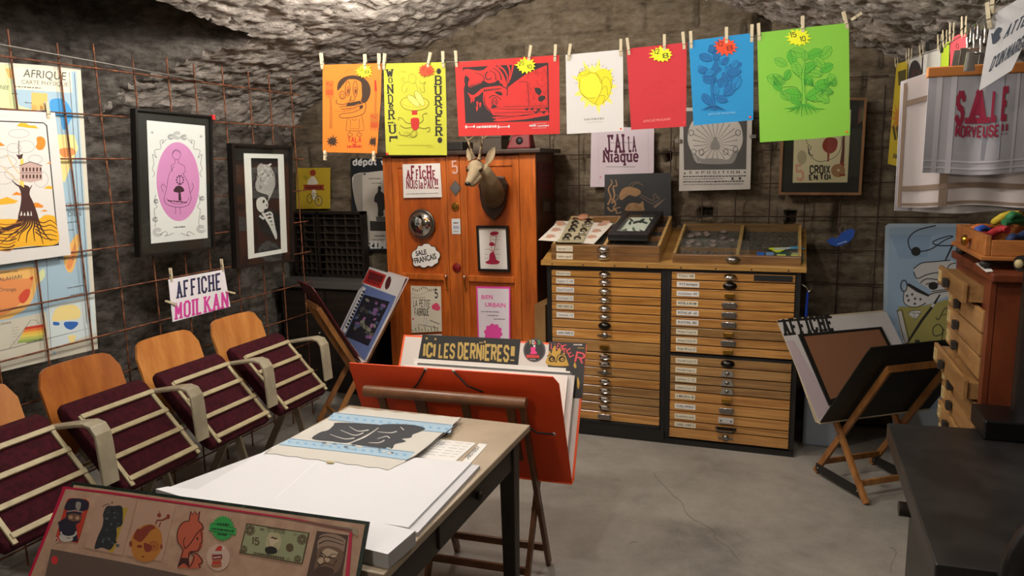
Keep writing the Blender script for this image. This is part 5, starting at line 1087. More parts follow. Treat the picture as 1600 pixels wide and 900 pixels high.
# clips holding the exhibition poster
for x, y, lb in ((1059, 220, 'left'), (1176, 213, 'right')):
    p = ony(x, y, YW - .012); mb = MB(); mb.box(p - V((.018, .004, .010)), p + V((.018, .012, .010)), STEEL); mb.tube([p + V((-.012, -.004, .006)), p + V((0, -.012, 0)), p + V((.012, -.004, .006))], .002, CHROME, 6); mb.build('clip', None, 'small steel clip on the %s edge of the exhibition poster' % lb, 'clip')
# CROIX EN TOI
t = thing('framed_print', 'wooden framed poster reading CROIX EN TOI on the back wall', 'framed picture')
c9 = (1200, 225, .25); FW = wood('frame_wood', '#6b4a30', '#8f6843', (8, 8, 8), .5)
o = [(92, -300), (620, -288), (582, 320), (64, 318)]; i = [(108, -284), (602, -273), (566, 304), (82, 302)]
A = Art((0, YW - .01, 0), (0, 1, 0), c9); t.location = A.w(o[3], 0); O = [A.w(q, 0) for q in o]; I = [A.w(q, 0) for q in i]; mb = MB()
for k in range(4): mb.prism([O[k], O[(k + 1) % 4], I[(k + 1) % 4], I[k]], V((0, .02, 0)), FW)
mb.build('frame', t)
A = Art((0, YW, 0), (0, 1, 0), c9); A.base(i, mat('#14130f', .5), .004); CR = mat('#d8cba6', .8); A.L(1).poly([(168, -220), (520, -214), (496, 240), (154, 242)], CR)
RD = mat('#8e2f20', .8); A.L(2)
A.curve([(330, -160), (270, -120), (240, -20), (270, 20), (252, 50), (280, 90), (330, 110), (420, 80), (460, 0), (440, -120), (380, -170), (330, -160)], 4, GR2)
A.blob([(340, 0), (370, -40), (430, -30), (428, 30), (390, 60), (350, 40)], RD); A.line([(378, 40), (376, 110)], [16, 10], RD); A.line([(476, -140), (470, 40), (462, 120)], [10, 18, 26], mat('#5c2418', .8)); A.ell(462, 130, 16, 16, RD)
A.curve([(250, 10), (260, 60), (284, 74)], 5, INK); A.ell(212, 84, 30, 44, mat('#b0a484', .8)); A.ell(438, 166, 44, 42, mat('#a2744a', .8)); A.L(3); A.ell(440, 164, 8, 8, CR); A.poly([(446, 190), (484, 186), (482, 200), (450, 202)], RD)
A.stxt('5', (176, 232), (228, 228), 104, mat('#d59a86', .8), 1.1, .9); A.stxt('CROIX', (260, 188), (390, 186), 54, INK, 1.3, 1.1, 0, .6); A.stxt('EN', (256, 226), (312, 224), 34, INK, 1.7, 1.1); A.stxt('TOI', (322, 224), (392, 222), 34, INK, 1.7, 1.1)
for x, y in ((290, -120), (410, -100), (390, -20)): A.ell(x, y, 26, 20, RD)
A.build('print', t)
A = Art((0, YW - .008, 0), (0, 1, 0), c9); A.base(i, GLASS, .002); A.build('glass', t)
# blue paper on the wall
A = Art((0, 4.775, 0), (0, 1, 0), c9); BB = mat('#1f4fa8', .7)
A.base([(366, 606), (400, 584), (430, 590), (456, 560), (486, 536), (520, 530), (544, 540), (536, 580), (510, 610), (470, 630), (430, 640), (390, 630)], BB, .004); A.L(1).squig((436, 630), (494, 612), 10, mat('#9fb4d6', .7), 5)
A.curve([(452, 560), (448, 530), (466, 504), (484, 520), (480, 548)], 7, mat('#5d5348', .6)); A.build('paper_cutout', None, 'crescent-shaped blue paper hanging on the dark back wall right of the cabinets', 'paper')
# ================================================================= type cabinets
OAK = wood('golden_drawer_wood', '#9a652b', '#d09a52', (3, 40, 60), .22, .4, 1, .2)
OAK_D = wood('dull_drawer_wood', '#80592f', '#b08850', (3, 40, 60), .22, .4, 1, .2)
TOPW = wood('worktop_wood', '#8f6530', '#c09650', (2.5, 30, 30), .35, .4, .3)
BLKP = mottle('black_cabinet_paint', [(.4, '#0f0d0b'), (.7, '#1c1815')], 10, .5, 0)
CY = 4.22; CX0, CX1, CM0, CM1 = -1.362, .075, -.661, -.628
LABM = mat('#d6cfb8', .7); LABW = mat('#dcdad4', .7); LINK = mat('#3a3631', .7)
def handle(d, kind, x, z):
    mb = MB(); y = CY - .004
    if kind == 'dome':      # shell-shaped bright pull
        mb.lathe([(.033, 0), (.033, .003), (.028, .006)] + [(.026 * cos(k * .26), .006 + .02 * sin(k * .26)) for k in range(1, 7)], (x, y, z), (0, -1, 0), CHROME, 20, 1.0, (0, 0, 1)); mb.v = [V((x + (p.x - x) * 1.12, p.y, z + (p.z - z) * .62)) for p in mb.v]
        lb = None
    elif kind == 'facet':
        mb.lathe([(.034, 0), (.034, .003), (.026, .012), (.014, .02), (.0005, .021)], (x, y, z), (0, -1, 0), CHROME, 8); mb.v = [V((x + (p.x - x) * 1.1, p.y, z + (p.z - z) * .62)) for p in mb.v]
        for q in range(len(mb.sm)): mb.sm[q] = False
    elif kind == 'dark':
        mb.lathe([(.034, 0), (.034, .003), (.026, .014), (.012, .022), (.0005, .023)], (x, y, z), (0, -1, 0), DKMETAL, 10); mb.v = [V((x + (p.x - x) * 1.15, p.y, z + (p.z - z) * .7)) for p in mb.v]
    elif kind == 'brass':
        mb.box((x - .026, y - .022, z - .012), (x + .026, y, z + .013), BRASS); mb.box((x - .020, y - .018, z - .016), (x + .020, y, z - .012), DKMETAL)
    elif kind == 'holder':
        mb.box((x - .036, y - .014, z - .015), (x + .036, y, z + .015), STEEL); mb.box((x - .042, y - .004, z - .008), (x + .042, y, z + .008), STEEL); mb.tube([(x - .036, y - .014, z + .015), (x + .036, y - .014, z + .015)], .004, CHROME, 6)
    elif kind == 'shield':
        mb.prism([(x - .026, y - .008, z + .016), (x + .026, y - .008, z + .016), (x + .036, y - .008, z - .018), (x - .036, y - .008, z - .018)], V((0, .008, 0)), mat('#b0aca4', .35, .8)); mb.lathe([(.012, 0), (.009, .006), (.001, .007)], (x, y - .008, z), (0, -1, 0), STEEL, 12)
    elif kind == 'plate':
        mb.box((x - .042, y - .008, z - .015), (x + .042, y, z + .018), mat('#c9c7c3', .4, .3)); mb.lathe([(.005, 0), (.005, .003)], (x - .028, y - .008, z), (0, -1, 0), BLACK, 8); mb.lathe([(.005, 0), (.005, .003)], (x + .028, y - .008, z), (0, -1, 0), BLACK, 8)
    elif kind == 'small':
        mb.lathe([(.02, 0), (.016, .006), (.0005, .010)], (x, y, z), (0, -1, 0), STEEL, 12); mb.box((x - .042, y - .008, z - .004), (x + .042, y, z + .004), STEEL)
    elif kind == 'bail':
        mb.box((x - .058, y - .004, z - .004), (x + .058, y, z + .010), DKMETAL); mb.tube([(x - .05, y - .004, z + .004), (x - .04, y - .02, z - .012), (x + .04, y - .02, z - .012), (x + .05, y - .004, z + .004)], .006, DKMETAL, 8)
    mb.build('handle', d, bevel=.0015 if kind in ('brass', 'holder', 'plate') else 0)
def cabinet(x0, x1, lab, zlines, kinds, labels, hx, dull):
    t = thing('type_cabinet', lab, 'drawer cabinet', ((x0 + x1) / 2, CY + .28, 0), 'black framed cabinets of type drawers')
    mb = MB(); mb.box((x0, CY + .02, .06), (x1, 4.745, 1.045), BLKP); mb.box((x0, CY + .004, .0), (x0 + .027, CY + .03, 1.045), BLKP); mb.box((x1 - .024, CY + .004, 0), (x1, CY + .03, 1.045), BLKP)
    mb.build('body', t); mb = MB(); mb.box((x0, CY - .01, 0), (x1, 4.74, .075 if x0 < -1 else .03), BLKP); mb.build('plinth', t)
    mb = MB(); mb.box((x0 + .02, CY + .002, .531), (x1 - .02, CY + .03, .549), BLKP); mb.build('cross_rail', t); mb = MB(); mb.box((x0 + .02, CY + .002, 1.031), (x1 - .02, CY + .03, 1.045), BLKP); mb.build('cross_rail', t)
    a, b = x0 + .030, x1 - .028
    for k in range(len(kinds)):
        zt_, zb = zlines[k]; wd_ = OAK_D if k in dull else OAK
        if kinds[k] == 'none': wd_ = BLKP
        mb = MB(); mb.box((a, CY, zb + .0035), (b, CY + .024, zt_ - .002), wd_)
        for s in (0, 1):      # dovetail pins at the ends
            for q in (.3, .7):
                xx = a if s == 0 else b - .006; zz = zb + (zt_ - zb) * q; mb.box((xx, CY - .0006, zz - .003), (xx + .006, CY + .004, zz + .003), mat('#3d2510', .6))
        d = mb.build('drawer', t, bevel=.007, seg=3); zc = (zt_ + zb) / 2
        if kinds[k] != 'none': handle(d, kinds[k], hx, zc + .001)
        L_ = labels[k]
        if L_:
            txt_, m_, w_ = L_
            lx = a + .030; A = Art((0, CY, 0), (0, 1, 0)); A.v = []
            mb = MB(); h_ = min(.030, (zt_ - zb) * .62); mb.box((lx, CY - .0012, zc - h_ / 2), (lx + w_, CY, zc + h_ / 2), m_)
            if txt_:
                vs, fs = bfont(txt_, .02 if txt_.isupper() else 0); tw_ = w_ * .84; th_ = h_ * .45
                mb.add([(lx + w_ * .08 + p[0] * tw_, CY - .0016, zc - th_ * .45 + p[1] * th_) for p in vs], fs, LINK)
            mb.build('label_card', d)
def px_z(px, ys): return [ony(px, y, CY).z for y in ys]
zu = px_z(862, [421, 432, 445, 458.5, 471, 484.5, 497.5, 511, 527, 545]); zl = px_z(910, [549, 561, 572, 586, 600, 614, 626, 640, 654, 669])
zl = [min(z, .528) for z in zl]
Z = list(zip(zu[:-1], zu[1:])) + list(zip(zl[:-1], zl[1:]))
kinds = ['dome'] * 7 + ['dark', 'small'] + ['brass'] * 0
kinds = ['dome', 'dome', 'dome', 'dome', 'dome', 'dome', 'dark', 'small', 'brass', 'facet', 'facet', 'small', 'facet', 'facet', 'facet', 'facet', 'holder', 'none']
labs = [('Elzevir ital', LABM, .09), ('Egypt C.18', LABW, .112), ('Elzevir Corps 20', LABW, .112), ('Gothique 12', LABW, .108), ('LONG. C. GRAVE C. 28', LABM, .108), ('Venitien 14', LABW, .11), None, ('LONG. CORPS 10', LABW, .11), None] + [None] * 8 + [None]
cabinet(CX0, -.6445, 'left black framed cabinet of eighteen thin golden wood drawers with chrome pulls', Z, kinds, labs, -1.003, {8, 11, 13, 14, 15})
zs = px_z(1046, [424, 437, 450, 465.5, 480, 495, 510, 524, 537, 550]); zs2 = px_z(1046, [555, 569, 584, 597.5, 610, 625, 641, 656, 667, 683])
Z = list(zip(zs[:-1], zs[1:])) + list(zip(zs2[:-1], zs2[1:]))
kinds = ['dome', 'dark', 'brass', 'holder', 'holder', 'holder', 'brass', 'holder', 'brass', 'dark', 'shield', 'shield', 'shield', 'brass', 'holder', 'plate', 'bail', 'none']
kinds[-1] = 'small'
labs = [('Titan 48', LABM, .1), ('TITAN60', LABW, .125), ('Initiales 40', LABW, .125), ('ROYAL 8. 80 AM', LABM, .12), ('ROYAL 60 - 60', LABW, .125), ('ROYAL 80', LABW, .125), ('Antique Corps 60', LABM, .122), ('Antique Corps 36', LABM, .12), ('Antique 48 Corps 24', LABM, .118), ('Nouvelle Corps 20', LABM, .125), ('Nouvelle Corps 16', LABM, .12), ('Latines C. 12', LABM, .12), ('Latines Corps 10', LABM, .12), ('A. MERCURE 36 - 28', LABM, .115), ('CALYPSO', LABW, .118), ('Lettres', LABM, .12), ('CAISSES - CORPS 12', LABM, .122), None]
cabinet(-.6435, CX1, 'right black framed cabinet of wooden type drawers with brass and steel label pulls', Z, kinds, labs, -.292, {6, 9, 10, 11, 12})
# black plate on the first right drawer
mb = MB(); p = ony(1208, 435, CY); mb.box((p.x - .10, CY - .004, p.z - .016), (p.x + .10, CY + .002, p.z + .016), BLACK)
mb.build('name_plate', None, 'black name plate at the right end of the topmost drawer of the right cabinet', 'plate')
SLO = .30
mb = MB(); wl, wr, wy = -1.392, .10, 4.745
mb.prism([V((wl, CY - .02, 1.045)), V((wl, CY - .02, 1.074)), V((wl, CY + .005, 1.0745)), V((wl, wy, 1.0745 + SLO * (wy - CY - .005))), V((wl, wy, 1.045))], V((wr - wl, 0, 0)), TOPW)
for k in range(8): xx = -1.32 + .19 * k; mb.ell((xx, CY - .021, 1.055), (.006, .003, .005), mat('#3d2510', .6), n=8)
mb.build('worktop', None, 'long pale wooden worktop lying across both black type cabinets', 'worktop', bevel=.004)
WT = 1.0745
# --- case trays on the top
TRAYW = wood('tray_wood', '#5b3d20', '#8c6537', (3, 30, 30), .38, .4, .3); PALEW = wood('pale_strip_wood', '#94723f', '#c3a064', (3, 30, 30), .4, .4, .2)
GRIT = mottle('dark_type_metal', [(.35, '#2c2926'), (.55, '#55504a'), (.75, '#7d766b')], 60, .5, .2, 3)
def tray(name, lab, x0, x1, y0, y1, z0, h, sl, vdiv, hdiv, knob, cards, group=None, fill=True, yslope=0):
    """shallow compartment tray; the back is raised by sl"""
    t = thing(name, lab, 'type tray', ((x0 + x1) / 2, (y0 + y1) / 2, z0), group)
    f = lambda x, y, z: V((x, y, z0 + z + sl * (y - y0) / (y1 - y0)))
    def bx(mb, xa, xb, ya, yb, za, zb, m):
        mb.add([f(x, y, z) for x in (xa, xb) for y in (ya, yb) for z in (za, zb)], [(0, 1, 3, 2), (4, 6, 7, 5), (0, 4, 5, 1), (2, 3, 7, 6), (0, 2, 6, 4), (1, 5, 7, 3)], m)
    mb = MB(); bx(mb, x0 + .01, x1 - .01, y0 + .01, y1 - .01, .0, .006, GRIT); mb.build('bottom', t)
    w_ = .018
    for n_, q in (('front_rail', (x0, x1, y0, y0 + w_, 0, h)), ('back_rail', (x0, x1, y1 - w_, y1, 0, h)), ('side_rail', (x0, x0 + w_, y0 + w_, y1 - w_, 0, h)), ('side_rail', (x1 - w_, x1, y0 + w_, y1 - w_, 0, h))):
        mb = MB(); bx(mb, *q, TRAYW if n_ != 'side_rail' else PALEW); mb.build(n_, t, bevel=.002)
    for v in vdiv: mb = MB(); bx(mb, v - .010, v + .010, y0 + w_, y1 - w_, .004, h - .001, PALEW); mb.build('divider', t, bevel=.001)
    for (xa, xb, y) in hdiv: mb = MB(); bx(mb, xa, xb, y - .004, y + .004, .004, h * .8, TRAYW); mb.build('divider', t)
    if knob:
        kx, kind = knob; mb = MB(); mb.lathe([(.034, 0), (.034, .003)] + [(.028 * cos(k * .26), .005 + .02 * sin(k * .26)) for k in range(0, 7)], (kx, y0 - .0005, z0 + h * .5), (0, -1, 0), kind, 16); mb.v = [V((kx + (p.x - kx) * 1.15, p.y, z0 + h * .5 + (p.z - z0 - h * .5) * .68)) for p in mb.v]; mb.build('knob', t)
    for (xa, xb, za, zb, s_) in cards:
        mb = MB(); mb.box((xa, y0 - .0015, z0 + za), (xb, y0, z0 + zb), LABM); vs, fs = bfont(s_); mb.add([(xa + .008 + q[0] * (xb - xa - .016), y0 - .002, z0 + za + (zb - za) * .3 + q[1] * (zb - za) * .4) for q in vs], fs, LINK); mb.build('label_card', t)
    return t, f
hxm = ony(942, 400, CY).x
tray('type_tray', 'lower of the two stacked drawer trays on the left of the worktop', -1.335, -.685, CY + .01, 4.70, WT + .002, .044, SLO * .48, [], [], (hxm, CHROME), [(-1.302, -1.20, .004, .040, 'Vendome - maigre 48')], 'stacked drawer trays on the worktop')
UT, fU = tray('type_tray', 'upper stacked drawer tray holding a black box frame and cards, left of the worktop', -1.335, -.685, CY + .01, 4.70, WT + .0475, .044, SLO * .48, [-1.01], [(-1.0, -.70, 4.40), (-1.0, -.70, 4.54), (-1.32, -1.02, 4.5)], (hxm, CHROME), [(-1.302, -1.20, .006, .040, 'Univers maigre - C. 6 - 8')], 'stacked drawer trays on the worktop')
xA, xB = ony(1050, 410, CY).x, ony(1252, 410, CY).x
xmid = ony(1152, 400, CY + .02).x
GT, fG = tray('display_case', 'wide glass-topped wooden display case with dark type and blue boxes, right of the worktop', xA, xB, CY + .015, 4.70, WT + .0035, .046, SLO * .47, [xmid], [(xA + .018, xmid - .01, 4.36), (xmid + .01, xmid + .14, 4.33)], (ony(1145, 408, CY).x, STEEL), [])
GT['category'] = 'display case'
mb = MB(); mb.add([fG(x, y, z) for x in (xA + .012, xB - .012) for y in (CY + .03, 4.69) for z in (.0462, .048)], [(0, 1, 3, 2), (4, 6, 7, 5), (0, 4, 5, 1), (2, 3, 7, 6), (0, 2, 6, 4), (1, 5, 7, 3)], GLASS); mb.build('glass_lid', GT)
# contents of the display case
rr = random.Random(9); MAUV = mottle('tarnished_tokens', [(.4, '#6f5d57'), (.65, '#a48e87')], 40, .6, 0)
for k in range(15):
    x = rr.uniform(xA + .05, xmid - .05); y = 4.42 + .018 * k * .95; q = fG(x, y, .007); r = rr.uniform(.016, .026); mb = MB()
    pts = [q + V((r * cos(a * pi / 4 + k) * rr.uniform(.85, 1.1), r * sin(a * pi / 4 + k), .002 * (k % 3) + .004)) for a in range(8)]; pts = [p_ + V((0, 0, SLO * (p_.y - q.y))) for p_ in pts]; mb.prism(pts, V((0, 0, -.0035)), MAUV)
    mb.build('printing_ornament', None, 'small mauve-grey metal ornament lying in the left half of the glass display case', 'printing ornament', 'mauve ornaments in the display case')
for k in range(9):
    x = xA + .035 + k * .033; q = fG(x, CY + .045, .007); h_ = rr.uniform(.012, .02); mb = MB(); mb.obox(q, (.024, 0, 0), V((0, .085 - .02 * (k % 2), SLO * .085)), (0, 0, h_), GRIT); mb.build('type_block', None, 'dark metal type block along the front left of the glass display case', 'type block', 'dark type blocks in the display case', bevel=.002)
for k, (dx, w_, c, lb) in enumerate(((.10, .04, '#2463c8', 'bright blue small box at the front of the glass display case'), (.148, .04, '#6d93c8', 'light blue small box at the front of the glass display case'), (.198, .062, '#1d5a56', 'teal box with a yellow label at the front of the glass display case'), (.27, .07, '#264a44', 'dark green box with pale labels in the front right of the display case'))):
    q = fG(xmid + dx, CY + .045, .007); mb = MB(); mb.obox(q, (w_, 0, 0), (0, .06, .06 * SLO), (0, 0, .026), mat(c, .5))
    if k > 1: mb.obox(q + V((.008, .01, .0264 + .003)), (w_ - .016, 0, 0), (0, .024, .024 * SLO), (0, 0, .0006), mat('#cfd06a', .6))
    if k == 3: mb.obox(q + V((.012, .04, .0264 + .012)), (w_ - .024, 0, 0), (0, .014, .014 * SLO), (0, 0, .0006), mat('#b7c2a0', .6))
    mb.build('small_box', None, lb, 'box', bevel=.0015)
q = fG(xmid + .16, CY + .19, .012); mb = MB(); mb.prism([q, q + V((.17, .02, .001)), q + V((.16, .035, .001)), q + V((.0, .02, 0))], V((0, 0, .002)), mat('#d8df2a', .6)); mb.prism([q + V((.05, -.05, 0)), q + V((.085, -.005, 0)), q + V((.01, 0, 0))], V((0, 0, .003)), mat('#d8df2a', .6))
mb.prism([q + V((.03, -.015, .003)), q + V((.14, .01, .003)), q + V((.15, .03, .003)), q + V((.03, .005, .003))], V((0, 0, .004)), mat('#cdd5d8', .5)); mb.prism([q + V((.11, -.005, .007)), q + V((.19, .0, .007)), q + V((.17, .03, .007)), q + V((.12, .025, .007))], V((0, 0, .002)), mat('#2b93c6', .5))
mb.v = [p_ + V((0, 0, SLO * (p_.y - q.y))) for p_ in mb.v]
mb.build('paper_tag', None, 'yellow, white and blue paper tag inside the right half of the display case', 'tag')
# black box frame with leaves, resting in the upper tray
zb0 = WT + .0475 + .0455 + SLO * .075
p = lambda x, y, z: onz(x, y, z)
def slab(c4, z, dz, m, mb): mb.prism([V((q.x, q.y, z)) for q in c4], V((0, 0, dz)), m); return mb
t = thing('box_frame', 'black box frame of dark green leaves on white, lying on the upper drawer tray', 'box frame')
b0 = V((-1.005, 4.305, 0)); b1 = V((-.765, 4.30, 0)); b2 = V((-.735, 4.66, 0)); b3 = V((-.975, 4.66, 0))
t.location = (b0 + b2) / 2 + V((0, 0, zb0))
tilt = SLO * .36 + .004
def bf(s, r, h):     # along width, along depth, height
    q = (b0 * (1 - s) + b1 * s) * (1 - r) + (b3 * (1 - s) + b2 * s) * r; return V((q.x, q.y, zb0 + .001 + tilt * r + h))
mb = MB(); mb.prism([bf(0, 0, 0), bf(1, 0, 0), bf(1, 1, 0), bf(0, 1, 0)], V((0, 0, .014)), mat('#d8dad2', .7), BLACK); mb.v[0:0] = []; mb.build('back_board', t)
A_ = MB()
for (s0, s1, r0, r1) in ((0, 1, 0, .13), (0, 1, .88, 1), (0, .15, .13, .88), (.85, 1, .13, .88)): A_.prism([bf(s0, r0, .0145), bf(s1, r0, .0145), bf(s1, r1, .0145), bf(s0, r1, .0145)], V((0, 0, .024)), FBLK)
A_.build('frame', t, bevel=.0015)
mb = MB(); mb.prism([bf(.15, .13, .0142), bf(.85, .13, .0142), bf(.85, .88, .0142), bf(.15, .88, .0142)], V((0, 0, .001)), mat('#e6ead9', .7)); mb.build('mat_board', t)
LEAFD = mat('#29362a', .7); LEAF2 = mat('#5c7048', .7)
for k, (s_, r_, ln, an) in enumerate(((.27, .76, .05, 2.2), (.30, .62, .045, 1.6), (.46, .66, .06, .5), (.56, .72, .06, 1.2), (.64, .66, .06, 2.6), (.76, .78, .05, 2.1), (.28, .3, .05, .8), (.38, .26, .05, 2.4), (.5, .36, .05, 1.9), (.58, .28, .05, 2.6), (.72, .3, .05, 2.5))):
    c_ = bf(s_, r_, .016); mb = MB(); P = []
    for q in range(12): a = q * pi / 6; u, v_ = ln * .46 * cos(a), ln * .2 * sin(a) * (1 - .3 * cos(a)); P.append(c_ + V((u * cos(an) - v_ * sin(an), (u * sin(an) + v_ * cos(an)) * 1.3, .003 * sin(a) + tilt / .36 * (u * sin(an) + v_ * cos(an)) * 1.3)))
    mb.prism(P, V((0, 0, .0015)), LEAF2 if k in (6, 8) else LEAFD); mb.build('leaf', t)
mb = MB(); mb.prism([bf(.14, .12, .034), bf(.86, .12, .034), bf(.86, .89, .034), bf(.14, .89, .034)], V((0, 0, .0012)), GLASS); mb.build('glass', t)
# printed card with a clear box of sunglasses-like shells
zc = WT + .0475 + .046 + SLO * .10
CARD = mat('#d9d2c6', .6); CRB = mat('#c58a68', .7); CRG = mat('#9a9a98', .7)
q0 = [(841, 375), (928, 381), (958, 349), (873, 345)]
A = Art((0, 4.33, zc + .003), (0, -SLO, 1)); A.base(q0, CARD, .002); A.c = (840, 320, .14375)
for k, (x, y) in enumerate(((260, 208), (200, 268), (140, 340), (700, 210), (640, 280), (590, 345), (240, 190), (740, 190))):
    A.L(1 + k % 2).blob([(x - 50, y + 10), (x - 20, y - 16), (x + 30, y - 14), (x + 55, y + 6), (x + 20, y + 16), (x - 20, y + 22)], CRB); A.curve([(x - 60, y + 20), (x - 20, y), (x + 60, y + 10)], 6, CRG); A.curve([(x - 40, y - 20), (x + 10, y + 6), (x + 40, y - 20)], 5, CRG)
A.build('printed_card', None, 'cream card printed with orange crabs lying on the left of the upper tray', 'card')
t = thing('bangle_box', 'clear display box with two rows of dark bangles lying on the crab card', 'box', onz(893, 375, zc))
A = Art((0, 4.33, zc + .008), (0, -SLO, 1), (840, 320, .14375)); A.base([(215, 405), (492, 408), (608, 175), (352, 160)], mat('#b3a888', .5), .003); A.build('tray_base', t)
T2 = mat('#cfc8ae', .3); mb = MB(); B4 = [A.w(q, 0) for q in [(215, 405), (492, 408), (608, 175), (352, 160)]]
for k in range(4): a, b = B4[k], B4[(k + 1) % 4]; mb.add([a, b, b + V((0, 0, .018)), a + V((0, 0, .018))], [(0, 1, 2, 3)], GLASS); mb.add([a + V((0, 0, .018)), b + V((0, 0, .018)), b + V((0, 0, .02)), a + V((0, 0, .02))], [(0, 1, 2, 3)], T2)
mb.build('clear_side', t); BNG = [mat('#17130f', .15), mat('#2e2418', .12), mat('#a8a49b', .15, .9)]
for k, (x, y) in enumerate(((408, 210), (395, 252), (372, 292), (330, 350), (308, 385), (545, 212), (520, 240), (500, 290), (480, 335), (432, 380))):
    c_ = A.w((x, y), .004); mb = MB(); R_ = .017; mb.tube([c_ + V((R_ * cos(a), .004 * sin(a * 2), R_ * sin(a) * .9)) for a in [pi * q / 10 for q in range(11)]], .007, BNG[2] if k in (6, 8) else BNG[k % 2], 8); mb.build('bangle', None, 'dark glossy bangle in the clear display box on the crab card' if k not in (6, 8) else ('silver bangle second in the right row of the clear display box' if k == 6 else 'silver bangle second from the front in the clear box right row'), 'bangle', 'bangles in the clear display box' if k not in (6, 8) else None)
c_ = A.w((500, 150), .0); mb = MB(); mb.lathe([(.037, 0), (.037, .012), (.034, .02), (.02, .026), (.001, .028)], c_, (0, -SLO, 1), mat('#b07a5c', .5), 24); mb.build('pincushion', None, 'round terracotta coloured cushion at the back of the bangle box', 'cushion')
# things at the ends of the cabinets
mb = MB(); mb.box((-1.47, 4.30, .0), (-1.40, 4.6, .78), wood('plank', '#7c5a34', '#a07a4a', (20, 20, 3), .5)); mb.build('wooden_plank', None, 'pale wooden plank standing between the wardrobe and the left type cabinet', 'plank')
p = V((.125, CY + .05, 1.0)); mb = MB(); mb.tube([(.082, CY + .06, .97), (.105, CY + .055, .955), (.118, CY + .05, .93), (.13, CY + .05, .95), (.128, CY + .05, .975)], .0035, CHROME, 6); mb.build('hook', None, 'small steel hook on the right end of the type cabinets', 'hook')
mb = MB(); mb.tube([(.112, CY + .05, .93), (.110, CY + .05, .83), (.108, CY + .05, .64)], [.006, .008, .008], mat('#1d3fae', .4), 8); mb.build('blue_cord', None, 'blue cord hanging from the hook beside the right type cabinet', 'cord')
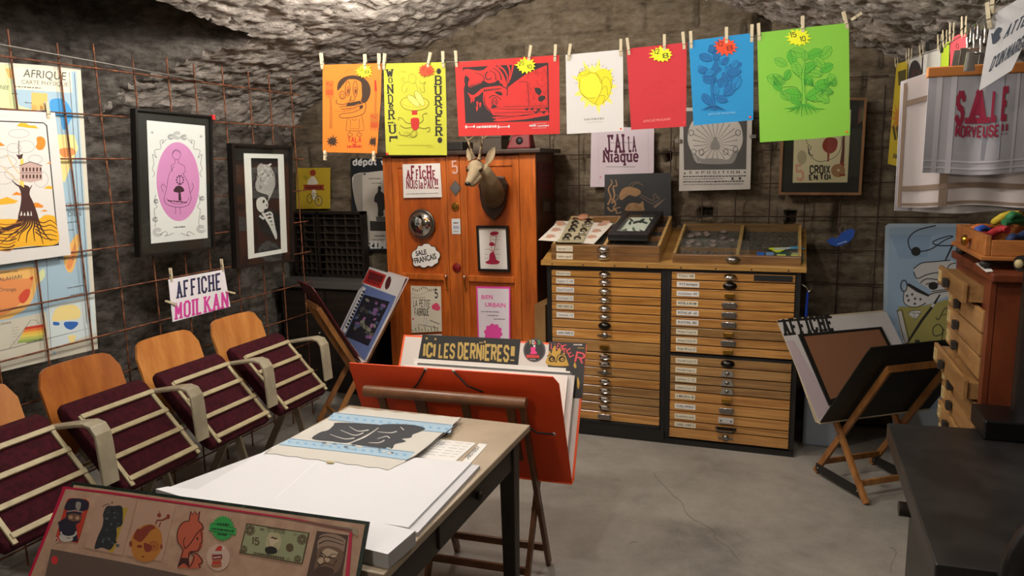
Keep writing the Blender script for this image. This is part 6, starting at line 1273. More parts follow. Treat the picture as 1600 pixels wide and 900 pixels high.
# ================================================================= portfolios in folding X stands
STW = wood('stand_wood', '#7a4a22', '#b07a40', (20, 20, 6), .45, .4, .15); STD = wood('dark_stand_wood', '#57331c', '#7d5230', (10, 10, 10), .45, .4, .15)
BLACKW = mat('#15130f', .5)
def stand(lab, plab, B, u, n, W, rise, fo, bo, legs, wd, cfront, cback, inner, zc=None, noff=0, bars=(.0, .0), strap=False, foot=None, upper=None, tb=.004, ff=1):
    """B: bottom-left end of the V (left as seen from the room); u along it, n towards the front board"""
    B, u, n = V(B), V(u).normalized(), V(n).normalized(); zb = B.z; zc = zb - .052 / min(fo, bo) * rise
    mid = B + u * W / 2
    t = thing('portfolio_stand', lab, 'stand', (mid.x, mid.y, 0))
    L_ = 1.0
    sf, sb = fo / rise, bo / rise; top = .72
    up = V((0, 0, 1)); w_ = .032; th = .018
    C0 = B + n * noff; C0.z = zc; fn_ = (n * rise - up * fo).normalized()
    if upper: top = .80
    feet = {}
    for j, a in enumerate(legs):
        c_ = C0 + u * a
        # leg carrying the front board: foot at the back
        d = (n * sf + up).normalized()
        f1 = c_ - n * sf * zc; f1.z = 0; t1 = c_ + (n * sf + up) * (rise * (top * ff) + zb - zc)
        f2 = c_ + n * sb * zc; f2.z = 0; t2 = c_ + (-n * sb + up) * (rise * top + zb - zc)
        s1, s2 = u * .010, u * -.010
        mb = MB(); mb.bar(f1 + s1 + V((0, 0, .006)), t1 + s1, w_, th, wd, u); mb.build('leg', t, bevel=.002)
        mb = MB(); mb.bar(f2 + s2 + V((0, 0, .006)), t2 + s2, w_, th, wd, u); mb.build('leg', t, bevel=.002)
        mb = MB(); mb.tube([c_ - u * .024, c_ + u * .024], .006, STEEL, 8); mb.build('bolt', t)
        feet[j] = (f1, f2, t1, t2)
        if strap:
            mb = MB(); e = .12
            p1 = f1 + (t1 - f1) * .07 - u * .014; p2 = f2 + (t2 - f2) * .07 - u * .014; mb.bar(p1, p2, .044, .004, BLACKW, u)
            s_ = mb.build('strap', t)
            for q in (p1, p2): mb = MB(); mb.ell(q + (p2 - p1).normalized() * (.02 if q is p1 else -.02) - u * .004, (.006, .006, .006), STEEL, n=8); mb.build('rivet', s_)
    a, b = feet[0], feet[len(legs) - 1]
    for k in (0, 1):
        p = a[k] + (a[2 + k] - a[k]) * .12; q = b[k] + (b[2 + k] - b[k]) * .12; mb = MB(); mb.bar(p, q, .03, .014, wd, n); mb.build('crossbar', t, bevel=.002)
    # upper bars that carry the boards
    for k, s_ in ((2, 1), (3, -1)):
        p = a[k] - u * (upper or .0); q = b[k] + u * (.03 if upper else 0)
        mb = MB()
        if upper and k == 2: mb.tube([p + n * .012, q + n * .012], .022, wd, 12)
        else: mb.bar(p, q, .03, .014, wd, n * s_)
        mb.build('top_bar', t)
        if upper and k == 2:
            for f_ in (.10, .36, .63, .90):
                p_ = p + (q - p) * f_ + n * .012; mb = MB(); mb.bar(p_, p_ - (n * sf + up) * .26, .03, .012, wd, fn_); mb.build('slat', t)
    # portfolio
    P = thing('portfolio', plab, 'portfolio', mid)
    fn = (n * rise - up * fo).normalized(); bn = (-n * rise - up * bo).normalized()    # outward normals
    F0 = B + n * .018; B0 = B - n * .018
    fv = n * fo + up * rise; bv = -n * bo + up * rise
    mb = MB(); c = .03
    fv = fv * ff; quad = [F0, F0 + u * W, F0 + u * W + fv * .94, F0 + u * (W - .02) + fv, F0 + u * .004 + fv, F0 + fv * .94 + u * 0]
    mb.prism(quad, -fn * tb, inner, cfront); mb.add([q + fn * .0004 for q in quad], [list(range(len(quad)))], cfront); fb = mb.build('front_board', P)
    mb = MB(); quad = [B0, B0 + u * W, B0 + u * W + bv, B0 + bv]; mb.prism(quad, bn * tb, cback); mb.build('back_board', P)
    e = .009; bi = B0 - bn * .0006; mb = MB(); mb.prism([bi + u * e, bi + u * (W - e), bi + u * (W - e) + bv * .985, bi + u * e + bv * .985], bn * .0004, inner); mb.build('lining', P)
    mb = MB(); mb.prism([F0 + fn * tb, F0 + u * W + fn * tb, B0 + u * W + bn * tb, B0 + bn * tb], V((0, 0, -.004)), cback); mb.build('spine', P)
    return dict(B=B, u=u, n=n, W=W, fv=fv, bv=bv, fn=fn, bn=bn, F0=F0, B0=B0, P=P, t=t)
def back_art(S, c=(0, 0, 1), lift=.002): return Art(S['B0'] - S['bn'] * lift, S['bn'], c)
def sheets(S, side, specs, sub='print'):
    """loose prints leaning inside the portfolio: (left, right, height fraction, colour, label, thickness, lift)"""
    for (a, b, h, m, lab, th, lift, nm) in specs:
        base, v, nn = (S['B0'], S['bv'], -S['bn']) if side == 'b' else (S['F0'], S['fv'], -S['fn'])
        o = base + nn * lift + V((0, 0, .003)); q = [o + S['u'] * a, o + S['u'] * b, o + S['u'] * b + v * h, o + S['u'] * a + v * h]
        mb = MB(); mb.prism(q, nn * th, m); mb.build(nm, None, lab, 'print')
ORG = mat('#e0450f', .55); ORG2 = mat('#e85f2c', .55); LINB = mat('#cfcac2', .75); DKEDGE = mat('#3b3733', .7)
# ---- orange portfolio
S = stand('dark wooden X stand behind the white table, carrying the orange portfolio', 'large orange portfolio with black ties standing open behind the table',
          (-1.575, 2.57, .43), (1, .05, 0), (.05, -1, 0), .83, .48, .2, .25, (.28, .69), STD, ORG, ORG2, LINB, noff=.02, upper=.2)
OPF = S
# ties and eyelets on the front board
for pa, pb in (((665, 577), (643, 610)), ((709, 580), (755, 612)), ((866, 678), (815, 660))):
    fa = Art(S['F0'] + S['fn'] * .001, S['fn']); a, b = fa.w(pa, .002), fa.w(pb, .002)
    m_ = (a + b) / 2 + S['fn'] * .012 + V((0, 0, -.008)); mb = MB(); mb.tube([a, (a + m_) / 2, m_, (m_ + b) / 2, b], .0035, BLACKW, 6); mb.build('tie', S['P'])
    mb = MB(); mb.lathe([(.007, 0), (.006, .003), (.003, .003)], fa.w(pa, .0), S['fn'], mat('#d8d4cc', .3, .6), 12); mb.build('eyelet', S['P'])
for k, (x, y) in enumerate(((606, 640), (720, 660))):
    pass
c10 = (640, 510, .1875)
A = back_art(S, c10, .0015); A.base([(108, 68), (925, 108), (905, 310), (905, 700), (60, 700), (66, 300)], mat('#1e1f1e', .7), .001); GOLD = mat('#b29a50', .6)
A.L(1).stxt('ICI', (110, 254), (212, 258), 118, GOLD, 1.5, 1.0, 0, .6, up=(.07, -1)); A.stxt('LES', (238, 262), (374, 268), 122, GOLD, 1.4, 1.0, 0, .6, up=(.07, -1)); A.stxt('DERNIERES', (398, 270), (826, 296), 136, GOLD, 1.4, 1.0, 0, .6, up=(.05, -1)); A.stxt('!', (840, 296), (872, 298), 140, GOLD, 1.6, 1.2, up=(.05, -1))
for x, y in ((143, 100), (216, 106), (628, 130)): A.star(x, y, 13, 6, 6, GOLD)
for x, y in ((588, 136), (604, 136)): A.ell(x, y, 6, 6, GOLD)
A.line([(664, 146), (686, 162)], 9, GOLD)
A.build('printed_banner', None, 'black banner printed ICI LES DERNIERES in gold inside the orange portfolio', 'print')
# sticker round
A = back_art(S, c10, .0016); PTS = [(1040 + 92 * cos(k * pi / 18), 198 + 98 * sin(k * pi / 18)) for k in range(36)]; A.base(PTS, mat('#151312', .5), .001)
A.L(1).arc(1040, 198, 84, 90, 2, mat('#8f8a86', .6), n=30)
for ch, x, col in (('T', 996, '#d8b13a'), ('O', 1020, '#d8d4cc'), ('S', 1068, '#4a9a4a')): A.stxt(ch, (x, 150), (x + 20, 150), 34, mat(col, .6), 1.3, 1)
A.ell(1046, 138, 9, 14, mat('#c43a4a', .6)); A.ell(1040, 164, 9, 9, mat('#dcd8d2', .6)); A.blob([(1010, 176), (1050, 176), (1046, 200), (1056, 210), (1060, 228), (1006, 230), (1012, 206)], mat('#d8327c', .6)); A.poly([(974, 236), (1082, 240), (1080, 264), (974, 262)], mat('#c0302c', .6)); A.squig((1002, 278), (1050, 279), 8, mat('#b5b1ac', .6), 5)
A.build('sticker', None, 'round black sticker reading TOYS inside the orange portfolio', 'sticker')
A = back_art(S, c10, .0016); A.base([(1162, 125), (1470, 140), (1440, 600), (1140, 590)], mat('#25211f', .6), .001); FLM = mat('#b8922f', .6); RDK = mat('#d04a4e', .6)
A.L(1).blob([(1145, 318), (1150, 250), (1166, 200), (1180, 230), (1196, 180), (1214, 160), (1222, 210), (1246, 180), (1262, 200), (1256, 236), (1290, 220), (1300, 250), (1318, 300), (1312, 330)], FLM)
for x in (1186, 1270): A.L(2).ell(x, 272, 28, 26, INK); A.L(3).ell(x + 3, 275, 15, 14, FLM); A.L(4).ell(x + 4, 276, 6, 6, INK)
A.L(2).curve([(1146, 250), (1180, 240), (1220, 300), (1240, 240), (1310, 240)], 7, INK)
A.L(3)
for s_, p0, p1, h in (("L'", (1178, 190), (1214, 190), 50), ('EN', (1220, 186), (1270, 204), 50), ('F', (1290, 226), (1330, 214), 70), ('E', (1334, 262), (1376, 240), 70), ('R', (1370, 300), (1446, 318), 96)): A.stxt(s_, p0, p1, h, RDK, .8, .7)
A.squig((1366, 158), (1440, 160), 12, OFFW, 5); A.squig((1400, 184), (1456, 186), 10, FLM, 4); A.blob([(1376, 300), (1390, 330), (1384, 350), (1366, 330)], FLM); A.blob([(1400, 420), (1416, 470), (1410, 520), (1396, 500)], FLM)
A.build('print', None, "dark print reading L'ENFER with a yellow flame face inside the orange portfolio", 'print')
sheets(S, 'b', [(.075, .755, .80, PAPER, 'off-white wrapped print behind the others in the orange portfolio', .003, .006, 'print'),
                (.08, .775, .775, mat('#e2dfd6', .5), 'large white print with a red dot sticker, in the orange portfolio', .004, .013, 'print'),
                (.10, .785, .76, mat('#5a5955', .7), 'dark grey print edge in the orange portfolio', .004, .020, 'print'),
                (.06, .80, .74, mat('#c9c6bf', .7), 'pale grey print near the front of the orange portfolio stack', .006, .028, 'print'),
                (.05, .775, .73, mat('#e6e3da', .45), 'front white print in the orange portfolio', .006, .042, 'print')])
# ---- dark red portfolio
DRED = mat('#5c1320', .5); DRED2 = mat('#4a1018', .5)
u_ = V((.78, -.63, 0)); n_ = V((-.63, -.78, 0))
S = stand('wooden X stand carrying the dark red portfolio in front of the wardrobe', 'dark red portfolio standing open in front of the wardrobe',
          V((-2.46, 3.87, .45)) - u_ * .36, u_, n_, .36, .5, .27, .31, (.05, .29), STW, DRED, mat('#c9b9b6', .6), DRED2)
c11 = (440, 400, .26667)
A = back_art(S, c11, .003); A.base([(515, 64), (726, 130), (700, 195), (500, 610), (474, 612), (345, 430), (345, 426)], mat('#c7c2be', .7), .0015)
A.L(1).poly([(512, 76), (614, 112), (580, 192), (474, 156)], mat('#b0221f', .6)); A.L(2).poly([(516, 90), (600, 118), (582, 160), (502, 136)], mat('#5c0f12', .6)); A.squig((492, 150), (572, 178), 18, mat('#5c0f12', .6), 7); A.ell(624, 158, 15, 40, mat('#4a1519', .6), .28)
A.build('print', None, 'white sheet with a red label at the back of the dark red portfolio', 'print')
A = back_art(S, c11, .010); A.base([(480, 166), (668, 236), (640, 300), (490, 600), (478, 606), (352, 432)], mat('#5f6f9e', .4), .003)
A.L(1).poly([(478, 180), (494, 188), (374, 452), (356, 440)], mat('#d5d2cc', .6)); A.L(2)
for k in range(12): f_ = k / 12; A.poly([(474 - 108 * f_, 200 + 226 * f_), (488 - 108 * f_, 206 + 226 * f_), (484 - 108 * f_, 220 + 226 * f_), (474 - 108 * f_, 214 + 226 * f_)], INK)
A.L(1).poly([(484, 226), (634, 268), (508, 528), (372, 470)], mat('#1d1c26', .5)); A.L(2)
rr = random.Random(5)
for k in range(34):
    s_, r_ = rr.uniform(.1, .9), rr.uniform(.1, .9); x = 484 + (634 - 484) * s_ + (372 - 484) * r_; y = 226 + 42 * s_ + 244 * r_
    A.ell(x, y, rr.uniform(6, 16), rr.uniform(6, 18), mat(['#5a5a4c', '#6d4f7d', '#47506f', '#8a5a86', '#3a3f3a', '#76766a'][k % 6], .6), rr.uniform(0, 3), 10)
A.build('print', None, 'bluish dark printed sheet in front in the dark red portfolio', 'print')
# ---- dark green portfolio on the right
u_ = V((.809, .588, 0)); n_ = V((.588, -.809, 0)); DGRN = mat('#0d1410', .45)
S = stand('pale wooden X stand with black straps carrying the dark green portfolio', 'dark green portfolio standing open beside the right type cabinet',
          (.173, 3.787, .365), u_, n_, .66, .45, .30, .32, (.145, .50), STW, DGRN, mat('#b9a98c', .6), mat('#a9a49f', .7), strap=True)
c12 = (1200, 470, .36667)
A = back_art(S, c12, .004); A.base([(38, 84), (505, 48), (575, 190), (575, 300), (215, 515)], mat('#bdb9b6', .7), .003, mat('#b7a06a', .6))
A.L(1).line([(40, 88), (272, 70)], 9, INK); A.stxt('AFFICHE', (70, 150), (288, 126), 72, INK, 1.9, 1.1, .7, .35, up=(-.30, -1))
A.L(1).poly([(78, 172), (110, 168), (262, 440), (250, 470), (214, 506)], mat('#b3a2a6', .7))
A.build('print', None, 'white printed sheet headed AFFICHE in the dark green portfolio', 'print')
A = back_art(S, c12, .012); A.base([(130, 142), (484, 110), (560, 262), (560, 330), (262, 446)], BLACKW, .008); A.L(1).poly([(154, 152), (474, 122), (540, 250), (540, 330), (266, 420)], mat('#7d5338', .7))
A.build('backing_board', None, 'black framed brown board leaning in the dark green portfolio', 'board')
# ---- marbled portfolio in the foreground
MARB = mottle('green_marbled_paper', [(.4, '#0b120d'), (.52, '#15301f'), (.6, '#0d1612'), (.7, '#3a5b3f')], 90, .45, 0, 3); KRAFT = mottle('kraft_paper', [(.35, '#a5836c'), (.7, '#b8977e')], 30, .7, 0); MAROON = mat('#b8163f', .5)
TL, TR = onz(103, 757, .87), onz(571, 821, .87); u_ = V((TR - TL)); Wf = u_.length; u_.z = 0; u_.normalize(); n_ = V((u_.y, -u_.x, 0))
S = stand('folding X stand under the green marbled portfolio in the foreground', 'green marbled portfolio with a red lined board of stickers, in the foreground',
          V((TL.x, TL.y, .45)) + n_ * .23, u_, n_, Wf, .42, .23, .23, (.16, Wf - .16), STD, MARB, MARB, KRAFT, ff=.45)
# the frame of the back board: marbled rim, kraft edge, red line
A = back_art(S, (0, 0, 1), .004); lo = [(45, 960), (560, 1010)]
c13 = (60, 740, .17778)
A = back_art(S, (0, 0, 1), .0026)
A.base([(118, 764), (548, 824), (558, 826), (560, 838), (548, 832), (112, 770)], mat('#9a8b74', .7), .0004)
A.base([(99, 760), (160, 767), (450, 808), (551, 827), (541, 960), (20, 960)], MAROON, .0004); A.L(2).poly([(103, 764), (160, 771), (450, 813), (546, 832), (534, 960), (24, 960)], KRAFT)
bb = A.build('sticker_panel', S['P'])
def sticker(c, fn_, lab, cat='sticker', name='sticker'):
    global A
    A = back_art(S, c, .0045); fn_(A); A.build(name, None, lab, cat)
c14 = (320, 780, .175)
STK = mat('#b08e78', .7)
def s1(A):
    A.base([(248, 240), (262, 220), (300, 214), (420, 226), (446, 250), (442, 290), (345, 612), (250, 590), (160, 600), (150, 560)], mat('#b23524', .6), .0006); N1 = mat('#211d2e', .6)
    A.L(1).blob([(250, 250), (290, 220), (380, 222), (440, 250), (436, 310), (380, 330), (250, 322), (230, 300)], N1); A.poly([(250, 330), (380, 340), (370, 420), (330, 450), (350, 600), (200, 590), (180, 470), (240, 400)], N1); A.poly([(170, 430), (250, 380), (190, 480)], N1)
    A.L(2).line([(255, 335), (320, 322), (395, 340)], 10, mat('#8b847c', .6)); A.blob([(336, 250), (374, 256), (370, 300), (352, 326), (328, 296)], mat('#8b847c', .6)); A.blob([(262, 360), (320, 352), (380, 372), (370, 410), (310, 420), (262, 400)], mat('#6b4a3a', .6)); A.ell(286, 384, 18, 16, mat('#b08a6a', .6)); A.ell(344, 390, 18, 16, mat('#b08a6a', .6))
    A.L(3).arc(266, 520, 66, 36, 16, mat('#b7b0a6', .6), -.3, 3.4); A.blob([(190, 540), (260, 570), (300, 560), (296, 590), (230, 600), (190, 580)], mat('#b7b0a6', .6)); A.line([(140, 590), (160, 560), (180, 590), (150, 610)], 10, mat('#b7b0a6', .6))
sticker(c13, s1, 'rounded sticker of a moustached officer in a dark cap, leftmost on the marbled portfolio')
def s2(A):
    A.base([(538, 190), (868, 236), (740, 720), (410, 650)], STK, .0006); A.L(1).poly([(740, 300), (790, 300), (660, 690), (610, 690)], mat('#a88a2c', .7))
    A.L(2).blob([(600, 290), (660, 285), (735, 290), (742, 400), (735, 450), (690, 470), (690, 540), (672, 610), (630, 670), (560, 650), (495, 660), (520, 560), (560, 470), (572, 400), (568, 360)], mat('#22262a', .7))
    rr = random.Random(3)
    for k in range(26): A.L(3).ell(rr.uniform(560, 720), rr.uniform(320, 640), rr.uniform(6, 18), rr.uniform(6, 14), mat(['#39434a', '#141619', '#4d5558'][k % 3], .7), n=9)
    A.curve([(565, 290), (600, 270), (625, 268)], 5, INK); A.ell(650, 254, 8, 10, mat('#6e6333', .7))
    for k in range(6): A.poly([(610 + k * 20, 300), (618 + k * 20, 280), (628 + k * 20, 300)], mat('#22262a', .7))
sticker(c13, s2, 'sticker of a dark scribbled totem with yellow shadow, second on the marbled portfolio')
def s3(A):
    A.base([(872, 240), (1205, 290), (1085, 770), (770, 720)], STK, .0006); OC = mat('#b0702c', .7); R3 = mat('#7d2f1c', .7)
    A.L(1).blob([(815, 600), (830, 540), (870, 490), (940, 450), (1010, 450), (1070, 500), (1088, 570), (1085, 640), (1050, 720), (990, 770), (910, 772), (846, 740), (820, 670)], OC)
    A.L(2).blob([(866, 490), (900, 486), (940, 460), (1000, 450), (1030, 480), (990, 500), (950, 550), (900, 600), (850, 580), (836, 560)], R3); A.blob([(930, 610), (970, 620), (1000, 640), (990, 680), (950, 690), (930, 660)], R3)
    for r in (42, 28, 14): A.arc(1015, 635, r, r, 5, R3)
    A.ell(1018, 638, 8, 8, R3); A.ell(890, 640, 24, 14, R3); A.ell(920, 730, 14, 7, R3); A.ell(812, 618, 14, 26, R3); A.ell(1082, 642, 10, 22, R3)
    A.line([(1030, 446), (1044, 410), (1090, 410), (1140, 384)], [10, 14, 14, 18], R3); A.ell(1142, 378, 16, 22, R3); A.ell(1062, 366, 18, 18, R3); A.line([(1060, 470), (1076, 430)], 10, R3); A.line([(1064, 330), (1070, 348)], 6, R3)
sticker(c13, s3, 'sticker of a yellow lemon-shaped head with red patches, third on the marbled portfolio')
def s4(A):
    SK = mat('#b4563c', .7)
    A.base([(1325, 416), (1340, 330), (1358, 360), (1376, 330), (1394, 360), (1418, 332), (1406, 412), (1440, 440), (1446, 520), (1440, 640), (1400, 690), (1340, 690), (1320, 740), (1330, 800), (1370, 700), (1440, 740), (1420, 830), (1330, 836), (1220, 826), (1250, 720), (1266, 660), (1224, 600), (1218, 520), (1240, 450), (1280, 420)], SK, .0006)
    I2 = mat('#3a1512', .7); A.L(1)
    A.curve([(1325, 416), (1270, 430), (1226, 500), (1224, 590), (1270, 665), (1262, 710), (1226, 820)], 8, I2); A.line([(1325, 416), (1340, 330), (1358, 360), (1376, 330), (1394, 360), (1418, 332), (1406, 412)], 8, I2); A.curve([(1406, 416), (1440, 450), (1446, 490), (1430, 490), (1384, 540), (1340, 610), (1290, 660)], 8, I2); A.curve([(1290, 660), (1276, 600), (1290, 560)], 6, I2); A.curve([(1430, 500), (1440, 590), (1422, 620), (1418, 650), (1390, 680), (1330, 690), (1320, 740)], 8, I2)
    A.ell(1398, 572, 7, 14, I2); A.poly([(1250, 740), (1320, 742), (1330, 836), (1290, 790), (1270, 790), (1222, 826)], I2)
    A.curve([(1334, 820), (1370, 740), (1340, 700), (1352, 694), (1400, 710), (1436, 756), (1438, 786), (1410, 796), (1424, 830)], 8, I2)
sticker(c13, s4, 'red sticker of a girl with a crown, in profile, with a small rabbit')
def s5(A):
    GN = mat('#2f9a48', .6); P = []
    for k in range(48): a = k * pi / 24; r = 118 if k % 2 == 0 else 96; P.append((160 + r * cos(a) * .92, 260 + r * sin(a)))
    A.base(P, GN, .0006); A.L(1).poly([(50, 214), (282, 262), (276, 322), (36, 280)], GN); A.L(2); D5 = mat('#0e3a1c', .6)
    for q in (((50, 214), (282, 262)), ((36, 280), (276, 322))): A.line(list(q), 4, D5)
    A.squig((108, 234), (222, 242), 26, D5, 6); A.squig((60, 274), (264, 300), 24, D5, 10); A.squig((112, 320), (196, 330), 22, D5, 5)
sticker(c14, s5, 'green starburst sticker with a banner across it on the marbled portfolio')
def s6(A):
    P = [(120 + 104 * cos(k * pi / 15), 520 + 118 * sin(k * pi / 15)) for k in range(30)]; A.base(P, mat('#c0a390', .7), .0006); R6 = mat('#b53028', .6)
    A.L(1).blob([(70, 490), (100, 480), (150, 490), (156, 530), (140, 560), (150, 600), (100, 612), (58, 600), (70, 560), (64, 520)], mat('#9c5a3c', .6)); A.L(2).poly([(70, 498), (152, 494), (156, 530), (66, 540)], mat('#7a2630', .6)); A.poly([(66, 560), (146, 556), (150, 576), (62, 580)], R6)
    A.poly([(84, 470), (110, 430), (132, 412), (166, 430), (150, 440), (150, 470)], R6); A.ell(168, 432, 10, 10, mat('#cfc6bd', .7)); A.poly([(78, 492), (84, 462), (154, 462), (156, 490)], mat('#b5a79c', .7)); A.squig((76, 528), (148, 520), 12, mat('#cfc6bd', .7), 6)
sticker(c14, s6, 'small round sticker of a bottle wearing a red hat')
def s7(A):
    DB = mat('#57462f', .7); A.base([(372, 212), (936, 300), (870, 582), (304, 480)], DB, .0006); BG = mat('#8f9470', .7)
    A.L(1).poly([(384, 226), (922, 308), (864, 570), (318, 472)], BG); A.L(2)
    for x, y, r in ((404, 278, 46), (868, 360, 46), (348, 446, 34), (830, 534, 34)): A.ell(x, y, r, r * 1.05, DB); 
    A.L(3)
    for x, y, r in ((404, 278, 46), (868, 360, 46), (348, 446, 34), (830, 534, 34)):
        for k in range(6): A.line([(x, y), (x + r * .8 * cos(k * 1.05), y + r * .8 * sin(k * 1.05))], 3, BG)
        A.arc(x, y, r * .86, r * .9, 3, BG)
    A.L(2).poly([(560, 244), (724, 268), (716, 284), (552, 260)], DB); A.poly([(470, 478), (716, 520), (700, 552), (466, 506)], DB); A.L(3)
    for k in range(11): A.line([(482 + k * 21, 488 + k * 3.6), (478 + k * 21, 506 + k * 3.6)], 6, BG)
    A.L(2).ell(616, 380, 72, 92, mat('#a9a07c', .7), .15); A.L(3).blob([(580, 350), (600, 330), (650, 346), (656, 380), (620, 400), (604, 440), (588, 410)], mat('#c3b092', .7)); A.poly([(584, 346), (604, 332), (656, 350), (640, 362)], DB); A.blob([(540, 440), (590, 420), (640, 440), (640, 480), (560, 488)], mat('#1d1a16', .7)); A.ell(760, 432, 34, 38, DB)
    A.stxt('15', (412, 404), (486, 412), 66, DB, 1.2, .9)
    A.L(2); rr = random.Random(3)
    for k in range(14): a = rr.uniform(0, 1); A.arc(392 + 500 * a, 250 + 78 * a, 13, 9, 3, DB); A.arc(330 + 500 * a, 462 + 86 * a, 12, 8, 3, DB)
sticker(c14, s7, 'green printed banknote glued on the marbled portfolio', 'print', 'banknote_print')
def s8(A):
    A.base([(1002, 282), (1280, 322), (1215, 740), (905, 700)], mat('#4a382e', .7), .0006); T1 = mat('#8f7663', .7); T2_ = mat('#b29a80', .7); D8 = mat('#241813', .7)
    A.L(1).blob([(1020, 340), (1080, 308), (1180, 318), (1256, 360), (1254, 400), (1236, 470), (1160, 424), (1060, 424), (1006, 450)], T1); A.blob([(1006, 450), (1060, 420), (1160, 424), (1236, 470), (1230, 560), (1190, 640), (1100, 680), (1000, 660), (980, 600), (1000, 520)], mat('#6e5542', .7))
    A.L(2).blob([(1050, 470), (1090, 440), (1140, 450), (1190, 480), (1160, 520), (1110, 510), (1060, 510)], T2_); A.blob([(1070, 530), (1100, 520), (1120, 545), (1090, 562)], T2_); A.blob([(1010, 540), (1050, 520), (1060, 560), (1020, 580)], T2_)
    A.L(3)
    for P in ([(1010, 360), (1080, 330), (1240, 376)], [(1020, 400), (1100, 370), (1240, 410)], [(1030, 470), (1070, 500), (1100, 520), (1140, 490), (1200, 500)], [(1020, 500), (1060, 512)], [(1110, 520), (1170, 530)], [(1010, 600), (1080, 572), (1160, 600)], [(1000, 560), (1040, 590)], [(1180, 540), (1150, 590)]): A.curve(P, (10, 5), D8)
    A.L(2).blob([(990, 620), (1060, 600), (1140, 620), (1150, 660), (1080, 680), (1000, 664)], mat('#453228', .7))
sticker(c14, s8, 'brown print of a scowling bearded man in a headband, rightmost on the marbled portfolio', 'print', 'print')
A = back_art(S, c13, .014); A.base([(112, 662), (700, 770), (1620, 960), (1620, 1300), (-30, 1300)], mat('#5a4940', .7), .002); A.L(1).ell(143, 760, 30, 38, mat('#c02f30', .6))
A.build('print', None, 'dark grey-brown sheet with a red dot in the marbled portfolio, cut off at the bottom', 'print')

# ================================================================= work table with papers
TT = mottle('worn_beige_table_top', [(.35, '#94846f'), (.7, '#a6967f')], 5, .5, 0); TD = wood('dark_table_wood', '#1e1712', '#33271d', (6, 6, 6), .5)
tx0, tx1, ty0, ty1, tz = -1.53, -.805, 1.30, 2.29, .765
t = thing('work_table', 'worn table with a pale top and dark legs in the middle of the cellar', 'table', ((tx0 + tx1) / 2, (ty0 + ty1) / 2, 0))
mb = MB(); mb.box((tx0, ty0, tz - .022), (tx1, ty1, tz), TT); mb.build('table_top', t, bevel=.003)
for a, b in (((tx0 + .04, ty0 + .05, tz - .125), (tx0 + .06, ty1 - .05, tz - .022)), ((tx1 - .05, ty0 + .05, tz - .125), (tx1 - .03, ty1 - .05, tz - .022)), ((tx0 + .06, ty0 + .05, tz - .125), (tx1 - .05, ty0 + .07, tz - .022)), ((tx0 + .06, ty1 - .07, tz - .125), (tx1 - .05, ty1 - .05, tz - .022))):
    mb = MB(); mb.box(a, b, TD); mb.build('apron', t, bevel=.002)
mb = MB(); mb.box((tx1 - .032, 1.62, tz - .115), (tx1 - .022, 2.14, tz - .03), TD); d = mb.build('drawer', t, bevel=.003); mb = MB(); mb.lathe([(.010, 0), (.016, .012), (.012, .018), (.001, .020)], (tx1 - .023, 1.87, tz - .073), (1, 0, 0), TD, 14); mb.build('knob', d)
for x in (tx0 + .06, tx1 - .05):
    for y in (ty0 + .07, ty1 - .08):
        mb = MB(); a_, b_ = .028, .020; vs = [(x + sx * (a_ if z else b_), y + sy * (a_ if z else b_), (tz - .022) if z else 0) for z in (0, 1) for sx, sy in ((-1, -1), (1, -1), (1, 1), (-1, 1))]
        mb.add(vs, [(0, 1, 2, 3), (4, 5, 6, 7), (0, 1, 5, 4), (1, 2, 6, 5), (2, 3, 7, 6), (3, 0, 4, 7)], TD); mb.build('leg', t, bevel=.003)
WPAP = mat('#c6c6c8', .8); WPAP2 = mat('#b9b9bb', .8)
def flat(px, z, th, m, name, lab, cat, c=(0, 0, 1), m2=None):
    A = Art((0, 0, z + th), (0, 0, 1), c); A.base(px, m, th, m2); return A
z0 = tz + .0004
A = flat([(432, 699), (750, 727), (653, 832), (262, 762)], z0, .010, WPAP2, '', '', ''); A.build('paper_stack', None, 'wide low stack of white paper under the other sheets on the work table', 'paper')
A = flat([(428, 697), (737, 722), (638, 824), (300, 769)], z0 + .0105, .006, WPAP, '', '', ''); A.L(1).line([(494, 722), (418, 790)], 1.0, mat('#d2d2d3', .8)); A.build('paper_stack', None, 'large smooth white sheets lying beneath the printed cloth on the work table', 'paper')
A = flat([(262, 760), (420, 777), (649, 829), (606, 866), (540, 850), (243, 764)], z0, .036, WPAP, '', '', '', m2=mat('#a9a8a6', .8)); A.build('paper_stack', None, 'thick grey sided pile of white sheets at the near end of the work table', 'paper')
c15 = (400, 620, .275)
CLO = mat('#b8b5ac', .9); CLB = mat('#93acbc', .9); CLB2 = mat('#6f97b8', .9); CHAR = mat('#34363a', .9)
def wavy(a, b, n, amp, ph=0): return [(a[0] + (b[0] - a[0]) * k / n, a[1] + (b[1] - a[1]) * k / n + (amp * abs(sin(k * 1.6 + ph)) if 0 < k < n else 0)) for k in range(n)]
A = Art((0, 0, z0 + .0185), (0, 0, 1), c15)
outl = wavy((530, 58), (1165, 115), 12, 8) + wavy((1165, 115), (900, 340), 4, 4) + wavy((900, 340), (750, 415), 3, 3) + wavy((750, 415), (55, 322), 12, -7) + wavy((55, 322), (110, 276), 2, 0) + wavy((110, 276), (530, 58), 5, 3)
A.base(outl, CLO, .0015); A.L(1)
A.poly([(440, 92), (1120, 164), (1105, 204), (960, 192), (760, 165), (410, 128)], CLB); A.poly([(190, 240), (900, 318), (860, 358), (620, 325), (130, 270)], CLB)
A.L(2)
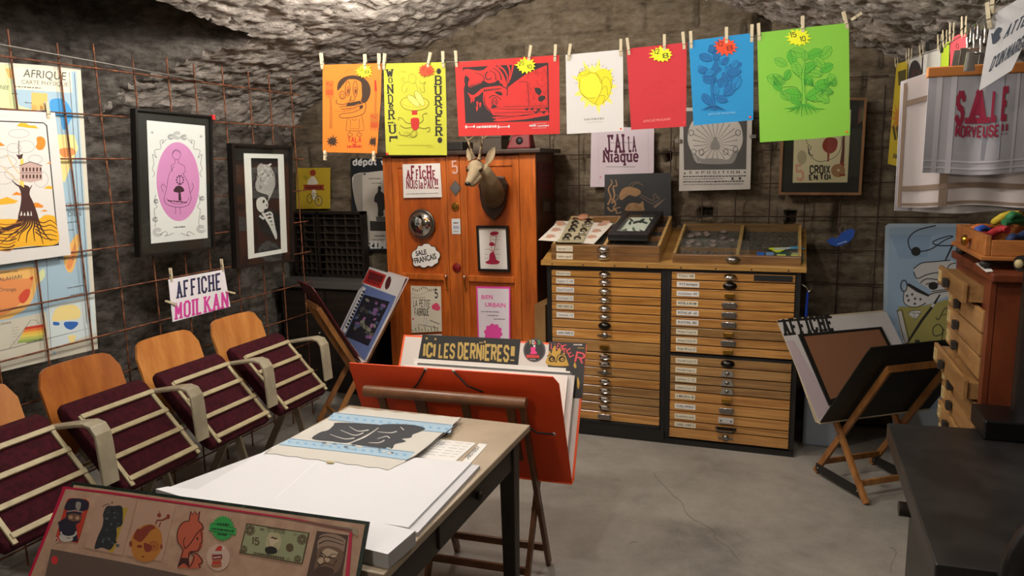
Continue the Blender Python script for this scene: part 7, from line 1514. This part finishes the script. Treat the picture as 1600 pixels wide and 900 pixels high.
for k in range(15):
    f_ = k / 14; x, y = 430 + 655 * f_, 110 + 74 * f_; A.line([(x - 9, y - 5), (x + 9, y + 7)], 5, CLB2); A.line([(x + 8, y - 5), (x - 8, y + 6)], 5, CLB2)
    x, y = 190 + 655 * f_, 255 + 76 * f_; A.line([(x - 9, y - 5), (x + 9, y + 7)], 5, CLB2); A.line([(x + 8, y - 5), (x - 8, y + 6)], 5, CLB2)
for q in ([(440, 90), (1120, 162)], [(410, 130), (960, 194), (1105, 206)], [(190, 238), (900, 316)], [(130, 272), (620, 327), (860, 360)]): A.line(q, 2.5, CLB2)
A.L(3).blob([(470, 148), (700, 160), (690, 178), (640, 210), (580, 240), (520, 262), (430, 254), (320, 240), (360, 205), (410, 190), (440, 165)], CHAR)
A.blob([(720, 158), (880, 160), (960, 180), (930, 200), (890, 215), (880, 232), (830, 240), (850, 255), (790, 270), (770, 296), (690, 290), (560, 272), (540, 266), (620, 232), (690, 185)], CHAR)
A.L(4)
for P in ([(530, 170), (580, 196), (640, 190)], [(480, 190), (560, 220), (610, 206)], [(420, 214), (500, 240), (560, 236)], [(690, 200), (760, 206), (800, 198)], [(690, 240), (740, 226), (760, 236)], [(640, 262), (700, 262), (730, 248)], [(820, 172), (840, 190)]): A.curve(P, (2, 6), CLO)
A.L(2); rr = random.Random(4)
for k in range(22): x = rr.uniform(380, 800); A.ell(x, 262 + (x - 380) * .1 + rr.uniform(-8, 22), rr.uniform(5, 16), rr.uniform(3, 6), mat(['#8fa3ad', '#b7b3a9', '#55626b'][k % 3], .9), n=8)
A.poly([(400, 364), (446, 372), (440, 380), (404, 378)], mat('#a79668', .9)); A.line([(1165, 118), (1150, 150), (1080, 205), (905, 338), (850, 365)], 5, mat('#4a4744', .9)); A.line([(50, 324), (90, 290)], 5, mat('#8f8a80', .9))
A.build('printed_cloth', None, 'small off-white cloth with blue bands and black lettering blocks on the work table', 'cloth')
A = Art((0, 0, z0 + .0015), (0, 0, 1), c15); FRM = mat('#d0cec9', .8); A.base([(1036, 240), (1250, 262), (1132, 366), (905, 342)], FRM, .001); A.L(1); GF = mat('#a8a7a4', .8)
for k in range(6):
    f_ = .1 + k * .14
    for s_, e_ in ((.06, .4), (.5, .72), (.78, .94)): A.line([(1036 - 131 * f_ + 214 * s_, 240 + 102 * f_ + 22 * s_), (1036 - 131 * f_ + 214 * e_, 240 + 102 * f_ + 22 * e_)], 3, GF)
A.poly([(1040, 256), (1080, 260), (1062, 278), (1022, 274)], GF); A.build('paper_form', None, 'printed white form half under the cloth on the work table', 'paper')
A = Art((0, 0, z0 + .0015), (0, 0, 1), c15); A.base([(1268, 264), (1316, 270), (1222, 374), (1172, 368)], FRM, .001); A.L(1).stxt('28011951', (1205, 356), (1272, 290), 22, INK, .9, .8, 0, .8, up=(-.9, -.5)); A.build('paper_strip', None, 'narrow white paper strip numbered 28011951 on the work table', 'paper')
# ================================================================= right side
# painted board behind
t0 = 4.70
A = Art((0, 4.66, 0), (0, 1, -.09), (1360, 300, .2222)); SKY_ = mat('#8aa2b8', .5); OLI = mat('#8e8748', .5); SW = mat('#b9b8b6', .6); ACR = mat('#9db0bd', .3)
A.base([(105, 240), (130, 222), (700, 222), (700, 1700), (165, 1700), (90, 850)], ACR, .008); A.L(1).poly([(132, 260), (148, 248), (690, 248), (690, 1640), (180, 1640), (118, 850)], SKY_)
A.L(2).blob([(190, 830), (300, 810), (420, 790), (560, 750), (690, 730), (690, 1120), (400, 1130), (260, 1120)], OLI)
A.L(2).poly([(140, 300), (430, 300), (400, 460), (200, 470)], mat('#7e98b2', .5))
A.L(3).curve([(460, 236), (330, 270), (268, 330), (280, 400), (320, 418), (420, 404), (520, 340), (580, 314), (540, 312), (440, 350), (480, 376), (600, 376)], 8, INK); A.ell(320, 418, 34, 32, INK); A.line([(580, 370), (512, 512)], [14, 8], INK)
A.blob([(304, 540), (360, 500), (450, 490), (560, 480), (600, 520), (600, 700), (520, 740), (400, 790), (380, 760), (430, 700), (360, 650), (320, 610)], SW)
for P in ([(304, 540), (360, 500), (450, 490), (560, 480)], [(304, 560), (330, 608), (400, 580), (500, 560)], [(350, 640), (400, 610), (520, 620), (600, 600)], [(390, 650), (440, 640), (560, 660), (620, 650)], [(430, 700), (500, 690), (600, 680)], [(380, 780), (420, 720), (520, 700), (600, 690)], [(470, 580), (530, 550), (560, 510), (600, 500)]): A.L(4).curve(P, 7, INK)
A.L(4).ell(442, 660, 34, 28, INK)
A.L(4).blob([(238, 700), (264, 650), (330, 680), (412, 726), (380, 780), (320, 810), (260, 800), (234, 760)], SW); A.L(5).line([(262, 648), (330, 690), (412, 730)], [20, 26, 16], INK); A.arc(236, 660, 22, 40, 8, INK); A.curve([(236, 700), (234, 770), (270, 804), (330, 808), (390, 780)], 6, INK)
for x, y in ((258, 730), (294, 720), (268, 762), (314, 750), (312, 786), (352, 754)): A.star(x, y, 13, 6, 5, INK)
A.L(4).line([(490, 720), (440, 800), (360, 905), (260, 1060)], [10, 18, 20, 14], INK); A.line([(448, 786), (432, 808)], 18, SW)
A.line([(200, 840), (250, 1060)], 34, SW); A.line([(186, 834), (236, 1040), (256, 1066), (272, 1040), (222, 828), (186, 834)], 5, INK)
A.poly([(264, 848), (300, 832), (356, 834), (352, 856), (316, 896), (280, 870)], SW); A.line([(264, 848), (300, 832), (356, 834), (352, 856), (316, 896), (264, 848), (352, 856), (300, 834), (316, 890)], 4, INK)
SCR = mat('#2b271d', .6)
A.curve([(460, 880), (480, 896), (530, 812), (550, 890)], 7, SCR); A.line([(500, 866), (556, 856)], 5, SCR); A.curve([(572, 886), (572, 850), (600, 846)], 6, SCR); A.curve([(520, 975), (480, 930), (440, 960), (450, 1010), (500, 1000), (510, 960), (500, 1040), (460, 1060)], 7, SCR); A.curve([(530, 1000), (540, 965), (566, 962)], 6, SCR); A.curve([(600, 970), (576, 980), (580, 1004), (604, 1000)], 6, SCR); A.ell(330, 1050, 20, 12, SCR)
A.L(2).poly([(150, 1560), (690, 1500), (690, 1640), (180, 1640)], mat('#a9b6bf', .5)); A.L(4).txt('de CREA', (480, 1436), (600, 1424), 40, INK, .03)
pb = A.build('painted_board', None, 'pale blue acrylic board painted with a polka dot teacup and pencil, leaning against the back wall', 'board')
pb['label'] = 'pale blue acrylic board painted with a polka dot teacup, leaning against the back wall'
# leans back so that its foot stands forward
# ---- chest of many small drawers
RW = wood('red_brown_wood', '#552614', '#7d3d20', (14, 14, 4), .4, .4, .2); LW = wood('pale_drawer_wood', '#8a6238', '#b48a56', (30, 4, 30), .45, .4, .15, .25); KN = mat('#2a2622', .5); HOLD = mat('#b9a878', .45)
xs, yn, yf, zt_ = .64, 2.80, 3.44, 1.235
t = thing('small_drawer_chest', 'tall narrow red-brown chest of many small pale drawers, some pulled out, right of the green portfolio', 'drawer chest', (.84, 3.12, 0))
t['label'] = 'tall red-brown chest of many small pale drawers right of the dark green portfolio'
mb = MB(); mb.box((xs + .01, yn, .04), (xs + .40, yf, zt_), RW); mb.build('carcass', t); mb = MB(); mb.box((xs - .01, yn - .02, zt_), (xs + .42, yf + .01, zt_ + .03), RW); mb.build('top', t, bevel=.006); mb = MB(); mb.box((xs - .005, yn - .01, 0), (xs + .40, yf, .06), RW); mb.build('plinth', t)
mb = MB(); mb.box((xs - .006, yn, .06), (xs + .012, yn + .05, zt_), RW); mb.build('stile', t)
out = [.055, .012, .012, .010, .05, .014, .012, .020, .012, .03, .012, .012, .016, .012]; nr = 14; zz = zt_ - .03; hh = (zt_ - .10) / nr
for k in range(nr):
    z1 = zz - hh * k; z0_ = z1 - hh + .008; o_ = out[k]
    ya, yb = yn + .055 + (.10 if k == 0 else 0), yf - .012
    mb = MB(); mb.box((xs - o_, ya, z0_), (xs - o_ + .014, yb, z1), LW); d = mb.build('drawer', t, bevel=.002)
    mb = MB(); mb.box((xs - o_ + .014, ya + .01, z0_ + .004), (xs + .01, yb - .01, z1 - .012), LW); mb.build('drawer_box', d)
    ky = yf - .24; zc_ = (z0_ + z1) / 2; mb = MB(); mb.box((xs - o_ - .022, ky - .015, zc_ - .017), (xs - o_ - .004, ky + .015, zc_ + .017), KN); mb.box((xs - o_ - .004, ky - .009, zc_ - .009), (xs - o_, ky + .009, zc_ + .009), KN); mb.build('knob', d, bevel=.003)
    mb = MB(); ly = yf - .06
    for q in (((ly - .022, zc_ - .022), (ly + .022, zc_ - .015)), ((ly - .022, zc_ + .015), (ly + .022, zc_ + .022)), ((ly - .022, zc_ - .015), (ly - .014, zc_ + .015)), ((ly + .014, zc_ - .015), (ly + .022, zc_ + .015))): mb.box((xs - o_ - .004, q[0][0], q[0][1]), (xs - o_, q[1][0], q[1][1]), HOLD)
    mb.build('label_holder', d)
# open drawer box standing on top with pegs and ribbons in it
zb = zt_ + .031
BW_ = wood('orange_box_wood', '#8a5026', '#bd7b40', (6, 20, 20), .4, .4, .2)
t = thing('open_box', 'open wooden drawer box of coloured ribbons standing on the small drawer chest', 'box', (.78, 3.02, zb))
xa, xb_, ya, yb = xs - .03, xs + .36, 2.86, 3.36
for x in (xa + .03, xb_ - .03):
    for y in (ya + .05, yb - .05): mb = MB(); mb.ell((x, y, zb + .016), (.022, .022, .016), KN); mb.build('foot', t)
mb = MB(); mb.box((xa, ya, zb + .032), (xb_, yb, zb + .046), BW_); mb.build('bottom', t, bevel=.003)
for a, b in (((xa + .012, ya + .01, zb + .046), (xa + .030, yb - .01, zb + .115)), ((xb_ - .016, ya + .01, zb + .046), (xb_, yb - .01, zb + .115)), ((xa + .03, ya + .01, zb + .046), (xb_ - .016, ya + .024, zb + .10)), ((xa + .03, yb - .024, zb + .046), (xb_ - .016, yb - .01, zb + .115))): mb = MB(); mb.box(a, b, BW_); mb.build('side', t, bevel=.003)
mb = MB(); mb.lathe([(.006, 0), (.006, .008), (.018, .014), (.020, .022), (.014, .030), (.001, .033)], (xa + .0125, 3.08, zb + .078), (-1, 0, 0), BRASS, 16); mb.build('knob', t)
rr = random.Random(11)
for k, (cname, col) in enumerate((('orange', '#c8703a'), ('yellow', '#c9b032'), ('salmon', '#c77f5c'), ('blue', '#2a54b4'), ('green', '#2f7a4a'), ('dark green', '#205a44'), ('red', '#a8242c'), ('dark blue', '#22345a'), ('teal', '#2a7a72'))):
    x, y = xa + .05 + (k % 3) * .10, yb - .08 - (k // 3) * .10; P = []
    for q in range(10): a = q * .75 + k; P.append(V((x + .04 * cos(a) + .004 * q, y + .035 * sin(a * 1.2), zb + .075 + .055 * (k in (1, 4, 5)) + .012 * sin(a * 1.7) + .004 * q)))
    mb = MB(); mb.tube(P, .014, mat(col, .7), 7); mb.build('ribbon', None, '%s ribbon coil in the open box on the small drawer chest' % cname, 'ribbon', 'ribbons in the open box')
A = Art((0, 0, zb + .0005), (0, 0, 1)); A.base([(1524, 411), (1540, 409), (1552, 424), (1541, 425)], PAPER, .0008); A.L(1)
for k in range(3): A.line([(1528 + k * 4, 412 + k * 4), (1538 + k * 4, 410 + k * 4)], .8, INK)
A.build('card', None, 'small striped white card under the open box on the drawer chest', 'card')

# ---- tea towels on a rail
RAILW = mat('#a8672c', .5)
yr, zr = 2.40, 1.885
t = thing('towel_rail', 'pale wooden rail on two cords carrying the tea towels, upper right', 'rail', (.7, yr, zr))
mb = MB(); mb.box((.345, yr - .012, zr - .022), (1.12, yr + .012, zr + .006), RAILW); mb.build('bar', t, bevel=.003)
for x in (.98, 1.05): mb = MB(); mb.tube([(x, yr, zr + .005), (x, yr + .01, zr + .13), (x, yr + .02, 2.15 if x > .9 else 2.26)], .002, GREYINK, 5); mb.build('cord', t)
def towel(name, x0, x1, zt0, zb0, y, m, seed, lab, folds=.008, stripes=None, txt=None, xl0=None, back=True):
    rr = random.Random(seed); nx, nz = 60, 40; vs = []; ph = rr.uniform(0, 6)
    def pos(a, b): 
        x = x0 + (x1 - x0) * a; x += (1 - a) * (b ** 1.0) * (xl0 or 0); w = folds * (.3 + b) * (sin(a * 21 + ph + b) + .5 * sin(a * 47 + ph * 2))
        z = zt0 + (zb0 - zt0) * b + .004 * sin(a * 17 + ph) * b - .03 * max(0, .12 - a) * 8 * (1 - b) * (1 if xl0 else 0)
        return V((x, y - w - folds * 1.5, z))
    for j in range(nz + 1):
        for i in range(nx + 1): vs.append(pos(i / nx, j / nz))
    mb = MB(); w_ = nx + 1; n0 = len(vs)
    fr = [(j * w_ + i, j * w_ + i + 1, (j + 1) * w_ + i + 1, (j + 1) * w_ + i) for j in range(nz) for i in range(nx)]
    mb.add(vs + [q + V((0, .003, 0)) for q in vs], fr + [tuple(n0 + q for q in f[::-1]) for f in fr], m, True)
    ring = [i for i in range(w_)] + [j * w_ + nx for j in range(1, nz + 1)] + [nz * w_ + i for i in range(nx - 1, -1, -1)] + [j * w_ for j in range(nz - 1, 0, -1)]
    mb.add(vs + [q + V((0, .003, 0)) for q in vs], [(ring[k], ring[(k + 1) % len(ring)], n0 + ring[(k + 1) % len(ring)], n0 + ring[k]) for k in range(len(ring))], m)
    for (a0, a1, b0, b1, sm) in stripes or []:
        ns = max(2, int(40 * max(a1 - a0, b1 - b0))); horiz = (a1 - a0) > (b1 - b0); vv = []
        for q in range(ns + 1):
            f_ = q / ns
            for e in (0, 1):
                a = a0 + (a1 - a0) * (f_ if horiz else e); b = b0 + (b1 - b0) * (e if horiz else f_); vv.append(pos(a, b) + V((0, -.0012, 0)))
        mb.add(vv, [(2 * q, 2 * q + 1, 2 * q + 3, 2 * q + 2) for q in range(ns)], sm, True)
    return mb, pos
def cloth_text(mb, pos, s_, a0, a1, b0, b1, m, tw, th, serif=0, gap=.9):
    B = Art((0, 0, 0), (0, 1, 0)); pts = []
    class T(Art):
        def w(s, q, h=None): return pos(q[0], q[1]) + V((0, -.0018 - s.j, 0))
    T_ = T((0, 0, 0), (0, 1, 0)); T_.stxt(s_, (a0, b1), (a1, b1), b1 - b0, m, tw, th, serif, gap, up=(0, -1)); mb.add(T_.v, T_.f, m)
TW1 = mat('#c3b8b4', .9); TW2 = mat('#a5a3a8', .9); STB = mat('#8a7564', .9); STL = mat('#b9b6ba', .9); STD2 = mat('#8b8a92', .9); CRM2 = mat('#8e1c38', .85); TWW = mat('#c9c6c4', .9)
m1, pos = towel('tea_towel', .288, 1.05, zr + .006, 1.487, yr + .066, TWW, 3, '', .006, [(.0, .06, .0, 1, STL)], xl0=.004); m1.build('tea_towel', None, 'white tea towel hanging behind the pink checked one', 'tea towel', 'tea towels on the rail')
m1, pos = towel('tea_towel', .292, 1.06, zr + .004, 1.505, yr + .036, TW1, 5, '', .005, [(0, .012, .02, 1, STB), (.135, .162, .0, 1, STB), (0, 1, .83, .87, STB), (0, 1, .965, .985, STB), (0, .3, .16, .2, STB)], xl0=.004); m1.build('tea_towel', None, 'pinkish tea towel with brown check stripes hanging under the grey one', 'tea towel', 'tea towels on the rail')
m1, pos = towel('tea_towel', .349, 1.05, zr - .022, 1.598, yr - .002, TW2, 8, '', .004, [(.03, .05, 0, 1, STL), (.08, .10, 0, 1, STL), (.30, .31, 0, 1, STL), (.0, 1, .86, .88, STL), (0, 1, .93, .95, STL), (.2, .26, 0, .85, STD2), (.34, .42, .0, .8, STL)])
# lettering area taken from the photograph: pixel -> place on the cloth
def ab(px, py): p_ = ony(px, py, yr - .01); return ((p_.x - .349) / (1.05 - .349), (zr - .022 - p_.z) / (zr - .022 - 1.598))
cT = (1400, 0, .36667)
def abT(x, y): return ab(cT[0] + x * cT[2], y * cT[2])
for ch, xa_, xb2, yt, yb2, se in (('S', 250, 288, 394, 528, 0), ('A', 300, 392, 388, 522, 1.0), ('L', 402, 430, 380, 512, 0), ('E', 444, 474, 374, 508, 0)):
    a0, _ = abT(xa_, yb2); a1, _ = abT(xb2, yb2); _, b0 = abT(xa_, yt); _, b1 = abT(xa_, yb2); cloth_text(m1, pos, ch, a0, a1, b0, b1 + .004, CRM2, 2.0 if ch != 'A' else 1.6, 1.2, se)
a0, b1 = abT(250, 584); a1, _ = abT(438, 572); _, b0 = abT(300, 534); cloth_text(m1, pos, 'MORVEUSE', a0, a1, b0, b1, CRM2, 1.4, 1.0, 0, .6)
a0, _ = abT(446, 570); a1, _ = abT(472, 568); cloth_text(m1, pos, '!!', a0, a1, b0 - .01, b1 - .01, CRM2, 1.1, .9, 0, 1.6)
m1.build('tea_towel', None, 'grey tea towel printed SALE MORVEUSE in dark red, front of the rail', 'tea towel', 'tea towels on the rail')
# ---- prints pegged on a cord running back above the towels
XC = .50
def xz(px, py): return onx(px, py, XC)
cp = [xz(1398, 97), xz(1420, 93), xz(1443, 85), xz(1470, 76), xz(1512, 50), V((XC - .02, 1.95, 2.06)), V((XC - .06, 1.5, 2.09)), V((XC - .07, .9, 2.14))]
mb = MB(); mb.tube(cp, .0018, GREYINK, 5); mb.build('cord', None, 'thin cord running towards the back above the tea towels, carrying small prints', 'cord')
def cprint(px, m, lab, fn=None, dx=0, cat='print', name='print'):
    A = Art((XC + dx, 0, 0), (1, 0, 0)); A.base(px, m, .0015)
    if fn: fn(A)
    A.build(name, None, lab, cat, )
def fy(A):
    A.L(1).poly([(1403, 112), (1416, 108), (1415, 130), (1404, 134)], mat('#4a421a', .7)); A.star(1404, 185, 14, 5, 12, mat('#b0701e', .7), 2.2); A.squig((1398, 222), (1410, 220), 30, mat('#4a421a', .7), 2); A.squig((1395, 248), (1406, 250), 10, mat('#4a421a', .7), 3)
cprint([(1401, 100), (1420, 94), (1411, 262), (1387, 256)], mat('#b9a31e', .75), 'narrow yellow printed poster hanging at the far end of the cord above the tea towels', fy, .0)
def fd(A): A.L(1).ell(1430, 122, 11, 28, mat('#2b2526', .6)); A.L(2).arc(1431, 124, 6, 15, 1, mat('#6b2026', .6)); A.ell(1432, 130, 3, 6, mat('#8e1c38', .6))
cprint([(1419, 92), (1443, 84), (1440, 150), (1414, 160)], mat('#bcb8b0', .75), 'white print with a dark disc pegged on the cord, left of the tea towels', fd, .0)
cprint([(1441, 84), (1470, 74), (1468, 120), (1439, 130)], mat('#c9c6bf', .75), 'blank white sheet pegged on the cord above the tea towels', None, .0)
cprint([(1471, 74), (1483, 64), (1481, 120), (1469, 122)], mat('#b4cc2a', .75), 'narrow lime green sheet pegged on the cord above the tea towels', None, .0)
def fp(A): A.L(1).arc(1496, 72, 2, 4, .8, INK, n=10); A.line([(1496, 78), (1497, 98)], .8, INK); A.ell(1497, 88, 3, 8, mat('#c03a44', .7))
cprint([(1485, 66), (1490, 58), (1497, 54), (1510, 52), (1511, 60), (1506, 112), (1484, 116)], mat('#d9505c', .7), 'pink-red tag with a rounded top pegged on the cord above the tea towels', fp, .0)
for k, (x, y, dx_, dy_, lb) in enumerate(((1401, 104, -1, -16, 'left corner of the narrow yellow poster'), (1418, 100, 0, -18, 'right corner of the narrow yellow poster'), (1421, 98, 1, -18, 'white disc print'), (1440, 90, -1, -20, 'blank white sheet on the far cord'), (1468, 80, 0, -26, 'lime green sheet'), (1476, 74, 0, -22, 'right edge of the lime sheet'), (1486, 66, 1, -22, 'left edge of the pink-red tag'), (1505, 58, 1, -28, 'right edge of the pink-red tag'))):
    p = onx(x, y, XC - .004); q = onx(x + dx_, y + dy_, XC - .004); peg(p, q - p, (-1, 0, 0), .066, label='wooden clothespin at the ' + lb, group='clothespins on the cord above the towels')
# clip hangers hung on the cord
for k, (px_, py_, lb) in enumerate(((1514, 44, 'farthest chrome clip hanger on the cord above the tea towels'), (1525, 38, 'middle chrome clip hanger on the cord above the tea towels'), (1536, 42, 'nearest chrome clip hanger on the cord above the tea towels'))):
    x = XC - .03 - .012 * k; o_ = onx(px_, py_, x); yy, zc_ = o_.y, o_.z - .016
    t = thing('clip_hanger', lb, 'hanger', (x, yy, zc_ - .1), 'chrome clip hangers above the tea towels')
    P = [(x, yy - .034, zc_ - .028), (x, yy - .032, zc_ + .002), (x, yy - .012, zc_ + .018), (x, yy + .010, zc_ + .010), (x, yy + .014, zc_ - .012), (x, yy + .004, zc_ - .03), (x, yy, zc_ - .048)]
    mb = MB(); mb.tube(P, .0036, CHROME, 6); mb.build('hook', t); mb = MB(); mb.tube([(x - .03, yy, zc_ - .048), (x + .03, yy, zc_ - .048)], .0036, CHROME, 6); mb.build('bar', t)
    for s_ in (-1, 1):
        xx = x + s_ * .024; mb = MB(); mb.prism([V((xx - .013, yy - .006, zc_ - .092)), V((xx + .013, yy - .006, zc_ - .092)), V((xx + .008, yy - .003, zc_ - .044)), V((xx - .008, yy - .003, zc_ - .044))], V((0, .011, 0)), CHROME); mb.build('clip', t, bevel=.001)
for x, y, lb in ((1470, 82, 'black spring clip on the left of the cord above the tea towels'), (1446, 78, 'small dark clip at the blank white sheet')):
    p = onx(x, y, XC - .006); mb = MB(); mb.prism([p + V((0, -.014, 0)), p + V((0, .014, 0)), p + V((0, .010, .03)), p + V((0, -.010, .03))], V((.012, 0, 0)), BLACKW); mb.prism([p + V((0, -.010, .03)), p + V((0, .010, .03)), p + V((0, .007, .055)), p + V((0, -.007, .055))], V((.006, 0, 0)), STEEL); mb.build('spring_clip', None, lb, 'clip')
# ATTENTION sign
pc = dep(1560, 70, 1.78); nn = V((-.42, -.88, .12)).normalized()
A = Art(pc, nn); A.base([(1549, 24), (1612, -14), (1604, 60), (1581, 110), (1530, 142)], mat('#c9c8c8', .75), .002); A.c = (1200, 0, .25); SI = mat('#333c4a', .7)
A.L(1).stxt('ATTENTION', (1468, 246), (1760, 58), 96, SI, 1.4, .9, .25, .6, up=(.42, -1)); A.stxt("D'UN MARGOULE", (1378, 452), (1680, 236), 100, SI, 1.4, .9, .25, .5, up=(.35, -1))
A.blob([(1404, 230), (1416, 200), (1440, 172), (1462, 178), (1456, 196), (1446, 214), (1450, 236), (1430, 262), (1412, 276), (1404, 262)], SI); A.line([(1400, 208), (1408, 276)], 10, SI)
sg = A.build('paper_sign', None, 'tilted white paper sign reading ATTENTION at the top right corner', 'sign')
for x, y, x2, y2, lb in ((1547, 44, 1543, 2, 'left wooden clothespin above the tilted ATTENTION sign'), (1550, 22, 1552, 0, 'right wooden clothespin above the tilted ATTENTION sign')):
    p = onp(x, y, pc - nn * -.003, nn); q = onp(x2, y2, pc - nn * -.003, nn); peg(p, q - p, nn, .062, label=lb, group='clothespins above the tilted sign')

# ---- black proofing press in the right foreground
PB = mottle('black_press_bed', [(.4, '#1c1a19'), (.7, '#2c2a28')], 8, .38, .05, spec=.5); PB2 = mat('#0c0b0b', .35); PEDGE = mat('#34312d', .4, .4)
t = thing('proofing_press', 'heavy black printing press with a flat bed and handwheel, cut off at the right', 'press', (.8, 2.1, 0))
mb = MB(); L0, L1 = .318, 1.30; mb.prism([V((L0, 1.655, .80)), V((L1, 1.70, .80)), V((L1, 2.66, .80)), V((L0 + .006, 2.56, .80))], V((0, 0, -.055)), PB); mb.build('bed', t, bevel=.004)
mb = MB(); mb.box((.40, 1.72, .0), (1.25, 2.52, .745), PB2); mb.build('body', t); 
mb = MB(); mb.tube([(.40, 2.36, .60), (.345, 2.36, .60)], .022, mat('#2b241c', .4, .3), 12); mb.build('shaft_end', t)
mb = MB(); mb.box((.575, 2.48, .80), (.82, 2.655, .862), PB2); mb.build('column_base', t, bevel=.006)
mb = MB(); mb.tube([(.745, 2.60, .862), (.745, 2.60, 1.25), (.755, 2.60, 1.92)], .075, PB2, 20); mb.build('column', t)
mb = MB(); mb.tube([(.69, 2.545, 1.335), (.635, 2.505, 1.335)], .024, PB2, 12); mb.lathe([(.013, 0), (.013, .008), (.002, .01)], (.635, 2.505, 1.335), (-.8, -.6, 0), HOLD, 12); mb.build('clamp', t)
wc = V((.61, 1.52, .86)); prof = [(.165, -.02), (.185, -.03), (.21, -.02), (.215, 0), (.205, .02), (.18, .028), (.165, .015)]
mb = MB(); n_ = 40; vs = []; fs = []
for i, (r, h) in enumerate(prof):
    for k in range(n_): a = 2 * pi * k / n_; vs.append(wc + V((r * cos(a), h, r * sin(a))))
for i in range(len(prof)):
    j = (i + 1) % len(prof)
    for k in range(n_): fs.append((i * n_ + k, i * n_ + (k + 1) % n_, j * n_ + (k + 1) % n_, j * n_ + k))
PBG = mat('#171615', .3, 0, None, .5); mb.add(vs, fs, PBG, True); mb.build('handwheel_rim', t)
mb = MB(); mb.lathe([(.168, .012), (.16, -.012), (.10, -.03), (.05, -.02), (.045, -.045), (.002, -.05)], wc, (0, 1, 0), mat('#0a0909', .25), 40); mb.build('handwheel_disc', t)
mb = MB(); mb.tube([wc, wc + V((0, .30, 0))], .03, PB2, 14); mb.build('axle', t); mb = MB(); mb.box((.55, 1.66, .0), (.67, 1.72, .88), PB2); mb.build('axle_bracket', t)
# storage tub in the shadow behind the green portfolio
mb = MB(); q0, q1 = V((.12, 4.42, .12)), V((.30, 4.60, .42)); t = thing('plastic_tub', 'pale plastic tub with a blue lid behind the dark green portfolio', 'tub', (.2, 4.5, 0))
mb = MB(); mb.box((.125, 4.42, 0), (.32, 4.66, .30), mat('#8d96a0', .4)); mb.build('body', t, bevel=.012); mb = MB(); mb.box((.12, 4.415, .30), (.325, 4.665, .325), mat('#2a45a8', .4)); mb.build('lid', t, bevel=.004)
